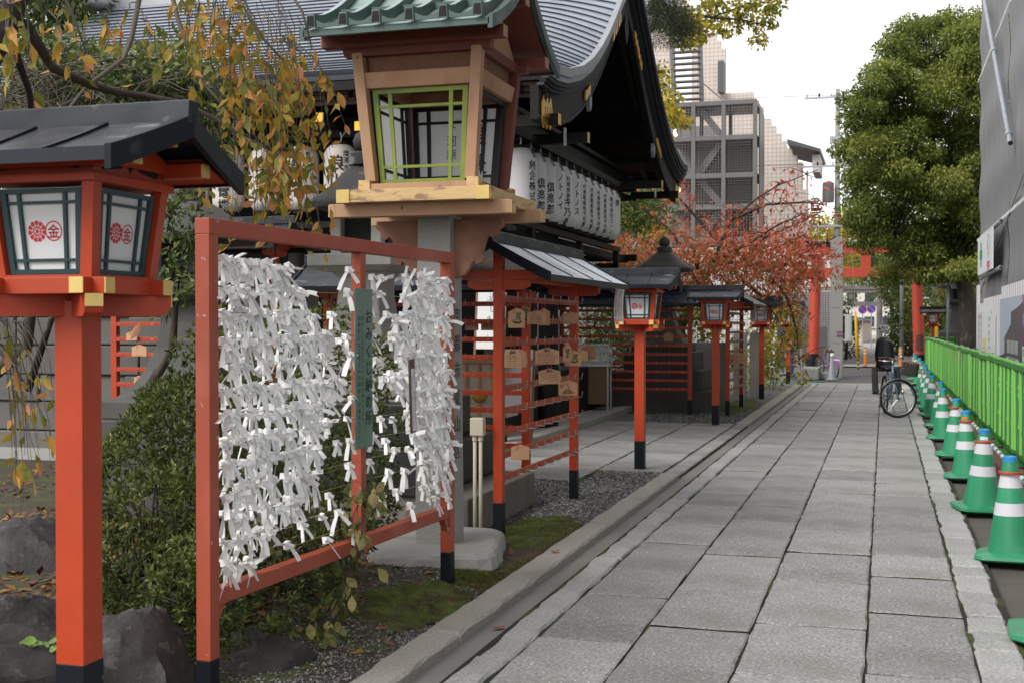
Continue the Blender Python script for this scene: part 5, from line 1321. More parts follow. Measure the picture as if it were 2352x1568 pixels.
# hoarding of white steel panels with printed sheets
mat('hoard_white', (0.52, 0.52, 0.545), .5, var=.04, vscale=2); mat('hoard_green', (0.17, 0.33, 0.20), .6); mat('hoard_lightgreen', (0.45, .58, .50), .6)
mat('photo_sky', (0.36, 0.42, 0.50), .5); mat('photo_dark', (0.085, 0.070, 0.085), .5, var=.1); mat('photo_glass', (.30, .31, .33), .5); mat('purple', (0.14, 0.05, 0.13), .5); mat('print_yellow', (.62, .50, .14), .6)
ho = thing('site_hoarding', 'white construction hoarding with printed notices below the grey sheeting', 'hoarding', (1.82, 0, 0))
y = 27.0; i = 0
while y > 6.0:
    y1 = y - .62; zt = 2.40 if i == 0 else (2.02 if i < 3 else 2.10 if i < 9 else 2.22)
    b = MB()
    b.prism([(0, 0), (.62 * .12, 0), (.62 * .16, .022), (.62 * .44, .022), (.62 * .48, 0), (.62 * .60, 0), (.62 * .64, .022), (.62 * .92, .022), (.62 * .96, 0), (.62 - .004, 0), (.62 - .004, -.012), (0, -.012)], (0, y, 0.0), (0, -1, 0), (-1, 0, 0), (0, 0, zt))
    b.build('panel', 'hoard_white', ho); y = y1; i += 1
def pr(name, y0, y1, z0, z1, m, dx=-.026, txt=None, tm='print_grey', size=.06):
    o = MB().box((dx, (y0 + y1) / 2, (z0 + z1) / 2), (.004, abs(y1 - y0), z1 - z0)).build(name, m, ho)
    if txt:
        b = MB()
        for i, s in enumerate(txt): b.text(s, (dx - .0032, max(y0, y1) - .07, z1 - .12 - i * size * 1.45), (0, -1, 0), (0, 0, 1), size, None)
        b.build('lettering', tm, o)
pr('green_stripe', 26.98, 26.42, 0.3, 1.15, 'hoard_green'); pr('notice_sheet', 26.3, 25.3, .9, 1.85, 'hoard_white', -.028, ['建築計画のお知らせ', '工事名称', '建築主', '施工者', '工期'], size=.09)
pr('notice_sheet', 25.2, 23.2, .55, 1.90, 'sign_white', -.028); pr('yellow_print', 24.9, 24.3, 1.10, 1.36, 'print_yellow', -.033); pr('green_print', 24.4, 23.9, .35, .95, 'hoard_green', -.033)
pr('notice_sheet', 23.75, 22.2, .5, 1.80, 'sign_white', -.034, ['京都の工事', '平成三十年', '安全管理', '作業時間', '月火水木金', '土曜日', '現場事務', '連絡先', '責任者', '振動騒音', '車両経路'], size=.085)
b = MB()
pr('building_print', 21.4, 17.4, .7, 2.02, 'photo_sky', -.028)
mb = MB(); mb.prism([(21.35, .72), (17.45, .72), (17.45, 1.98), (18.6, 1.86), (19.6, 1.80), (19.6, 1.62), (20.6, 1.42), (20.6, 1.18), (21.35, 1.12)][::-1], (-.034, 0, 0), (0, 1, 0), (0, 0, 1), (.002, 0, 0)); o = mb.build('building_picture', 'photo_dark', ho)
for k in range(3):
    for j in range(2): MB().box((-.0365, 19.9 - k * .55, 1.05 + j * .24), (.003, .46, .19)).build('window_picture', 'photo_glass', o)
pr('purple_print', 17.9, 15.2, 1.35, 2.02, 'purple', -.042, ['わ空間', '地域と'], 'hoard_white', .20); pr('notice_sheet', 17.9, 15.2, .6, 1.33, 'hoard_lightgreen', -.042, ['開業予定', '客室数', '設備概要', '事業者'], size=.11)

# ---- green plastic fence panels
mat('fence_green', (0.042, 0.19, 0.036), .45, var=.08, vscale=3, rand=.06, spec=.4)
mat('fence_light', (0.185, 0.47, 0.10), .45, var=.08, vscale=4, rand=.06)  # paler than fence_green: light-dark contrast of relief and uprights put into the colour
mat('fence_clear', (0.08, 0.25, 0.09), .35, var=.12, vscale=2, rand=.06)
def make_fence():
    t = thing('fence_panel', '', 'fence panel', (0, 0, 0), 0, 'green plastic fence panels beside the cones'); W = 1.26; H = 1.14
    nc = 4; cw = W / nc
    MB().box((0, 0, .10), (W - .004, .07, .05)).build('bottom_rail', 'fence_green', t)
    MB().box((0, 0, .37), (W - .004, .05, .03)).build('mid_rail', 'fence_green', t)
    MB().box((0, 0, H - .035), (W - .004, .11, .07)).build('top_rail', 'fence_green', t, bevel=.008)
    nt_ = MB()
    for i in range(nc): nt_.box((-W / 2 + cw * (i + .5), -.02, H + .007), (cw * .35, .06, .016))
    o = nt_.build('top_lugs', 'fence_light', t); o['kind'] = 'stuff'
    MB().tube([(-W / 2 + .04, 0, H - .02), (-W / 2 + .04, 0, H + .035)], .022, 8).build('joint_pipe', 'pipe', t)
    MB().box((0, .02, .235), (W - .02, .008, .24)).build('clear_sheet', 'fence_clear', t)
    MB().box((0, .025, .72), (W - .02, .008, .70)).build('backing', 'fence_green', t)
    for i in range(nc + 1):
        x = max(-W / 2 + .03, min(W / 2 - .03, -W / 2 + cw * i)); MB().hexa([(x - .05, .02, .13), (x + .05, .02, .13), (x + .05, .03, .13), (x - .05, .03, .13)][:0] or [(x - .030, -.045, .125), (x + .022, -.045, .125), (x + .040, .02, .125), (x - .040, .02, .125), (x - .030, -.045, H - .07), (x + .022, -.045, H - .07), (x + .040, .02, H - .07), (x - .040, .02, H - .07)]).build('upright', 'fence_green' if i % 2 else 'fence_light', t)
    rl = MB(); rows = 3; hh = (H - .08 - .39) / rows                     # long tapering pleats, alternately leaning
    for i in range(nc):
        for j in range(rows):
            x0 = -W / 2 + cw * i + .05; x1 = x0 + cw - .10; z0 = .39 + hh * j; z1 = z0 + hh - .012
            lean = 1 if (i + j) % 2 else -1; xm = (x0 + x1) / 2
            for k in range(2):
                xa = x0 + (x1 - x0) * (.08 + .46 * k); xb = xa + (x1 - x0) * .40
                if lean > 0: p = [(xa, .02, z0), (xb, .02, z0), ((xa + xb) / 2, -.04, z0 + .02), (xa + (xb - xa) * .6, -.005, z1), (xa + (xb - xa) * .5, .02, z1), (xb, .02, z1)]
                else: p = [(xa + (xb - xa) * .3, .02, z0), (xb - (xb - xa) * .3, .02, z0), ((xa + xb) / 2, -.005, z0), ((xa + xb) / 2, -.04, z1 - .02), (xa, .02, z1), (xb, .02, z1)]
                rl.add(p, [(0, 2, 3, 4), (2, 1, 5, 3), (0, 1, 2), (3, 5, 4)])
    o = rl.build('pleated_relief', 'fence_light', t); o['kind'] = 'stuff'
    for s in (-1, 1):
        MB().box((s * W * .36, 0, .035), (.05, .05, .10)).build('leg', 'fence_green', t)
        MB().box((s * W * .36, 0, -.032), (.10, .52, .03)).build('foot', 'fence_green', t)
    return t
F0 = make_fence(); ny = 0
ords = ('first', 'second', 'third', 'fourth', 'fifth', 'sixth', 'seventh', 'eighth', 'ninth', 'tenth', 'eleventh', 'twelfth', 'thirteenth', 'fourteenth', 'fifteenth', 'sixteenth', 'seventeenth', 'eighteenth', 'nineteenth', 'twentieth', 'twenty-first', 'twenty-second', 'twenty-third', 'twenty-fourth', 'twenty-fifth')
for i in range(25):
    c = F0 if i == 0 else copy_tree(F0)
    y = 13.74 + i * 1.27; c.location = (1.50 + .012 * math.sin(i * 2.1) + (.10 * max(0, (y - 38) / 6) ** 2 * -1), y, .03 + .006 * math.sin(i * 3.3)); c.rotation_euler = (R(.6 * math.sin(i * 1.7)), 0, R(-90 + 1.2 * math.sin(i * 2.9)))
    c['label'] = 'green pleated plastic fence panel, %s from the near end of the run' % ords[i]
for i in range(2):
    c = copy_tree(F0); c.location = (2.1 + i * 1.27, 45.6, .03); c.rotation_euler = (0, 0, 0); c['label'] = 'green plastic fence panel turned across the end of the run, ' + ('next to the corner' if i == 0 else 'nearer the hoarding')
t = thing('paper_tag', 'small pink tag hanging over the top of the green fence', 'tag', (1.43, 26.6, 1.0), R(-90)); mat('pink', (.55, .30, .30), .6)
MB().box((0, -.03, .03), (.16, .004, .36)).build('sheet', 'pink', t); MB().box((0, -.034, .15), (.14, .003, .06)).build('print', 'stamp_red', t)

# ---- cones with bars
mat('cone_green', (0.028, 0.25, 0.125), .35, var=.10, vscale=6, rand=.10, spec=.5, col2=(.10, .33, .20), mix=(.55, .75), mscale=5)
mat('cone_white', (0.58, 0.58, 0.62), .45, var=.05, vscale=8); mat('cone_blue', (0.03, 0.25, 0.55), .4); mat('ring_red', (0.42, 0.060, 0.025), .5); mat('bar_green', (.04, .17, .13), .3); mat('bar_white', (.60, .62, .62), .3)
def cr(z): return .165 + (.041 - .165) * z / .70
def make_cone():
    t = thing('traffic_cone', '', 'traffic cone', (0, 0, 0), 0, 'green traffic cones along the path edge')
    b = MB(); b.lathe([(.225, 0), (.238, .012), (.232, .034), (.175, .046), (cr(.04), .05)], 24, (0, 0, 0), None, 6.0); b.build('base', 'cone_green', t, bevel=.0)
    MB().lathe([(cr(z), z) for z in (.044, .15, .30)], 28).build('lower_body', 'cone_green', t, smooth=True, auto=50)
    MB().lathe([(cr(z) + .0015, z) for z in (.30, .385)], 28).build('white_band', 'cone_white', t, smooth=True, auto=50)
    MB().lathe([(cr(z), z) for z in (.385, .49)], 28).build('middle_body', 'cone_green', t, smooth=True, auto=50)
    MB().lathe([(cr(z) + .0015, z) for z in (.49, .58)], 28).build('white_band', 'cone_white', t, smooth=True, auto=50)
    MB().lathe([(cr(z), z) for z in (.58, .665)], 28).build('upper_body', 'cone_green', t, smooth=True, auto=50)
    MB().lathe([(.046, .660), (.047, .70), (.040, .706), (.034, .69)], 24).build('cap', 'cone_blue', t, smooth=True, auto=40)
    return t
K0 = make_cone(); ys = [6.92, 9.2, 11.56, 13.95, 16.2, 18.7, 20.85, 23.3, 25.4, 27.7, 30.0, 32.6, 35.6, 38.6, 41.4]
order = ('nearest green cone, only its base corner showing at the picture edge', 'first whole green and white cone from the front with a bar at its neck', 'green cone with a white sticker, second whole one from the front', 'green cone with an orange sticker under its blue cap', 'green cone just beyond the one with the orange sticker')
for i, y in enumerate(ys):
    c = K0 if i == 0 else copy_tree(K0)
    c.location = (.84 + .018 * math.sin(i * 2.3) + (.08 if y > 28 else 0) + (.02 if i == 0 else 0), y, .006); c.rotation_euler = (R(1.2 * math.sin(i * 4)), R(1.5 * math.cos(i * 3)), R(rnd.uniform(-14, 14)))
    c['label'] = order[i] if i < 5 else 'green traffic cone %s in the line from the front' % ('sixth', 'seventh', 'eighth', 'ninth', 'tenth', 'eleventh', 'twelfth', 'thirteenth', 'fourteenth', 'fifteenth')[i - 5]
    if i in (2, 3):
        s = MB(); n = 6
        for k in range(n):
            a0, a1 = R(-140 + 70 * k / n), R(-140 + 70 * (k + 1) / n)
            s.add([(math.cos(a) * (cr(z) + .002), math.sin(a) * (cr(z) + .002), z) for a, z in ((a0, .612), (a1, .612), (a1, .642), (a0, .642))], [(0, 1, 2, 3)])
        mat('sticker_orange', (.60, .14, .02), .5) if i == 3 else None
        s.build('sticker', 'sticker_orange' if i == 3 else 'cone_white', c)
for i in range(len(ys) - 1):
    a = Vector((.84, ys[i], .60)); b_ = Vector((.84, ys[i + 1], .60))
    t = thing('cone_bar', 'white and green striped bar joining %s' % ('the two nearest cones' if i == 0 else 'the cones %s along the line' % ('', 'second', 'third', 'fourth', 'fifth', 'sixth', 'seventh', 'eighth', 'ninth', 'tenth', 'eleventh', 'twelfth', 'thirteenth', 'fourteenth')[i]), 'cone bar', a, 0, 'striped bars between the cones')
    L = ys[i + 1] - ys[i]; p0, p1 = .11, L - .11; n = 14
    for k, m in ((0, 'bar_white'), (1, 'bar_green')):
        b = MB()
        for j in range(k, n, 2):
            if k and j in (0, n - 1): continue
            b.tube([(0.05, p0 + (p1 - p0) * j / n, -.006), (0.05, p0 + (p1 - p0) * (j + 1) / n, -.006)], .0165, 10)
        o = b.build('striped_tube', m, t, smooth=True, auto=50); o['kind'] = 'stuff'
    for q in (0, L):
        b = MB()
        pts = [(math.cos(s * PI / 10) * .072 + .0, q + math.sin(s * PI / 10) * .072, -.004 + (.006 if q else 0)) for s in range(21)]
        b.tube(pts, .008, 6); b.build('ring', 'ring_red', t, smooth=True)
# kerb blocks along the fence foot
mat('rust_block', (0.11, 0.045, 0.035), .85, var=.2, vscale=6, bump=.4)
bk = thing('planter_kerb', 'row of reddish brown blocks at the foot of the green fence', 'block row', (0, 0, 0))
for i in range(26): MB().box((1.28, 8.5 + i * 1.22, .02), (.16, 1.18, .13)).build('brick', 'rust_block', bk, bevel=.01)

# ---- bicycle with child seat
mat('bike_blue', (0.20, 0.30, 0.42), .3, metal=.5); mat('tyre', (.012, .012, .013), .7); mat('chrome', (.55, .56, .58), .25, metal=1.0); mat('plastic_black', (.010, .010, .012), .45); mat('bag_olive', (0.035, 0.034, 0.026), .8, bump=.4, bscale=20); mat('grip_red', (.12, .03, .025), .6); mat('reflector', (.55, .12, .03), .4)
def make_wheel(t, name):
    e = bpy.data.objects.new(name, MB().lathe([(.001, -.03), (.022, -.03), (.022, .03), (.001, .03)], 10).mesh('hub', 'chrome')); COL.objects.link(e); e.parent = t
    b = MB(); n = 36; b.tube([(math.cos(a) * .318, math.sin(a) * .318, 0) for a in [2 * PI * i / n for i in range(n + 1)]], .019, 8, cap=False); b.build('tyre', 'tyre', e, smooth=True)
    b = MB(); b.tube([(math.cos(a) * .292, math.sin(a) * .292, 0) for a in [2 * PI * i / n for i in range(n + 1)]], .011, 6, cap=False); b.build('rim', 'chrome', e, smooth=True)
    b = MB()
    for i in range(28):
        a = 2 * PI * i / 28; s = .025 if i % 2 else -.025; o_ = a + (.35 if i % 4 < 2 else -.35)
        b.tube([(math.cos(o_) * .02, math.sin(o_) * .02, s), (math.cos(a) * .288, math.sin(a) * .288, 0)], .0014, 4, cap=False)
    o = b.build('spokes', 'chrome', e); o['kind'] = 'stuff'
    return e
bk = thing('bicycle', 'blue city bicycle with black child seat and front basket parked on the slabs', 'bicycle', (.10, 23.05, 0), R(8))
# local: heading -y; rear hub at y .55, steering head near y -.42
fw = make_wheel(bk, 'front_wheel'); fw.location = (.07, -.52, .338); fw.rotation_euler = (R(90), 0, R(13))
rw = make_wheel(bk, 'rear_wheel'); rw.location = (0, .56, .338); rw.rotation_euler = (R(90), 0, R(90))
BB = Vector((0, .10, .29)); HD = Vector((0, -.38, .74)); HT = Vector((0, -.335, .90)); ST = Vector((0, .26, .74))
b = MB(); b.tube([HD, (0, -.18, .42), BB], .021, 10); b.tube([HD + Vector((0, .01, .08)), (0, -.12, .52), BB + Vector((0, .06, .10))], .017, 10); b.tube([BB, ST, ST + Vector((0, .04, .14))], .016, 10)
for s in (-1, 1): b.tube([BB, (s * .06, .56, .338)], .010, 8); b.tube([ST, (s * .06, .56, .338)], .008, 8)
b.tube([HD - Vector((0, .015, .06)), HT], .022, 10); b.build('frame', 'bike_blue', bk, smooth=True)
b = MB(); hub = Vector((.07, -.52, .338))
for s in (-1, 1): b.tube([HD - Vector((0, .015, .07)), (.03 + .01 * s, -.415 + s * .052, .60), hub + Vector((0.0, s * .055, .0))], .011, 8)
b.build('fork', 'bike_blue', bk, smooth=True)
b = MB(); n = 14
b.grid(lambda u, v: (.07 + math.cos(R(25 + 150 * u)) * .348, -.52 + (v - .5) * .055, .338 + math.sin(R(25 + 150 * u)) * .348), n, 2, None, (0, 0, .003)); b.build('mudguard', 'chrome', bk, smooth=True)
b = MB(); b.grid(lambda u, v: ((v - .5) * .055, .56 + math.cos(R(-10 + 165 * u)) * .352, .338 + math.sin(R(-10 + 165 * u)) * .352), n, 2, None, (0, 0, .003)); b.build('mudguard', 'plastic_black', bk, smooth=True)
b = MB(); b.tube([HT, HT + Vector((.0, .02, .10))], .013, 8); b.tube([HT + Vector((-.10, .30, .13)), HT + Vector((-.06, .24, .13)), HT + Vector((.05, .10, .10)), HT + Vector((.06, -.02, .10)), HT + Vector((.05, -.10, .11)), HT + Vector((-.08, -.22, .14)), HT + Vector((-.20, -.25, .15))], .011, 8); hb = b.build('handlebar', 'chrome', bk, smooth=True)
for p, q in ((HT + Vector((-.20, -.25, .15)), HT + Vector((-.10, -.225, .143))), (HT + Vector((-.20, .34, .13)), HT + Vector((-.10, .30, .13)))): MB().tube([p, q], .016, 8).build('grip', 'grip_red', hb, smooth=True)
MB().tube([HT + Vector((.05, -.12, .10)), HT + Vector((.10, -.14, .13)), HT + Vector((.15, -.14, .14))], .008, 6).build('brake_lever', 'chrome', hb)
MB().lathe([(.001, -.02), (.026, -.015), (.028, 0), (.02, .018), (.001, .024)], 12, tuple(HT + Vector((.12, -.16, .16)))).build('bell', 'chrome', hb, smooth=True)
bs = MB()                                                             # wire basket
for z, k in ((.0, .82), (.12, .92), (.24, 1.0)):
    w_, d_ = .145 * k, .13 * k; bs.tube([(-w_, -d_, z), (w_, -d_, z), (w_, d_, z), (-w_, d_, z), (-w_, -d_, z)], .004, 5)
for i in range(18):
    a = 2 * PI * i / 18; x, y = math.cos(a), math.sin(a); q = (abs(x) ** 6 + abs(y) ** 6) ** (-1 / 6); x *= q; y *= q
    bs.tube([(x * .145 * .82, y * .13 * .82, 0), (x * .145, y * .13, .24)], .0025, 4)
bo = bs.build('basket', 'zinc', bk); bo.location = (.25, -.50, .73); bo.rotation_euler = (0, R(8), R(-6))
b = MB(); rough_block(b, 0, 0, .27, .25, .01, .25, .02, n=6, seed=2); b.build('basket_cover', 'bag_olive', bo, smooth=True)
b = MB(); b.tube([(-.08, -.12, .25), (.0, -.132, .22), (.11, -.11, .20)], .006, 5); b.build('cover_band', 'reflector', bo)
b = MB(); b.grid(lambda u, v: ((u - .5) * (.11 + .13 * v ** 1.5), .05 + .27 * v, .865 + .012 * math.cos((u - .5) * 3.1) - .02 * (1 - v) + .02 * v), 8, 8, None, (0, 0, -.055)); b.build('saddle', 'plastic_black', bk, smooth=True)
cs = bpy.data.objects.new('child_seat', None); 
b = MB(); b.grid(lambda u, v: (math.sin((u - .5) * 2.6) * (.185 - .05 * abs(v - .55)), .56 + .16 * math.cos((u - .5) * 2.6) * 1.0 + .03 * v, .80 + .58 * v - .12 * (abs(u - .5) * 2) ** 3 * v), 14, 8, None, (0, .012, 0)); sb = b.build('child_seat', 'plastic_black', bk, smooth=True)
b = MB(); b.box((0, .52, .80), (.30, .30, .05)); b.build('seat_pan', 'plastic_black', sb, bevel=.015)
for s in (-1, 1):
    b = MB(); b.hexa([(s * .20 + x, y, z) for x, y, z in ((-.05, .24, .40), (.05, .24, .40), (.05, .40, .40), (-.05, .40, .40), (-.045, .42, .86), (.045, .42, .86), (.045, .56, .86), (-.045, .56, .86))]); b.build('foot_guard', 'plastic_black', sb, bevel=.012)
    b = MB(); b.hexa([(s * .20 + x, y, z) for x, y, z in ((-.055, .18, .37), (.055, .18, .37), (.055, .42, .37), (-.055, .42, .37), (-.055, .18, .395), (.055, .18, .395), (.055, .42, .395), (-.055, .42, .395))]); b.build('footrest', 'plastic_black', sb)
b = MB(); b.tube([(-.13, .42, .98), (-.14, .28, .97), (0, .22, .96), (.14, .28, .97), (.13, .42, .98)], .014, 8); b.build('grab_bar', 'chrome', sb, smooth=True)
b = MB(); b.box((-.19, .42, .93), (.03, .03, .05)); b.build('reflector', 'reflector', sb)
b = MB(); b.tube([(-.05, .54, .338), (-.16, .50, .012), (-.16, .68, .012)], .008, 6); b.tube([(.05, .54, .338), (.17, .50, .012), (.17, .68, .012)], .008, 6); b.tube([(-.16, .50, .012), (.17, .50, .012)], .008, 6); b.build('stand', 'zinc', bk)
for s, dz in ((-1, -.13), (1, .13)):
    b = MB(); b.beam((s * .06, .10, .29), (s * .065, .10 - dz * .9, .29 + dz), .012, .02); b.box((s * .115, .10 - dz * .9, .29 + dz), (.09, .06, .022)); b.build('pedal', 'plastic_black', bk)
b = MB(); o = b.lathe([(.001, 0), (.085, 0), (.085, .006), (.001, .006)], 20).build('chainring', 'chrome', bk); o.location = (.05, .10, .29); o.rotation_euler = (0, R(90), 0)
b = MB(); b.lathe([(.001, 0), (.03, .0), (.04, .03), (.04, .05), (.001, .055)], 12); o = b.build('lamp', 'chrome', bk, smooth=True); o.location = (.10, -.60, .46); o.rotation_euler = (R(90), 0, R(100))
# camera pole behind the fence
t = thing('camera_pole', 'thin grey pole with a white box camera above the green fence', 'camera pole', (2.05, 44.2, 0))
MB().tube([(0, 0, 0), (0, 0, 2.2), (0, 0, 3.45)], [.045, .045, .035], 10).build('pole', 'pipe', t, smooth=True)
MB().box((.33, -.05, 3.12), (.46, .30, .62)).build('camera_box', 'paper_white', t, bevel=.03)
MB().lathe([(.001, 0), (.10, .02), (.12, .10), (.001, .16)], 12, (.30, -.05, 3.42)).build('dome', 'paper_white', t, smooth=True)
MB().box((.1, 0, 3.3), (.2, .04, .04)).build('bracket', 'pipe', t)
# ================================================================ far end: torii, street, apartment block
mat('torii_red', (0.46, 0.062, 0.035), .5, var=.07, vscale=1.2, bump=.05, bscale=20)
t = thing('torii', 'big vermilion torii gate across the end of the path', 'torii gate', (-.68, 49.3, 0))
for s, xb, xt in ((-1, -1.97, -1.83), (1, 1.97, 1.83)):
    o = MB().lathe([(.215, .5), (.205, 2.0), (.19, 4.25)], 28).build('pillar', 'torii_red', t, smooth=True, auto=50)
    for v in o.data.vertices: v.co.x += xb + (xt - xb) * (v.co.z / 4.25)
    MB().lathe([(.26, -.1), (.26, .45), (.245, .5), (.001, .5)], 24, (xb, 0, 0)).build('pillar_base', 'black_paint', t, smooth=True, auto=40)
    MB().lathe([(.27, 4.22), (.30, 4.26), (.30, 4.31), (.20, 4.33)], 24, (xt, 0, 0)).build('capital', 'torii_red', t, smooth=True, auto=40)
MB().box((0, 0, 3.60), (5.3, .20, .37)).build('tie_beam', 'torii_red', t, bevel=.01)
for s in (-1, 1):
    for q in (-1, 1): MB().box((s * 1.86 + q * .25, 0, 3.60), (.10, .26, .26)).build('wedge', 'torii_red', t)
MB().box((0, 0, 4.05), (.37, .16, .53)).build('strut', 'torii_red', t)
arch = lambda x: .055 * (abs(x) / 2.9) ** 2.4
def lintel(L, z0, z1, w_, m, nm):
    b = MB(); n = 16
    for i in range(n):
        p = []
        for x in (-L + 2 * L * i / n, -L + 2 * L * (i + 1) / n):
            a = arch(x) * 3
            p += [(x, -w_ / 2, z0 + a), (x, w_ / 2, z0 + a), (x, w_ / 2, z1 + a), (x, -w_ / 2, z1 + a)]
        b.add(p, [(0, 1, 5, 4), (1, 2, 6, 5), (2, 3, 7, 6), (3, 0, 4, 7)] + ([(0, 3, 2, 1)] if i == 0 else []) + ([(4, 5, 6, 7)] if i == n - 1 else []))
    return b.build(nm, m, t)
lintel(2.75, 4.32, 4.585, .30, 'torii_red', 'lower_lintel'); lintel(2.95, 4.59, 4.745, .46, 'black_paint', 'upper_lintel'); lintel(3.05, 4.75, 4.79, .60, 'pipe', 'roof_plate')
# patched cover on the right pillar
MB().grid(lambda u, v: (1.955 + math.sin((u - .5) * 1.3) * .222, -math.cos((u - .5) * 1.3) * .222, .62 + .62 * v), 6, 2).build('patch', 'rust_block', t)
# tiled wall and concrete pier left of it
mt = mat('tile_grey', (0.27, 0.265, 0.28), .5)
def tile_mat(name, c1, c2, mortar, w_, h_, mw, off=0.0):
    m = bpy.data.materials.new(name); m.use_nodes = True; n = m.node_tree.nodes; l = m.node_tree.links; p = n['Principled BSDF']
    tc = n.new('ShaderNodeTexCoord'); sp = n.new('ShaderNodeSeparateXYZ'); ad = n.new('ShaderNodeMath'); cb = n.new('ShaderNodeCombineXYZ'); br = n.new('ShaderNodeTexBrick')
    l.new(tc.outputs['Object'], sp.inputs[0]); l.new(sp.outputs[0], ad.inputs[0]); l.new(sp.outputs[1], ad.inputs[1]); l.new(ad.outputs[0], cb.inputs[0]); l.new(sp.outputs[2], cb.inputs[1]); l.new(cb.outputs[0], br.inputs['Vector'])
    br.offset = off; br.inputs['Scale'].default_value = 1.0; br.inputs['Brick Width'].default_value = w_; br.inputs['Row Height'].default_value = h_; br.inputs['Mortar Size'].default_value = mw; br.inputs['Mortar Smooth'].default_value = .0
    br.inputs['Color1'].default_value = (*c1, 1); br.inputs['Color2'].default_value = (*c2, 1); br.inputs['Mortar'].default_value = (*mortar, 1)
    l.new(br.outputs['Color'], p.inputs['Base Color']); p.inputs['Roughness'].default_value = .55
    bp = n.new('ShaderNodeBump'); bp.inputs['Strength'].default_value = .4; bp.inputs['Distance'].default_value = .01; bp.invert = True; l.new(br.outputs['Fac'], bp.inputs['Height']); l.new(bp.outputs[0], p.inputs['Normal'])
    MATS[name] = m
tile_mat('grey_tile', (.29, .28, .30), (.25, .245, .26), (.12, .12, .13), .10, .10, .012)
tile_mat('beige_tile', (.62, .52, .46), (.57, .49, .445), (.36, .33, .31), .21, .21, .016)
mat('concrete', (0.25, 0.245, 0.235), .85, var=.09, vscale=1.2, bump=.15, bscale=20, grain=.05, gscale=40)
mat('plaster_beige', (0.50, 0.40, 0.31), .85, var=.05); mat('pale_wall', (0.58, 0.56, 0.53), .8, var=.04); mat('window_dark', (.05, .055, .065), .15, spec=.7); mat('steel_grey', (.125, .122, .122), .5, var=.06); mat('steel_dark', (.085, .085, .09), .5); mat('mesh_grey', (.27, .26, .25), .6); mat('shade_panel', (.17, .155, .155), .7)
t = thing('tiled_house', 'low building with small grey square tiles and a grey door by the torii', 'building', (0, 52.4, 0))
MB().box((-5.55, 2.0, 1.45), (7.1, 4.0, 3.0)).build('tiled_wall', 'grey_tile', t)
MB().box((-2.55, -.02, .72), (.55, .05, 1.62)).build('door', 'steel_grey', t, bevel=.004)
MB().lathe([(.001, 0), (.03, .0), (.03, .03), (.001, .035)], 10, (-2.4, -.06, .72)).build('door_knob', 'chrome', t)
MB().box((-5.6, 2.0, 3.9), (7.0, 3.8, 1.9)).build('upper_wall', 'pale_wall', t)
for x in (-2.6, -3.5, -4.8): 
    o = MB().box((x, .09, 3.75), (.62, .06, .95)).build('window', 'pale_wall', t); MB().box((x, .055, 3.75), (.52, .02, .85)).build('pane', 'window_dark', o)
MB().box((-2.6, .02, 3.12), (1.2, .04, .05)).build('rail', 'chrome', t)
t = thing('concrete_pier', 'plain grey concrete pier standing beside the left torii pillar', 'pier', (-1.46, 41, 0))
for z0, z1 in ((-.08, 1.0), (1.01, 2.13), (2.14, 4.4)): MB().box((0, .17, (z0 + z1) / 2), (.385, .36, z1 - z0)).build('concrete_block', 'concrete', t, bevel=.008)
o = MB().box((.10, -.02, 1.31), (.17, .014, .165)).build('purple_plate', 'purple', t); b = MB(); b.text('CLEW', (.03, -.0285, 1.29), (1, 0, 0), (0, 0, 1), .05); b.build('lettering', 'sign_white', o)
t = thing('wall_cabinet', 'slim white cabinet on the far side of the concrete pier', 'cabinet', (-1.12, 42.2, 1.05)); MB().box((0, 0, .45), (.22, .3, .9)).build('box', 'pale_wall', t, bevel=.01); MB().box((0, -.155, .45), (.17, .01, .8)).build('door', 'sign_white', t)
# pole-like grey post with ball, share bike behind
t = thing('cone_post', 'translucent grey cone post with a white ball on top at the path end', 'cone post', (-1.50, 38.6, -.04))
MB().lathe([(.20, 0), (.20, .03), (.13, .05), (.05, .62), (.045, .68)], 20).build('cone', 'pipe', t, smooth=True, auto=40); MB().lathe([(.001, .66), (.05, .69), (.065, .73), (.05, .78), (.001, .80)], 14).build('ball', 'sign_white', t, smooth=True); MB().tube([(.03, 0, .60), (.22, 0, .58)], .025, 8).build('nozzle', 'sign_white', t)
mat('mauve', (.22, .10, .24), .5)
t = thing('share_bicycle', 'purple share bicycle half hidden behind the black torii base', 'bicycle', (-1.72, 40.2, -.06), R(28))
for y, n_ in ((-.50, 'rear_wheel'), (.52, 'front_wheel')):
    q = make_wheel(t, n_); q.location = (0, y, .33); q.rotation_euler = (R(90), 0, R(90))
b = MB(); b.prism([(math.cos(a) * .36, math.sin(a) * .36) for a in np.linspace(R(20), R(175), 12)] + [(-.1, .05), (.1, .05)], (-.03, -.50, .33), (0, 1, 0), (0, 0, 1), (.06, 0, 0)); o = b.build('skirt_guard', 'mauve', t)
b = MB(); b.text('CLEW', (.034, -.78, .50), (0, 1, 0), (0, 0, 1), .15); b.build('lettering', 'sign_white', o)
b = MB(); b.tube([(0, -.50, .33), (0, -.10, .30), (0, .36, .75), (0, .52, .33)], .018, 8); b.tube([(0, -.10, .30), (0, -.2, .80)], .016, 8); b.tube([(0, .36, .75), (0, .33, .95), (-.25, .25, 1.0)], .014, 8); b.build('frame', 'purple', t)
b = MB(); b.box((0, -.22, .84), (.16, .26, .05)); b.build('saddle', 'plastic_black', t, bevel=.012)
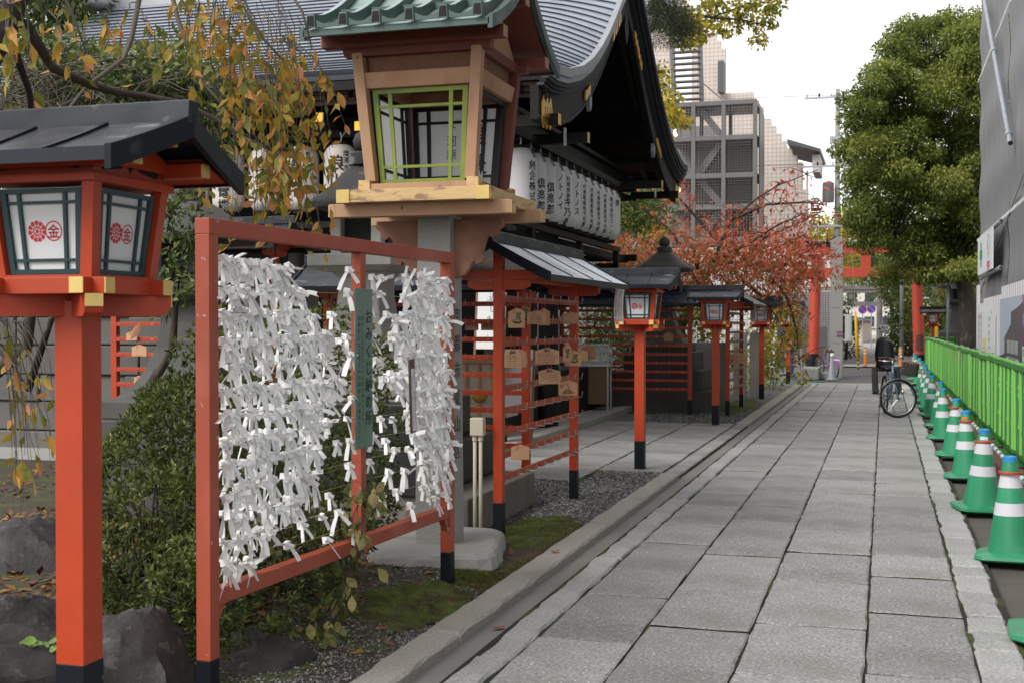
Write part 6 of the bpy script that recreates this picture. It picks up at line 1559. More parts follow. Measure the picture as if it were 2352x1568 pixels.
# guy wire with yellow guard, orange bollards
mat('guard_yellow', (.62, .36, .015), .5); mat('bollard_orange', (.62, .20, .02), .5)
t = thing('guy_wire', 'slanting utility wire in a long yellow guard beyond the torii', 'guy wire', (-.87, 46, 0))
MB().tube([(0, 0, 0), (-.11, 0, 2.0), (-.22, 0, 3.9), (-.5, 0, 8.2)], .008, 6).build('wire', 'zinc', t)
MB().tube([(-.024, 0, .42), (-.07, 0, 1.25), (-.115, 0, 2.05)], [.07, .06, .04], 10).build('guard', 'guard_yellow', t, smooth=True)
for i in range(5): MB().tube([(-.005 * i, 0, .02 + i * .075), (-.005 * i - .004, 0, .085 + i * .075)], .030, 8).build('band', 'guard_yellow' if i % 2 else 'black_paint', t)
for x, y, lab in ((-.71, 51.0, 'orange bollard on the pale pavement just right of the yellow guy wire'), (.62, 51.2, 'orange bollard mostly hidden behind the bicycle seat'), (1.95, 51.0, 'tall yellow guard post behind the right torii lantern')):
    t = thing('bollard', lab, 'bollard', (x, y, -.04)); h = .78 if x < 1.9 else 2.2
    MB().lathe([(.065, 0), (.065, h - .03), (.05, h), (.001, h + .005)], 14).build('post', 'bollard_orange' if x < 1.9 else 'guard_yellow', t, smooth=True, auto=40); MB().lathe([(.085, 0), (.085, .03), (.066, .03)], 14).build('base', 'steel_dark', t)
    for z in (h - .15, h - .27): MB().lathe([(.0665, z), (.0665, z + .05)], 14, cap=False).build('reflective_band', 'cone_white', t)
# utility pole with cross arms
t = thing('utility_pole', 'tall concrete utility pole with cross arms and insulators beyond the torii', 'utility pole', (-2.12, 60, 0))
MB().lathe([(.155, -.1), (.10, 12.6)], 16).build('pole', 'concrete', t, smooth=True)
for z, L in ((12.2, 1.9), (9.0, 2.3), (6.2, 1.6), (4.6, 1.5)):
    o = MB().box((-.55, -.18, z), (L, .09, .09)).build('cross_arm', 'pipe', t)
    for k in range(4):
        x = -.55 - L / 2 + .12 + k * (L - .24) / 3; MB().lathe([(.03, 0), (.06, .03), (.035, .07), (.06, .11), (.03, .16)], 10, (x, -.18, z + .05)).build('insulator', 'plastic_black' if k % 2 else 'pale_wall', o)
MB().box((-.1, -.25, 10.2), (.5, .1, .35)).build('bracket', 'pipe', t); MB().lathe([(.26, 0), (.28, .3), (.26, .9), (.1, .95)], 16, (-.4, -.3, 7.3)).build('transformer', 'steel_grey', t, smooth=True, auto=40)
for z, x1, z1 in ((12.3, -40, 14), (9.1, -40, 10.6), (9.2, 9, 9.4), (6.3, -25, 6.4), (6.3, 8, 6.0), (4.7, 8, 4.6), (12.3, 12, 12.6)):
    MB().tube([(-.5, -.2, z), ((x1 - .5) / 2, 0, (z + z1) / 2 - .5), (x1, 4, z1)], .012, 5).build('cable', 'plastic_black', t)
for x, y, r, h, lab in ((.42, 75, .11, 7.5, 'pale grey pole behind the light green tree across the street'), (.80, 62, .11, 7.5, 'pale grey pole nearer the torii with wires at its top'), (2.15, 60, .14, 9, 'grey pole just right of the right torii pillar')):
    t = thing('street_pole', lab, 'pole', (x, y, -.05)); MB().lathe([(r, 0), (r * .7, h)], 12).build('pole', 'pipe', t, smooth=True); MB().box((0, 0, h - .5), (.9, .08, .08)).build('arm', 'pipe', t)
t = thing('street_sign', 'white notice sign with black figures on a stand by the stone torii', 'sign', (.02, 70, -.05)); o = MB().box((0, 0, 1.4), (.44, .03, .46)).build('panel', 'sign_white', t); b = MB(); b.text('通学路', (-.19, -.018, 1.45), (1, 0, 0), (0, 0, 1), .13); b.text('注意', (-.15, -.018, 1.25), (1, 0, 0), (0, 0, 1), .14); b.build('lettering', 'ink', o); MB().box((0, .03, .6), (.05, .04, 1.2)).build('post', 'pipe', t)
MB().box((.05, 0, .55), (.42, .03, .9)).build('lower_panel', 'pale_wall', t)
mat('sign_blue', (.02, .07, .40), .5)
for x, y in ((-1.52, 95), (-.86, 90)):
    t = thing('no_parking_sign', 'round blue no parking sign on a thin pole, %s of the two' % ('farther' if y > 92 else 'nearer'), 'sign', (x, y, -.05)); MB().tube([(0, 0, 0), (0, 0, 3.0)], .035, 8).build('pole', 'pipe', t)
    for r, d, m in ((.32, 0, 'stamp_red'), (.25, -.014, 'sign_blue')): 
        o = MB().lathe([(.001, -.006), (r, -.006), (r, .006), (.001, .006)], 24).build('disc', m, t); o.location = (0, -.05 + d, 2.75); o.rotation_euler = (R(90), 0, 0)
    MB().beam((-.18, -.085, 2.93), (.18, -.085, 2.57), .06, .008, None, (0, 1, 0)).build('bar', 'stamp_red', t)
# stone torii farther down
t = thing('stone_torii', 'weathered grey stone torii farther down the lane', 'torii gate', (-2.0, 81, -.05))
mat('old_stone', (.22, .21, .195), .85, var=.18, vscale=2, bump=.3, bscale=15, col2=(.08, .075, .07), mix=(.5, .7), mscale=1.2)
for s in (-1, 1): MB().lathe([(.20, 0), (.17, 3.7)], 18, (s * 1.72, 0, 0)).build('pillar', 'old_stone', t, smooth=True, auto=50)
MB().box((0, 0, 2.95), (4.6, .2, .28)).build('tie_beam', 'old_stone', t, bevel=.01); MB().box((0, 0, 3.74), (4.5, .26, .2)).build('lower_lintel', 'old_stone', t, bevel=.01); MB().box((0, 0, 3.93), (4.9, .36, .18)).build('upper_lintel', 'old_stone', t, bevel=.01); MB().box((0, 0, 3.35), (.25, .14, .5)).build('strut', 'old_stone', t)
# plaster wall with tile coping, lane houses
t = thing('plaster_wall', 'beige plaster wall with grey tile coping along the lane', 'wall', (-3.6, 120, -.05), R(-1)); MB().box((0, 10, .95), (3.6, 30, 1.9)).build('wall', 'plaster_beige', t)
for i in range(12): MB().box((0, -4.6 + i * 2.45, 2.02), (4.1, 2.4, .22)).build('coping_tile', 'roof_seam' if False else 'steel_grey', t, bevel=.05)
MB().box((0, 10, 2.2), (3.2, 29, .16)).build('coping_ridge', 'steel_grey', t)
def house(name, label, cat, c, d, wallm, roofm, nwin, rh=1.6, storeys=2):
    t = thing(name, label, cat, c); w_, l_, h = d
    MB().box((0, 0, h / 2), (w_, l_, h)).build('wall', wallm, t)
    MB().prism([(-l_ / 2 - .5, h), (l_ / 2 + .5, h), (0, h + rh)], (-w_ / 2 - .4, 0, 0), (0, 1, 0), (0, 0, 1), (w_ + .8, 0, 0)).build('roof', roofm, t)
    for k in range(storeys):
        for i in range(nwin):
            x = -w_ / 2 + w_ * (i + .5) / nwin; z = h * (k + .55) / storeys
            o = MB().box((x, -l_ / 2 - .03, z), (w_ / nwin * .62, .08, h / storeys * .5)).build('window', 'pale_wall', t); MB().box((x, -l_ / 2 - .075, z), (w_ / nwin * .54, .02, h / storeys * .42)).build('pane', 'window_dark', o)
            MB().box((x, -l_ / 2 - .15, z - h / storeys * .28), (w_ / nwin * .7, .25, .06)).build('sill', 'steel_grey', t)
    return t
house('house', 'pale house with a low roof closing the far end of the lane', 'house', (-3.5, 205, -.05), (16, 10, 7.5), 'pale_wall', 'steel_grey', 6)
house('house', 'salmon house at the right end of the lane behind the poles', 'house', (9.0, 150, -.05), (12, 10, 7.0), 'plaster_beige', 'steel_dark', 5)
house('house', 'white house behind the stone torii at the left of the lane', 'house', (-12.2, 150, -.05), (9, 12, 6.5), 'pale_wall', 'steel_dark', 4)
house('house', 'brick coloured house behind the big green tree', 'house', (9.5, 66, -.05), (14, 10, 9.0), 'brick_wall' if 'brick_wall' in M else mat('brick_wall', (.34, .15, .095), .8, var=.12, vscale=6), 'steel_dark', 6, storeys=3)
# ---- apartment block with stepped gable
PR = [(-11.57, -.1), (-11.57, 17.2), (-10.71, 17.2), (-10.71, 16.34), (-10.70, 13.0), (-9.55, 13.0), (-9.55, 16.57), (-8.31, 16.51), (-8.31, 16.13), (-8.07, 16.13), (-8.07, 15.71), (-7.82, 15.71), (-7.82, 13.41), (-6.40, 13.41), (-6.40, 12.98), (-6.15, 12.98), (-6.15, 12.62), (-5.90, 12.62), (-5.90, 12.02), (-5.52, 12.02), (-5.52, 11.65), (-5.27, 11.65), (-5.27, 11.25), (-5.01, 11.25), (-5.01, 10.87), (-4.76, 10.87), (-4.76, 10.49), (-4.45, 10.49), (-4.45, 10.12), (-4.20, 10.12), (-4.20, 9.75), (-3.94, 9.75), (-3.94, 8.39), (-3.68, 8.39), (-3.68, -.1)]
t = thing('apartment_block', 'beige tiled apartment block with a stepped gable wall', 'apartment block', (0, 64, 0))
b = MB(); b.prism(PR, (0, 0, 0), (1, 0, 0), (0, 0, 1), (0, .4, 0)); b.build('tiled_wall', 'beige_tile', t)
MB().box((-8.6, 4.6, 5.3), (5.8, 8.2, 10.6)).build('rear_wall', 'beige_tile', t)
MB().box((-10.1, -.05, 8), (1.05, .1, 10)).build('recess_panel', 'shade_panel', t); MB().box((-8.95, -.03, 10.5), (1.2, .06, 2.6)).build('recess_panel', 'shade_panel', t)
b = MB(); b.prism([(-4.6, 10.50), (-3.05, 10.05), (-3.0, 10.18), (-4.6, 10.72)], (0, -1.6, 0), (1, 0, 0), (0, 0, 1), (0, 6, 0)); b.build('side_roof', 'steel_dark', t); MB().box((-3.25, .5, 9.55), (.35, 3.0, .85)).build('eave_soffit', 'pale_wall', t); MB().tube([(-3.72, -.12, 9.3), (-3.72, -.12, 4)], .06, 8).build('downpipe', 'pale_wall', t)
o = MB().box((-3.3, .3, 7.4), (.5, 1.0, .05)).build('louvre_balcony', 'brown_wood', t)
for k in range(9): MB().box((-3.32, -.22, 6.95 + k * .115), (.44, .06, .06)).build('slat', 'brown_wood', o)
MB().box((-8.0, -.25, 14.2), (.3, .4, 1.6)).build('vent_box', 'steel_dark', t); MB().box((-12.4, 2, 6), (1.7, 8, 12)).build('side_wall', 'shade_panel', t)
# exterior steel stair with mesh screens
t = thing('stair_tower', 'grey steel fire stair with wire mesh screens in front of the apartment block', 'fire stair', (0, 56, 0))
xs = (-9.28, -8.26, -6.91, -5.52); zs_ = (11.52, 9.96, 8.27, 6.87, 5.4, 3.6)
for x in xs:
    for y in (0, 2.6): MB().box((x, y, 5.75), (.17, .17, 11.6)).build('column', 'steel_grey', t)
for z in zs_:
    for y in (0, 2.6): MB().box((-7.4, y, z), (3.9, .14, .20)).build('beam', 'steel_grey', t)
    MB().box((-5.52, 1.3, z), (.14, 2.5, .20)).build('beam', 'steel_grey', t); MB().box((-7.4, 1.3, z - .12), (3.7, 2.5, .06)).build('landing', 'steel_dark', t)
for k in range(5):
    z1, z0 = zs_[k] - .12, zs_[k + 1] + .12
    for i in range(3):
        x0, x1 = xs[i] + .1, xs[i + 1] - .1; b = MB(); n = int((x1 - x0) / .12); m_ = int((z1 - z0) / .12)
        for j in range(n + 1): b.box((x0 + (x1 - x0) * j / n, -.02, (z0 + z1) / 2), (.009, .009, z1 - z0))
        for j in range(m_ + 1): b.box(((x0 + x1) / 2, -.035, z0 + (z1 - z0) * j / m_), (x1 - x0, .009, .009))
        o = b.build('mesh_screen', 'mesh_grey', t); o['kind'] = 'stuff'
    a, c = ((-7.0, zs_[k]), (-8.2, zs_[k + 1])) if k % 2 else ((-8.15, zs_[k]), (-6.95, zs_[k + 1]))
    for y in (.5, 1.5): MB().beam((a[0], y, a[1]), (c[0], y, c[1]), .06, .30).build('stringer', 'steel_grey', t)
    for j in range(8): MB().box((a[0] + (c[0] - a[0]) * (j + .5) / 8, 1.0, a[1] + (c[1] - a[1]) * (j + .5) / 8), (.26, 1.0, .05)).build('tread', 'steel_dark', t)
    if k: MB().box((-7.4, 2.4, (z0 + z1) / 2), (3.5, .06, z1 - z0)).build('back_panel', 'shade_panel', t)
for j in range(16): MB().box((-8.72 + .008 * j, .55, 15.9 - j * .27), (1.22, .34, .07)).build('tread', 'steel_dark', t)
for x in (-9.36, -8.10): MB().beam((x, .5, 16.1), (x + .14, .5, 11.6), .06, .22).build('stringer', 'steel_grey', t)
MB().box((-5.35, 1.3, 8), (.03, 2.3, 6.5)).build('side_screen', 'steel_dark', t)
b = MB()
for x0, z0, x1, z1 in ((-8.0, 12.6, -7.0, 11.7), (-8.0, 13.0, -8.0, 12.0)): b.tube([(x0, .2, z0), (x1, .2, z1)], .03, 6)
b.build('handrail', 'steel_grey', t)
mat('lamp_glow', (1, .8, .5), .5); lm = M['lamp_glow'].node_tree.nodes['Principled BSDF']; lm.inputs['Emission Color'].default_value = (1, .72, .38, 1); lm.inputs['Emission Strength'].default_value = 4
for x, z in ((-9.05, 10.25), (-9.2, 7.65), (-8.9, 7.65)): MB().lathe([(.001, -.16), (.07, -.12), (.07, .12), (.001, .16)], 10, (x, -.15, z)).build('wall_lamp', 'lamp_glow', t, smooth=True)
# white tiled parapet and grey wall glimpsed behind the red leaves
tile_mat('white_tile', (.66, .66, .66), (.62, .62, .62), (.32, .32, .33), .20, .20, .022)
t = thing('garden_wall', 'low white tiled wall behind the red cherry leaves', 'wall', (-6.2, 50.5, 0)); MB().box((0, 0, 1.95), (4.2, .3, 4.1)).build('wall', 'white_tile', t); MB().box((0, 0, 4.04), (4.3, .4, .10)).build('coping', 'concrete', t)
t = thing('grey_annex', 'plain grey wall with a sloping roof edge behind the hall', 'building', (-13.6, 50, 0)); MB().box((0, 0, 3.4), (7.6, 5, 6.8)).build('wall', 'shade_panel', t); b = MB(); b.beam((1.6, -2.7, 6.2), (5.4, -2.7, 4.1), 1.4, .25); b.build('roof_slope', 'concrete', t); MB().box((1.5, -2.52, 5.0), (1.2, .06, .9)).build('window', 'window_dark', t)
# granite gate posts beside the small rack, stone bits at the path end
for x, y, w_, h, lab in ((-2.96, 26.9, .26, 1.42, 'square granite gate post behind the small rack, left of the pair'), (-2.74, 27.9, .22, 1.42, 'square granite gate post right of the pair beside the lantern')):
    t = thing('granite_post', lab, 'stone post', (x, y, 0)); MB().box((0, 0, h / 2), (w_, w_, h)).build('shaft', 'granite', t, bevel=.01); MB().frustum((0, 0), (w_, w_), (.05, .05), h + .001, h + .06).build('tip', 'granite', t)
t = thing('stone_slab', 'broad upright granite slab behind the small far rack', 'stone slab', (-3.35, 24.6, 0), R(4)); MB().box((0, 0, .62), (.75, .20, 1.3)).build('slab', 'granite', t, bevel=.015)
t = thing('stone_fence', 'low broken stone fence with grey posts where the path ends', 'stone fence', (-3.0, 37.5, -.05))
for x, h in ((-.75, .85), (0.25, .95), (.62, .95)): MB().box((x, 0, h / 2), (.17, .17, h)).build('post', 'concrete', t, bevel=.01)
for x, w_ in ((-.5, .6), (.1, .5)): MB().box((x, -.1, .13), (w_, .3, .26)).build('block', 'concrete', t, bevel=.02)
for z in (.48, .72): MB().tube([(-1.4, .12, z), (.6, .12, z)], .025, 8).build('rail', 'plaque_wood', t)
t = thing('stone_bench', 'grey stone step block at the foot of the left torii pillar', 'stone block', (-2.25, 39.5, -.06)); MB().box((0, 0, .18), (.7, 1.6, .36)).build('block', 'concrete', t, bevel=.02); MB().box((.55, .4, .1), (.4, .9, .2)).build('lower_block', 'concrete', t, bevel=.02)
mat('hose', (.05, .33, .24), .5)
h = MB().tube([(-3.3, 35.2, .04), (-2.7, 35.0, .03), (-2.2, 35.35, .035), (-1.6, 35.45, .03)], .018, 7).build('garden_hose', 'hose', None, smooth=True); tag(h, 'thin green garden hose lying across the end of the path', 'hose')
# stone lantern base seen behind the fence on the right
stone_lantern('dark stone lantern behind the green fence beside the big tree trunk', (2.55, 48.0, 0), 'dark_granite', ((1.7, .55), (1.3, .45)), 'dark_granite', kasa=.6, sc=1.15)
for x in (1.3, 2.6): pass
# person half hidden behind hanging leaves: dark jacket, jeans
t = thing('person', 'person in a dark jacket and blue jeans behind the hanging leaves', 'person', (-2.95, 40.5, -.05), R(150))
mat('jeans', (.028, .045, .10), .8, var=.1); mat('jacket', (.012, .012, .014), .8); mat('skin', (.42, .24, .17), .6); mat('hair', (.012, .010, .009), .6)
def skinned(name, pts, edges, rad_, m, root=0):
    me = bpy.data.meshes.new(name); me.from_pydata(pts, edges, []); o = bpy.data.objects.new(name, me); COL.objects.link(o); o.parent = t
    o.modifiers.new('skin', 'SKIN'); me.skin_vertices.new() if not me.skin_vertices else None
    for i, r in enumerate(rad_): me.skin_vertices[0].data[i].radius = (r, r)
    me.skin_vertices[0].data[root].use_root = True
    s = o.modifiers.new('sub', 'SUBSURF'); s.levels = 1; s.render_levels = 1; me.materials.append(M[m]); return o
skinned('trousers', [(0, 0, .92), (.09, 0, .86), (.11, .02, .48), (.12, .0, .09), (-.09, 0, .86), (-.12, -.05, .48), (-.13, -.02, .09)], [(0, 1), (1, 2), (2, 3), (0, 4), (4, 5), (5, 6)], [.13, .10, .068, .06, .10, .068, .06], 'jeans')
bd_ = skinned('body', [(0, 0, .98), (0, .01, 1.20), (0, .01, 1.40), (0, -.01, 1.48), (0, -.03, 1.58), (.19, 0, 1.39), (.24, -.03, 1.12), (.20, -.22, .98), (.19, -.28, .97), (-.19, 0, 1.39), (-.24, -.02, 1.12), (-.20, -.16, .93), (-.19, -.22, .90)], [(0, 1), (1, 2), (2, 3), (3, 4), (2, 5), (5, 6), (6, 7), (7, 8), (2, 9), (9, 10), (10, 11), (11, 12)], [.15, .15, .15, .06, .085, .07, .052, .04, .035, .07, .052, .04, .035], 'jacket')
MB().lathe([(.03, -.13), (.07, -.08), (.085, 0), (.08, .07), (.001, .12)], 16, (0, -.03, 1.60)).build('face', 'skin', t, smooth=True)
MB().lathe([(.092, -.03), (.097, .03), (.088, .09), (.05, .125), (.001, .135)], 16, (0, -.015, 1.61)).build('hair', 'hair', t, smooth=True)
for s in (-1, 1):
    MB().box((s * .12, -.05, .045), (.10, .27, .09)).build('shoe', 'steel_dark', t, bevel=.02)
    h = MB(); h.box((s * .19, -.30 if s > 0 else -.245, .95 if s > 0 else .88), (.035, .08, .09))
    for k in range(4): h.tube([(s * .19 + (k - 1.5) * .018, -.33 if s > 0 else -.275, .93 if s > 0 else .86), (s * .19 + (k - 1.5) * .018, -.36 if s > 0 else -.30, .88 if s > 0 else .81)], .009, 5)
    h.tube([(s * .165, -.29, .96 if s > 0 else .89), (s * .15, -.34, .93 if s > 0 else .86)], .011, 5); h.build('hand', 'skin', t, smooth=True)
# ================================================================ plants
leaf_mat('azalea', [(0.034, 0.048, 0.014), (0.075, 0.10, 0.025), (0.14, 0.17, 0.042), (0.24, 0.26, 0.07)], .45, .18)
leaf_mat('camellia', [(0.026, 0.044, 0.012), (0.060, 0.095, 0.022), (0.12, 0.16, 0.036), (0.24, 0.26, 0.08)], .38, .25)
leaf_mat('camphor', [(0.040, 0.064, 0.013), (0.105, 0.15, 0.026), (0.19, 0.235, 0.044), (0.34, 0.35, 0.085)], .45, .42)
leaf_mat('cherry', [(0.13, 0.15, 0.024), (0.22, 0.21, 0.032), (0.46, 0.30, 0.04), (0.58, 0.26, 0.075), (0.60, 0.27, 0.17)], .45, .40)
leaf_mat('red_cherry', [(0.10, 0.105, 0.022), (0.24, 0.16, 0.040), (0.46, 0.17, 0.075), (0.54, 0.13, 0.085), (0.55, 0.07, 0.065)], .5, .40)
leaf_mat('ginkgo', [(0.16, 0.17, 0.025), (0.34, 0.30, 0.03), (0.55, 0.42, 0.04)], .5, .45)
leaf_mat('fresh_green', [(0.045, 0.075, 0.016), (0.085, 0.125, 0.022), (0.15, 0.19, 0.035)], .45, .35)
leaf_mat('pine', [(0.020, 0.032, 0.012), (0.038, 0.055, 0.020), (0.10, 0.085, 0.035)], .6, .1)
leaf_mat('variegated', [(0.050, 0.075, 0.020), (0.13, 0.15, 0.04), (0.42, 0.38, 0.14), (0.26, 0.17, 0.09)], .45, .25)

def blob_pts(blobs, n, shell=0.25, cull=0.86):
    """points near the outer skin of a union of ellipsoids, with outward directions"""
    B = np.array(blobs, float); vol = (B[:, 3] * B[:, 4] + B[:, 4] * B[:, 5] + B[:, 3] * B[:, 5]); idx = rng.choice(len(B), n, p=vol / vol.sum())
    d = rng.normal(size=(n, 3)); d /= np.linalg.norm(d, axis=1, keepdims=True); r = 1 - shell * rng.uniform(0, 1, n) ** 1.7 + rng.normal(0, .04, n)
    b = B[idx]; P_ = b[:, :3] + d * b[:, 3:6] * r[:, None]; nrm = d / b[:, 3:6]; nrm /= np.linalg.norm(nrm, axis=1, keepdims=True)
    keep = np.ones(n, bool)
    for j in range(len(B)):
        q = (((P_ - B[j, :3]) / B[j, 3:6]) ** 2).sum(1); keep &= ~((q < cull ** 2) & (idx != j))
    return P_[keep], nrm[keep]
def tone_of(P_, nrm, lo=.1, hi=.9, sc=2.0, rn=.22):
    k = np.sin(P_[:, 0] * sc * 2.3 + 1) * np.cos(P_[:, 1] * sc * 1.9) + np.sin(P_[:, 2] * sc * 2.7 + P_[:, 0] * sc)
    return np.clip(lo + (hi - lo) * (.42 + .18 * k + .22 * nrm[:, 2]) + rng.normal(0, rn, len(P_)), 0, 1)  # upward-facing leaves get lighter tones: light on the clump tops is painted in
def limb(b, pts, r0, r1, n=7, wob=0.0):
    k = len(pts); b.tube([Vector(p) + Vector((rnd.uniform(-wob, wob), rnd.uniform(-wob, wob), rnd.uniform(-wob, wob))) for p in pts], [r0 + (r1 - r0) * i / (k - 1) for i in range(k)], n)

# ---- azalea behind the frame: rosettes of small leaves
def azalea(name, label, blobs, n, base, size=.038):
    t = thing(name, label, 'bush', base)
    P_, N_ = blob_pts(blobs, n, .30); P_ = P_ - np.array(base); keep = P_[:, 2] + base[2] > .03; P_, N_ = P_[keep], N_[keep]
    k = 7; m = len(P_); Q = np.repeat(P_, k, 0); D = np.repeat(N_ + np.array([0, 0, .5]), k, 0) * .9 + rng.normal(0, .75, (m * k, 3)); D /= np.linalg.norm(D, axis=1, keepdims=True)
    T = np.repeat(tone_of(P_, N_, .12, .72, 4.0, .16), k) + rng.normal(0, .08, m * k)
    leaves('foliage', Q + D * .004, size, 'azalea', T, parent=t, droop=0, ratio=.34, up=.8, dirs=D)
    b = MB()
    for _ in range(26):
        bl = rnd.choice(blobs); a = Vector((base[0] + rnd.uniform(-.2, .2), base[1] + rnd.uniform(-.25, .25), base[2])) ; e = Vector(bl[:3]) + Vector((rnd.uniform(-.5, .5) * bl[3], rnd.uniform(-.5, .5) * bl[4], rnd.uniform(-.3, .7) * bl[5]))
        limb(b, [a - Vector(base), (a * .5 + e * .5) + Vector((rnd.uniform(-.1, .1), rnd.uniform(-.1, .1), .05)) - Vector(base), e - Vector(base)], .012, .003, 5)
    b.build('branches', 'bark', t); return t
A = lambda px, py, d, r, rz=None: (*at(px, py, d), r, r, rz or r)
azalea('azalea_bush', 'dense green azalea bush behind the paper frame', [A(560, 900, 7.1, .42, .5), A(620, 1060, 6.9, .45), A(720, 860, 8.0, .50, .45), A(760, 1010, 7.6, .45), A(560, 1180, 6.4, .42), A(690, 1200, 7.0, .42), A(620, 1330, 6.3, .34), A(700, 1380, 6.6, .26), A(790, 1140, 7.6, .34), A(540, 1370, 5.9, .30), A(500, 1010, 6.7, .40)], 6500, (-3.15, 6.4, .05))
azalea('azalea_bush', 'azalea bush left of the frame post, over the dark rock', [A(400, 935, 7.3, .24, .18), A(330, 1120, 6.6, .36, .30), A(420, 1060, 6.7, .38), A(300, 1240, 6.3, .30), A(400, 1230, 6.2, .36), A(340, 1330, 6.0, .26, .2), A(440, 985, 7.0, .30), A(270, 1110, 6.8, .16), A(445, 1380, 5.6, .24, .28), A(350, 1030, 7.0, .24)], 5200, (-3.75, 5.8, .12))

# ---- rocks in the garden edge
def rock(label, c, sx, sy, sz, seed, rz=0):
    r_ = random.Random(seed); b = MB(); n, m = 34, 22
    kn = [(r_.uniform(-1, 1), r_.uniform(-1, 1), r_.uniform(-1, 1), r_.uniform(.60, .92)) for _ in range(26)]
    vs = []
    for j in range(m + 1):
        ph = PI * j / m
        for i in range(n):
            th = 2 * PI * i / n; d = Vector((math.sin(ph) * math.cos(th), math.sin(ph) * math.sin(th), math.cos(ph))); k = 1.0
            for x, y, z, cut in kn:
                q = Vector((x, y, z)).normalized().dot(d)
                if q > 0: k = min(k, cut / q) if cut / q < 1 else k
            k *= 1 + .05 * hnoise(d.x * 4 + seed, d.y * 4, 1, d.z * 5) + .02 * hnoise(d.x * 11, d.z * 11 + seed, 1.3); vs.append((d.x * sx * k, d.y * sy * k, d.z * sz * k))
    fs = [(j * n + i, j * n + (i + 1) % n, (j + 1) * n + (i + 1) % n, (j + 1) * n + i) for j in range(m) for i in range(n)]
    b.add(vs, [f[::-1] for f in fs]); o = b.build('garden_rock', 'rock', None, smooth=True, auto=28); o.location = c; o.rotation_euler = (.1, .1, rz); tag(o, label, 'rock', 'dark rocks along the garden edge')
rock('broad dark rock below the azalea between lantern post and frame', at(262, 1585, 5.2), .50, .40, .40, 3, .3)
rock('mottled rock with leafy sprouts left of the near lantern post', at(60, 1470, 5.3), .32, .26, .24, 7, 1)
rock('smooth grey rock in the bottom left corner', at(-20, 1590, 4.6), .34, .3, .26, 12, 2)
rock('dark rock in shade under the frame beside its near post', at(600, 1560, 5.75), .34, .26, .24, 15, .7)
rock('grey boulder behind the bare twigs at the left', at(60, 1275, 7.6), .5, .4, .26, 21, .4)
# little round-leaved plant by the rock
t = thing('ground_plant', 'small bright green round-leaved plant hanging by the left rock', 'plant', at(75, 1500, 4.75))
for i in range(46):
    u, v = rnd.uniform(0, 1), rnd.uniform(0, 1); p = at(55 + 75 * u - 20 * v, 1470 + 95 * v * (1 - .5 * abs(u - .6)), 4.70 + rnd.uniform(-.06, .05)) - t.location
    b = MB(); n = 9; r = rnd.uniform(.014, .022); b.add([(0, 0, 0)] + [(math.cos(a) * r * (1 + .12 * math.cos(a * 5)), math.sin(a) * r, .004) for a in [2 * PI * k / n for k in range(n)]], [(0, k + 1, (k + 1) % n + 1) for k in range(n)])
    o = b.build('leaf', 'fresh_leaf' if 'fresh_leaf' in M else mat('fresh_leaf', (.12, .20, .035), .45, rand=.2), t); o.location = p; o.rotation_euler = (rnd.uniform(.2, 1.2), rnd.uniform(-.4, .4), rnd.uniform(-.6, .6))
# ---- leaf mesh variants for leaves that can be told apart
mats_leaf = {}
def leaf_me(m, tone, L=1.0, W=.46, seed=0):
    r_ = random.Random(seed); b = MB(); cup, curl = r_.uniform(.05, .25), r_.uniform(-.25, .35)
    pr_ = [0.02, .36, .72, .92, 1.0, .94, .74, .42, .03]; n = len(pr_) - 1
    vs = []
    for i, w_ in enumerate(pr_):
        u = i / n; z = curl * u * u * .5
        for s in (-1, 0, 1): vs.append((s * W / 2 * w_, u * L, z + (cup * abs(s) * w_ * W)))
    fs = []
    for i in range(n): fs += [(3 * i, 3 * i + 1, 3 * i + 4, 3 * i + 3), (3 * i + 1, 3 * i + 2, 3 * i + 5, 3 * i + 4)]
    b.add(vs, fs); me = b.mesh('leaf', m, smooth=True); a = me.attributes.new('tone', 'FLOAT', 'FACE'); k = len(fs)
    a.data.foreach_set('value', [min(1, max(0, tone + r_.uniform(-.12, .12) + (.18 * (f // 2) / n))) for f in range(k)]); return me
CL = [leaf_me('cherry', tn, seed=i) for i, tn in enumerate((.0, .06, .12, .16, .22, .28, .38, .48, .56, .64, .74, .86))]
VL = [leaf_me('variegated', tn, W=.62, seed=40 + i) for i, tn in enumerate((.05, .2, .35, .5, .62, .75))]
def place_leaf(me, t, p, L, down=True):
    o = link('leaf', me, t); o.location = Vector(p) - t.location
    o.rotation_euler = (R(-90) + rnd.gauss(0, .40), rnd.gauss(0, .45), rnd.uniform(0, 6.28)) if down else (rnd.uniform(-1.3, .3), rnd.gauss(0, .5), rnd.uniform(0, 6.28))
    k = L * rnd.uniform(.75, 1.2); o.scale = (k * rnd.uniform(.85, 1.1), k, k); return o
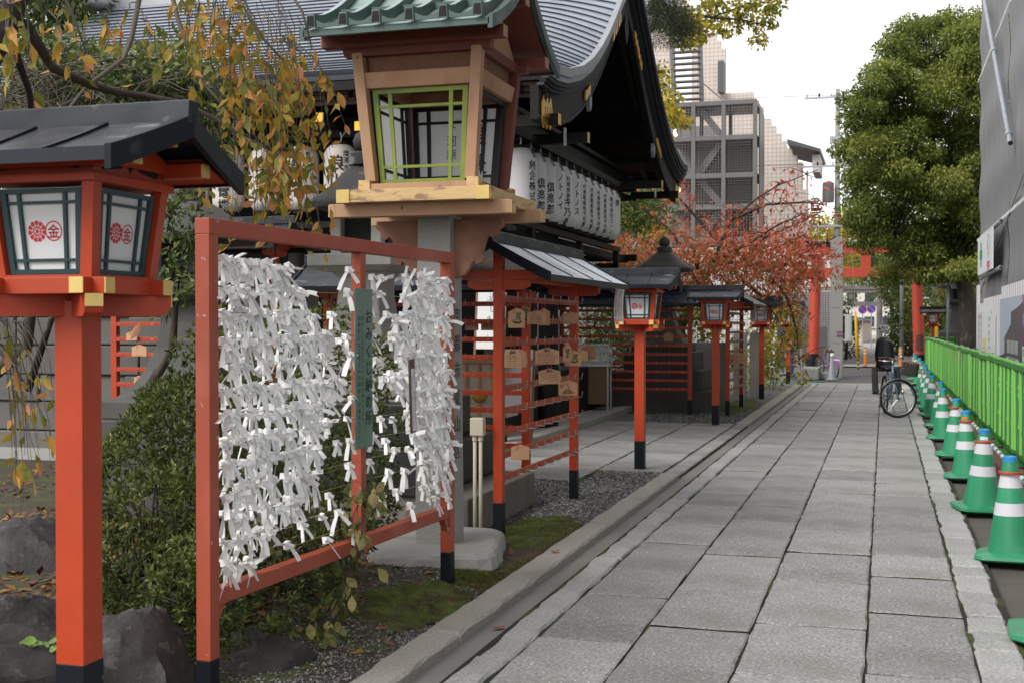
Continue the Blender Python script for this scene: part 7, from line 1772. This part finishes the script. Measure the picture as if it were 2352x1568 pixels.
# ---- variegated vine climbing the middle post
t = thing('ivy_vine', 'variegated yellow green vine climbing the middle post of the frame', 'vine', at(800, 1440, 6.2)); b = MB()
vine = [at(735, 1445, 6.1), at(770, 1400, 6.2), at(800, 1330, 6.25), at(815, 1240, 6.3), at(830, 1190, 6.35), at(850, 1130, 6.4), at(860, 1095, 6.45)]
for dx in (0, -.05, .04): limb(b, [Vector(p) - t.location + Vector((dx * (.5 + i * .1), 0, 0)) for i, p in enumerate(vine)], .005, .002, 5, .012)
b.build('stem', 'bark', t)
for i in range(74):
    k = rnd.uniform(0, len(vine) - 1.01); q = Vector(vine[int(k)]).lerp(Vector(vine[int(k) + 1]), k - int(k)); place_leaf(rnd.choice(VL), t, q + Vector((rnd.gauss(.0, .055), rnd.gauss(-.02, .04), rnd.gauss(0, .03))), .085)
for i in range(16): place_leaf(rnd.choice(VL[:3]), t, at(rnd.uniform(700, 800), rnd.uniform(1440, 1500), 6.0), .06, False)

# ---- weeping cherry in front of the hall
ch = thing('cherry_tree', 'weeping cherry with orange and olive leaves hanging from the top left', 'tree', (-4.6, 3.6, 0))
off = ch.location
def PL(*q): return [at(*p) - off for p in q]
b = MB()
limb(b, [Vector((-.6, .2, -.1)), Vector((-.4, .3, 1.4)), *PL((-120, 330, 4.9), (-40, 150, 4.9), (10, 60, 5.0), (50, -30, 5.1), (120, -160, 5.2))], .075, .040, 10)
limb(b, PL((10, 60, 4.95), (38, 130, 5.0), (66, 210, 5.2), (80, 330, 5.4), (60, 420, 5.6)), .020, .008, 8)
b.build('trunk', 'dark_bark', ch, smooth=True)
def branch(pts, r0, r1): 
    q = MB(); limb(q, PL(*pts), r0, r1, 7, .008); q.build('branch', 'pale_bark' if r0 < .02 else 'bark', ch, smooth=True)
branch(((60, 60, 5.1), (120, 150, 5.8), (210, 195, 6.2), (270, 210, 6.3), (330, 218, 6.4), (420, 240, 6.4), (500, 275, 6.4), (560, 315, 6.3), (630, 350, 6.2), (690, 420, 6.2)), .026, .005)
branch(((330, -60, 7.2), (300, 90, 7.2), (285, 135, 7.1), (235, 170, 6.8), (205, 195, 6.5), (150, 260, 6.5), (115, 340, 6.5)), .017, .007)
branch(((380, -60, 6.4), (405, 40, 6.3), (430, 110, 6.2), (470, 190, 6.2), (540, 270, 6.2), (620, 340, 6.2)), .014, .004)
branch(((500, -60, 6.2), (560, 20, 6.1), (610, 90, 6.1), (660, 150, 6.1)), .012, .004)
branch(((640, -60, 6.3), (690, 30, 6.2), (720, 110, 6.2)), .010, .003)
branch(((120, -60, 5.2), (170, 40, 5.2), (190, 110, 5.2)), .010, .003)
tw = MB(); LP_ = []
def twig(x, y, d, x1, y1, r=.0030, nl=7, sag=30, leaf_from=.25, dl=0):
    k = 7; pts = []
    for i in range(k + 1):
        u = i / k; pts.append((x + (x1 - x) * (u ** .8) + rnd.gauss(0, 3), y + (y1 - y) * (u ** 1.15) - sag * math.sin(PI * u) * .5, d + dl * u + rnd.gauss(0, .02)))
    P3 = PL(*pts); tw.tube(P3, [r * (1 - .7 * i / k) for i in range(k + 1)], 4, cap=False)
    for _ in range(nl):
        u = leaf_from + (1 - leaf_from) * rnd.random() ** .8; i = min(k - 1, int(u * k)); LP_.append(P3[i].lerp(P3[i + 1], u * k - i) + off)
    return P3
for i in range(64):                                                    # the main curtain
    x = rnd.uniform(520, 690); y = rnd.uniform(-40, 170) + max(0, (x - 560) * .4); x1 = x + rnd.uniform(-10, 90); y1 = rnd.uniform(250, 540) if x > 560 else rnd.uniform(200, 380)
    twig(x, y, rnd.uniform(5.9, 6.9), min(x1, 780), y1, r=.0024, nl=8)
for i in range(26): twig(rnd.uniform(370, 560), rnd.uniform(-40, 120), rnd.uniform(5.8, 6.8), 0, 0, nl=0) if False else None
for i in range(40):
    x = rnd.uniform(380, 560); twig(x, rnd.uniform(-60, 40), rnd.uniform(5.7, 6.6), x + rnd.uniform(-30, 60), rnd.uniform(90, 300), nl=5)
for i in range(30):
    x = rnd.uniform(560, 690); twig(x, rnd.uniform(300, 380), rnd.uniform(6.3, 6.9), x + rnd.uniform(-50, 60), rnd.uniform(450, 590), nl=5)
for i in range(14):
    x = rnd.uniform(430, 560); twig(x, rnd.uniform(250, 300), rnd.uniform(6.3, 6.7), x + rnd.uniform(-20, 60), rnd.uniform(400, 560), nl=4)
for i in range(16): x = rnd.uniform(90, 330); twig(x, rnd.uniform(-50, 60), rnd.uniform(5.4, 6.4), x + rnd.uniform(-40, 80), rnd.uniform(60, 240), nl=4)
for x1, y1 in ((790, 255), (775, 215), (720, 340), (740, 560), (800, 300)): twig(640, 60 + rnd.uniform(0, 160), 6.2, x1, y1, nl=5, leaf_from=.6)
for i in range(9): x = rnd.uniform(-20, 110); twig(x, rnd.uniform(-40, 20), rnd.uniform(4.2, 4.6), x + rnd.uniform(-10, 60), rnd.uniform(60, 240), nl=4, leaf_from=.4)
nA = len(LP_)
for i in range(30): twig(rnd.uniform(-60, 40), rnd.uniform(640, 800), rnd.uniform(4.6, 5.6), rnd.uniform(30, 140), rnd.uniform(900, 1210), r=.0036, nl=1 if i % 3 else 3, sag=90, leaf_from=.5)
o = tw.build('twigs', 'pale_bark', ch); o['kind'] = 'stuff'
rnd.shuffle(LP_)
for p in LP_[:285]:
    d = max(4.2, (p - Vector((0, 0, EYE))).length); place_leaf(rnd.choice(CL), ch, p, .076 if d > 5 else .064)
if len(LP_) > 285:
    Q = np.array([tuple(p - off) for p in LP_[285:]]); leaves('small_leaves', Q, .078, 'cherry', rng.uniform(0, .8, len(Q)), parent=ch, droop=1.6, ratio=.46)
Q = np.stack([rng.uniform(-6.5, -2.6, 4200), rng.uniform(.5, 6.5, 4200), rng.uniform(4.0, 6.2, 4200)], 1); Q = Q[(np.sin(Q[:, 0] * 2.1) + np.cos(Q[:, 1] * 1.7) + rng.normal(0, .6, len(Q))) > -.2]  # overhead leaves out of view, added to shade the left garden
Q = Q[(Q[:, 2] - EYE) > .36 * (Q[:, 1] + .35 * Q[:, 0] * -1)]; leaves('crown', Q - np.array(tuple(off)), .10, 'cherry', rng.uniform(0, .8, len(Q)), parent=ch, droop=1.0, ratio=.46)
# a pale leaf caught on a thread before the rack
lf = link('fallen_leaf', leaf_me('cherry', .95, L=.075, W=.030, seed=77)); lf.location = at(322, 742, 5.2); lf.rotation_euler = (R(-80), .5, .4); tag(lf, 'single pale curled leaf hanging in the air beside the near lantern post', 'leaf')

# ---- evergreens behind the near lantern
def tree(name, label, base, trunk, limbs, blobs, n, size, m, lo=.1, hi=.9, sc=1.0, droop=.3, ratio=.5, shell=.5, cull=.7, bark='bark', cat='tree', group=None, crown='crown'):
    t = thing(name, label, cat, base, 0, group); bs = Vector(base)
    b = MB(); limb(b, [Vector(p) - bs for p in trunk[0]], trunk[1], trunk[2], 10); b.build('trunk', bark, t, smooth=True)
    if limbs:
        b = MB()
        for pts, r0, r1 in limbs: limb(b, [Vector(p) - bs for p in pts], r0, r1, 6, .03)
        b.build('limbs', bark, t, smooth=True)
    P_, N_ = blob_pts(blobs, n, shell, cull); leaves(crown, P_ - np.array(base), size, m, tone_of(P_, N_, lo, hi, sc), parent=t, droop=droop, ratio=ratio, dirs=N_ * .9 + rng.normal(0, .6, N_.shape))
    return t
bl = [A(rnd.uniform(20, 460), rnd.uniform(120, 320), rnd.uniform(8.4, 9.8), rnd.uniform(.22, .40), rnd.uniform(.16, .28)) for _ in range(26)]
tree('camellia_tree', 'glossy evergreen tree behind the near lantern roof', (-7.6, 6.9, .1), ([(-7.6, 6.9, 0), at(60, 800, 9.2), at(80, 640, 9.2), at(150, 420, 9.2), at(200, 250, 9.2)], .06, .02), [([at(60, 900, 9.2), at(120, 740, 9.0), at(230, 620, 9.0), at(300, 500, 9.0)], .032, .012), ([at(200, 400, 9.2), at(330, 300, 9.0), at(440, 240, 9.0)], .03, .008), ([at(150, 420, 9.2), at(60, 260, 9.2), at(10, 140, 9.2)], .03, .01)], bl, 8500, .075, 'camellia', .15, .9, 3, droop=.4, ratio=.42, shell=.9, cull=.3)
tree('camellia_bush', 'glossy evergreen bush between the near lantern and the frame', (-5.6, 7.4, .1), ([(-5.6, 7.4, 0), at(395, 800, 8.4), at(420, 560, 8.3)], .05, .015), [], [A(395, 470, 8.3, .22), A(430, 540, 8.2, .20), A(400, 600, 8.3, .22), A(440, 650, 8.0, .15), A(425, 430, 8.6, .18), A(480, 330, 8.8, .25), A(375, 690, 8.4, .12)], 900, .070, 'camellia', .2, .9, 3, droop=.5, ratio=.42, shell=1.0, cull=.2, cat='bush')
tw = MB()
def tangle(n, x0, x1, y0, y1, d0, d1, off_):
    for _ in range(n):
        x, y, d = rnd.uniform(x0, x1), rnd.uniform(y0, y1), rnd.uniform(d0, d1); p = at(x, y, d); pts = [p]
        v = Vector((rnd.uniform(-1, 1), rnd.uniform(-.4, .4), rnd.uniform(-1, .6))).normalized()
        for _ in range(4): v = (v + Vector((rnd.uniform(-.5, .5), rnd.uniform(-.3, .3), rnd.uniform(-.5, .3)))).normalized(); pts.append(pts[-1] + v * .13)
        tw.tube([q - off_ for q in pts], [.006, .005, .004, .003, .002], 4, cap=False)
ct = [o for o in bpy.data.objects if o.name.startswith('camellia_tree')][0]
tangle(150, 0, 330, 130, 260, 8.0, 9.0, ct.location); o = tw.build('bare_twigs', 'pale_bark', ct); o['kind'] = 'stuff'
for i, (px, py, d, n, lab) in enumerate(((90, 60, 22, 26, 'tall yellow green tree behind the hall at the far left'), (230, 30, 26, 26, 'tall light green tree between hall roof end and the cherry'))):
    bl = [A(px + rnd.uniform(-150, 130), py + rnd.uniform(-190, 150), d + rnd.uniform(-1.5, 1.5), rnd.uniform(.5, .9), rnd.uniform(.4, .6)) for _ in range(n)]
    c = at(px, py, d); tree('broadleaf_tree', lab, (c.x, c.y, 0), ([(c.x, c.y, -.1), (c.x + .2, c.y, 3), (c.x, c.y, 7.5)], .22, .06), [], bl, 7000, .15, 'camellia' if i == 0 else 'ginkgo' if False else 'fresh_green', .25, 1, 1, shell=.9, cull=.2)
# ---- big camphor at the right
edge = [(30, 2095), (80, 2050), (130, 2000), (180, 1970), (240, 1945), (300, 1928), (370, 1930), (440, 1938), (500, 1945), (560, 1972), (610, 2010), (650, 2060)]
def left_edge(y):
    for (a, xa), (c, xc) in zip(edge, edge[1:]):
        if y <= c: return xa + (xc - xa) * (y - a) / (c - a)
    return edge[-1][1]
bl = []; cq = random.Random(21); y = 52
while y < 628:
    x = left_edge(y) + 30
    while x < 2390:
        if not (y > 560 and x < 2060 and cq.random() < .4): bl.append(A(x + cq.uniform(-18, 18), y + cq.uniform(-16, 16), cq.uniform(39, 43), cq.uniform(.38, .80), cq.uniform(.30, .50)))
        x += cq.uniform(30, 46)
    y += 33
ctr = at(2222, 700, 41.2)
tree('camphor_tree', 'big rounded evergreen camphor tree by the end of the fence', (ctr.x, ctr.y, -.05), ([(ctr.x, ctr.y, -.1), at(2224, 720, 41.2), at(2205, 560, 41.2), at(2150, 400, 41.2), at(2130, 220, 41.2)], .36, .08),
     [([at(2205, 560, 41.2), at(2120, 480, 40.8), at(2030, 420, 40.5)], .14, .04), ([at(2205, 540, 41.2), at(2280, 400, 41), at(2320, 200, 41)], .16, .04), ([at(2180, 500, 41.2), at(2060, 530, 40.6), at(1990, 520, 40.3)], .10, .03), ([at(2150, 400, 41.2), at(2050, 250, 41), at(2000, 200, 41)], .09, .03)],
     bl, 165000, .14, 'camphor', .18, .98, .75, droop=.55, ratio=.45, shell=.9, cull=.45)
# ---- red cherry over the far lanterns
rc = thing('red_cherry_tree', 'cherry tree with thin red and orange leaves above the far lanterns', 'tree', (-4.3, 28.6, 0)); ro = rc.location
def RL_(*q): return [at(*p) - ro for p in q]
b = MB(); limb(b, [Vector((0, 0, -.1)), *RL_((1560, 760, 27.5), (1600, 660, 27.5), (1645, 590, 27.5))], .16, .08, 10); limb(b, RL_((1610, 640, 27.5), (1590, 560, 27.3)), .07, .05, 8); b.build('trunk', 'bark', rc, smooth=True)
RB = [((1635, 600), (1655, 560), (1680, 505), (1740, 455), (1790, 425), (1880, 390)), ((1655, 560), (1600, 500), (1560, 455), (1520, 425), (1490, 415)), ((1680, 505), (1760, 470), (1850, 465), (1900, 470)), ((1640, 600), (1720, 560), (1790, 515), (1850, 490)),
      ((1690, 620), (1730, 570), (1760, 545), (1840, 510), (1890, 485)), ((1640, 610), (1700, 600), (1780, 570), (1850, 540)), ((1730, 575), (1715, 520), (1690, 480)), ((1770, 650), (1800, 610), (1850, 580), (1920, 545)), ((1775, 650), (1840, 640), (1900, 640)),
      ((1600, 640), (1550, 600), (1500, 560), (1450, 540)), ((1590, 630), (1520, 620), (1440, 610), (1390, 600)), ((1560, 560), (1530, 520), (1500, 500)), ((1790, 655), (1810, 690), (1830, 760), (1835, 830)), ((1700, 640), (1760, 690), (1790, 740))]
tw = MB(); RLf = []
for br in RB:
    d = 27.5 + rnd.uniform(-1.2, 1.2); P3 = RL_(*[(x, y, d) for x, y in br]); tw.tube(P3, [.045 - .036 * i / (len(P3) - 1) for i in range(len(P3))], 6)
    for i in range(len(P3) - 1):
        for _ in range(5):
            q = P3[i].lerp(P3[i + 1], rnd.random()); v = Vector((rnd.uniform(-1, 1), rnd.uniform(-.6, .6), rnd.uniform(-.35, .7))).normalized(); e = q + v * rnd.uniform(.3, .9) + Vector((0, 0, -.15)); tw.tube([q, (q + e) / 2 + Vector((0, 0, .08)), e], [.010, .006, .003], 4, cap=False)
            for _ in range(9 if i > 0 else 7): RLf.append(q.lerp(e, rnd.uniform(.2, 1.05)) + Vector((rnd.gauss(0, .07), rnd.gauss(0, .1), rnd.gauss(-.04, .07))))
o = tw.build('branches', 'bark', rc)
for _ in range(10500):                                                  # fuller mass lower down
    x = rnd.uniform(1385, 1955); y = rnd.gauss(606, 42)
    if y < 500 or y > 720 or (x < 1500 and y < 540) or hnoise(x * .03, y * .04) < -.55: continue
    if x > 1850 and (y > 665 or y < 545 or rnd.random() < .3 + (x - 1850) * .007): continue
    RLf.append(at(x, y, rnd.uniform(26, 29.5)) - ro)
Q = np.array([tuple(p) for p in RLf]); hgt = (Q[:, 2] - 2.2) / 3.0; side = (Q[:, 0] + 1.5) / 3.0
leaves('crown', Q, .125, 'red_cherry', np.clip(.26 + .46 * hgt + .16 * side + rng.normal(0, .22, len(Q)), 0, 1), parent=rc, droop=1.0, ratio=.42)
wl = [A(1800 + rnd.uniform(-40, 45), rnd.uniform(650, 870), rnd.uniform(31, 33), rnd.uniform(.12, .25), rnd.uniform(.15, .35)) for _ in range(26)]
tree('weeping_cherry', 'small tree with hanging olive and orange leaves before the torii base', (-3.3, 33.5, 0), ([(-3.3, 33.5, -.1), at(1775, 760, 32.5), at(1800, 660, 32.5)], .07, .03), [([at(1800, 660, 32.5), at(1830, 700, 32.3), at(1840, 860, 32.3)], .02, .006), ([at(1800, 660, 32.5), at(1790, 720, 32), at(1795, 800, 32)], .015, .005)], wl, 1100, .13, 'cherry', .0, .75, 2, droop=1.6, ratio=.42, shell=1.0, cull=.1)
# ---- greenery behind the racks and the hall
def simple_bush(label, spec, n, size, m, base, lo=.1, hi=.9, name='garden_bush'):
    bl = [A(rnd.uniform(x0, x1), rnd.uniform(y0, y1), rnd.uniform(d0, d1), r * rnd.uniform(.7, 1.2), r * rnd.uniform(.6, 1)) for (x0, x1, y0, y1, d0, d1, r, k) in spec for _ in range(k)]
    return tree(name, label, base, ([(base[0], base[1], -.1), (base[0] + .1, base[1], 1.0), (base[0], base[1], 2.2)], .09, .03), [([(base[0], base[1], .6), (base[0] - .8, base[1] + .2, 1.8)], .04, .01), ([(base[0], base[1], .8), (base[0] + .9, base[1], 2.0)], .04, .01)], bl, n, size, m, lo, hi, 1.6, droop=.5, shell=.8, cull=.3, cat='bush')
simple_bush('mixed green and yellow bush behind the wide rack', [(1350, 1480, 690, 880, 27, 29, .5, 22), (1440, 1600, 680, 800, 27, 30, .5, 14)], 7000, .10, 'camellia', (-6.5, 27.5, 0), .1, .95)
simple_bush('yellow leaved shrub between the far stone lantern and the lantern post', [(1590, 1660, 670, 830, 26, 29, .35, 14), (1720, 1790, 690, 900, 30, 33, .4, 16)], 2600, .13, 'ginkgo', (-4.2, 29.5, 0), .0, .9)
simple_bush('clipped fresh green tree behind the far end of the lantern row', [(1390, 1495, 440, 520, 33, 36, .8, 18), (1375, 1440, 540, 600, 33, 35, .6, 8)], 5200, .13, 'fresh_green', (-10.2, 33.5, 0), .1, .95, 'garden_tree')
simple_bush('yellow ginkgo leaves heaped along the sloping roof edge', [(1440, 1460, 500, 510, 44, 45, .4, 4), (1462, 1490, 512, 524, 44, 45, .4, 5), (1490, 1520, 526, 540, 44, 45, .4, 5)], 1800, .16, 'ginkgo', (-11.6, 44.5, 0), .5, 1, 'ginkgo_tree')
simple_bush('light green bamboo-like tree beyond the torii', [(2045, 2105, 640, 740, 66, 72, .9, 16), (2060, 2110, 740, 840, 66, 70, .9, 12)], 5200, .22, 'fresh_green', (1.25, 68, 0), .1, 1, 'street_tree')
simple_bush('dark evergreen shrub beside the lane wall', [(1935, 1952, 700, 800, 60, 63, .5, 9)], 1500, .16, 'camellia', (-1.75, 61, 0), .0, .5)
simple_bush('orange and yellow street tree behind the apartment corner', [(1880, 1960, 500, 640, 85, 95, 1.5, 14)], 3200, .35, 'ginkgo', (-4.6, 92, 0), .2, 1, 'street_tree')
simple_bush('leafy street tree closing the view above the stone torii', [(1940, 2060, 560, 650, 110, 125, 2.4, 16)], 4200, .45, 'fresh_green', (-2.5, 118, 0), .0, .9, 'street_tree')
simple_bush('dark green shrub mass beside the right torii pillar', [(2120, 2250, 640, 800, 52, 58, 1.0, 22)], 6000, .2, 'camphor', (3.8, 55, 0), .0, .45)
# overhanging ginkgo and pine above the hall gable
bl = [A(x, y, rnd.uniform(36, 38), rnd.uniform(.22, .45), rnd.uniform(.18, .3)) for x, y in [(1570, 20), (1590, 50), (1610, 75), (1580, 95), (1640, 40), (1660, 70), (1690, 60), (1700, 30), (1735, 50), (1745, 90), (1720, 10), (1620, 10), (1560, 70), (1770, 10), (1650, 5), (1765, 45), (1525, 190), (1540, 230), (1550, 260), (1530, 275), (1565, 280), (1520, 250), (1515, 160)]]
tree('ginkgo_tree', 'yellow green tree whose sprays reach in above the hall gable', (-12.5, 36.5, 0), ([(-12.5, 36.5, -.1), (-12.4, 36.6, 6), at(1440, -40, 37), at(1520, 10, 37)], .28, .10), [([at(1500, 10, 37), at(1570, 30, 37), at(1640, 40, 37), at(1700, 45, 37), at(1760, 60, 37)], .07, .02), ([at(1440, -40, 37), at(1500, 150, 37), at(1545, 250, 37)], .06, .015), ([at(1640, 40, 37), at(1720, 10, 37), at(1780, 5, 37)], .03, .01)], bl, 2400, .17, 'ginkgo', .1, 1, .9, droop=.8, ratio=.6, shell=1.0, cull=.1)
bl = [A(rnd.uniform(1485, 1570), rnd.uniform(-60, 95), rnd.uniform(30, 32), .38, .26) for _ in range(16)]
P_, N_ = blob_pts(bl, 9000, 1.0, .05); pt = thing('pine_tree', 'dark pine tree top beside the black gable edge', 'tree', (-10.6, 31, 0)); b = MB(); limb(b, [Vector((0, 0, -.1)), Vector((.2, 0, 5)), at(1500, 60, 31) - pt.location, at(1530, -40, 31) - pt.location], .22, .05, 9); b.build('trunk', 'bark', pt, smooth=True)
leaves('crown', P_ - np.array(pt.location), .30, 'pine', tone_of(P_, N_, .1, .8, 1.2), parent=pt, droop=0, ratio=.035, dirs=N_ + rng.normal(0, .5, N_.shape) + np.array([0, 0, .3]))
# distant woods closing the horizon behind the hall and right of the street
for x0, x1, y0, y1, h, nm in ((-90, -16, 58, 75, 9, 'behind the hall'), (16, 90, 80, 100, 10, 'right of the street')):
    bl = [(rnd.uniform(x0, x1), rnd.uniform(y0, y1), rnd.uniform(1.5, h), rnd.uniform(2, 4), rnd.uniform(2, 3), rnd.uniform(1.5, 2.6)) for _ in range(60)]
    P_, N_ = blob_pts(bl, 16000, .5, .6); leaves('woods', P_, .7, 'camphor', tone_of(P_, N_, .1, .8, .3)); tag(bpy.data.objects[[o.name for o in bpy.data.objects if o.name.startswith('woods')][-1]], 'distant belt of green trees ' + nm, 'woods', kind='stuff')
# ================================================================
bpy.context.view_layer.update()
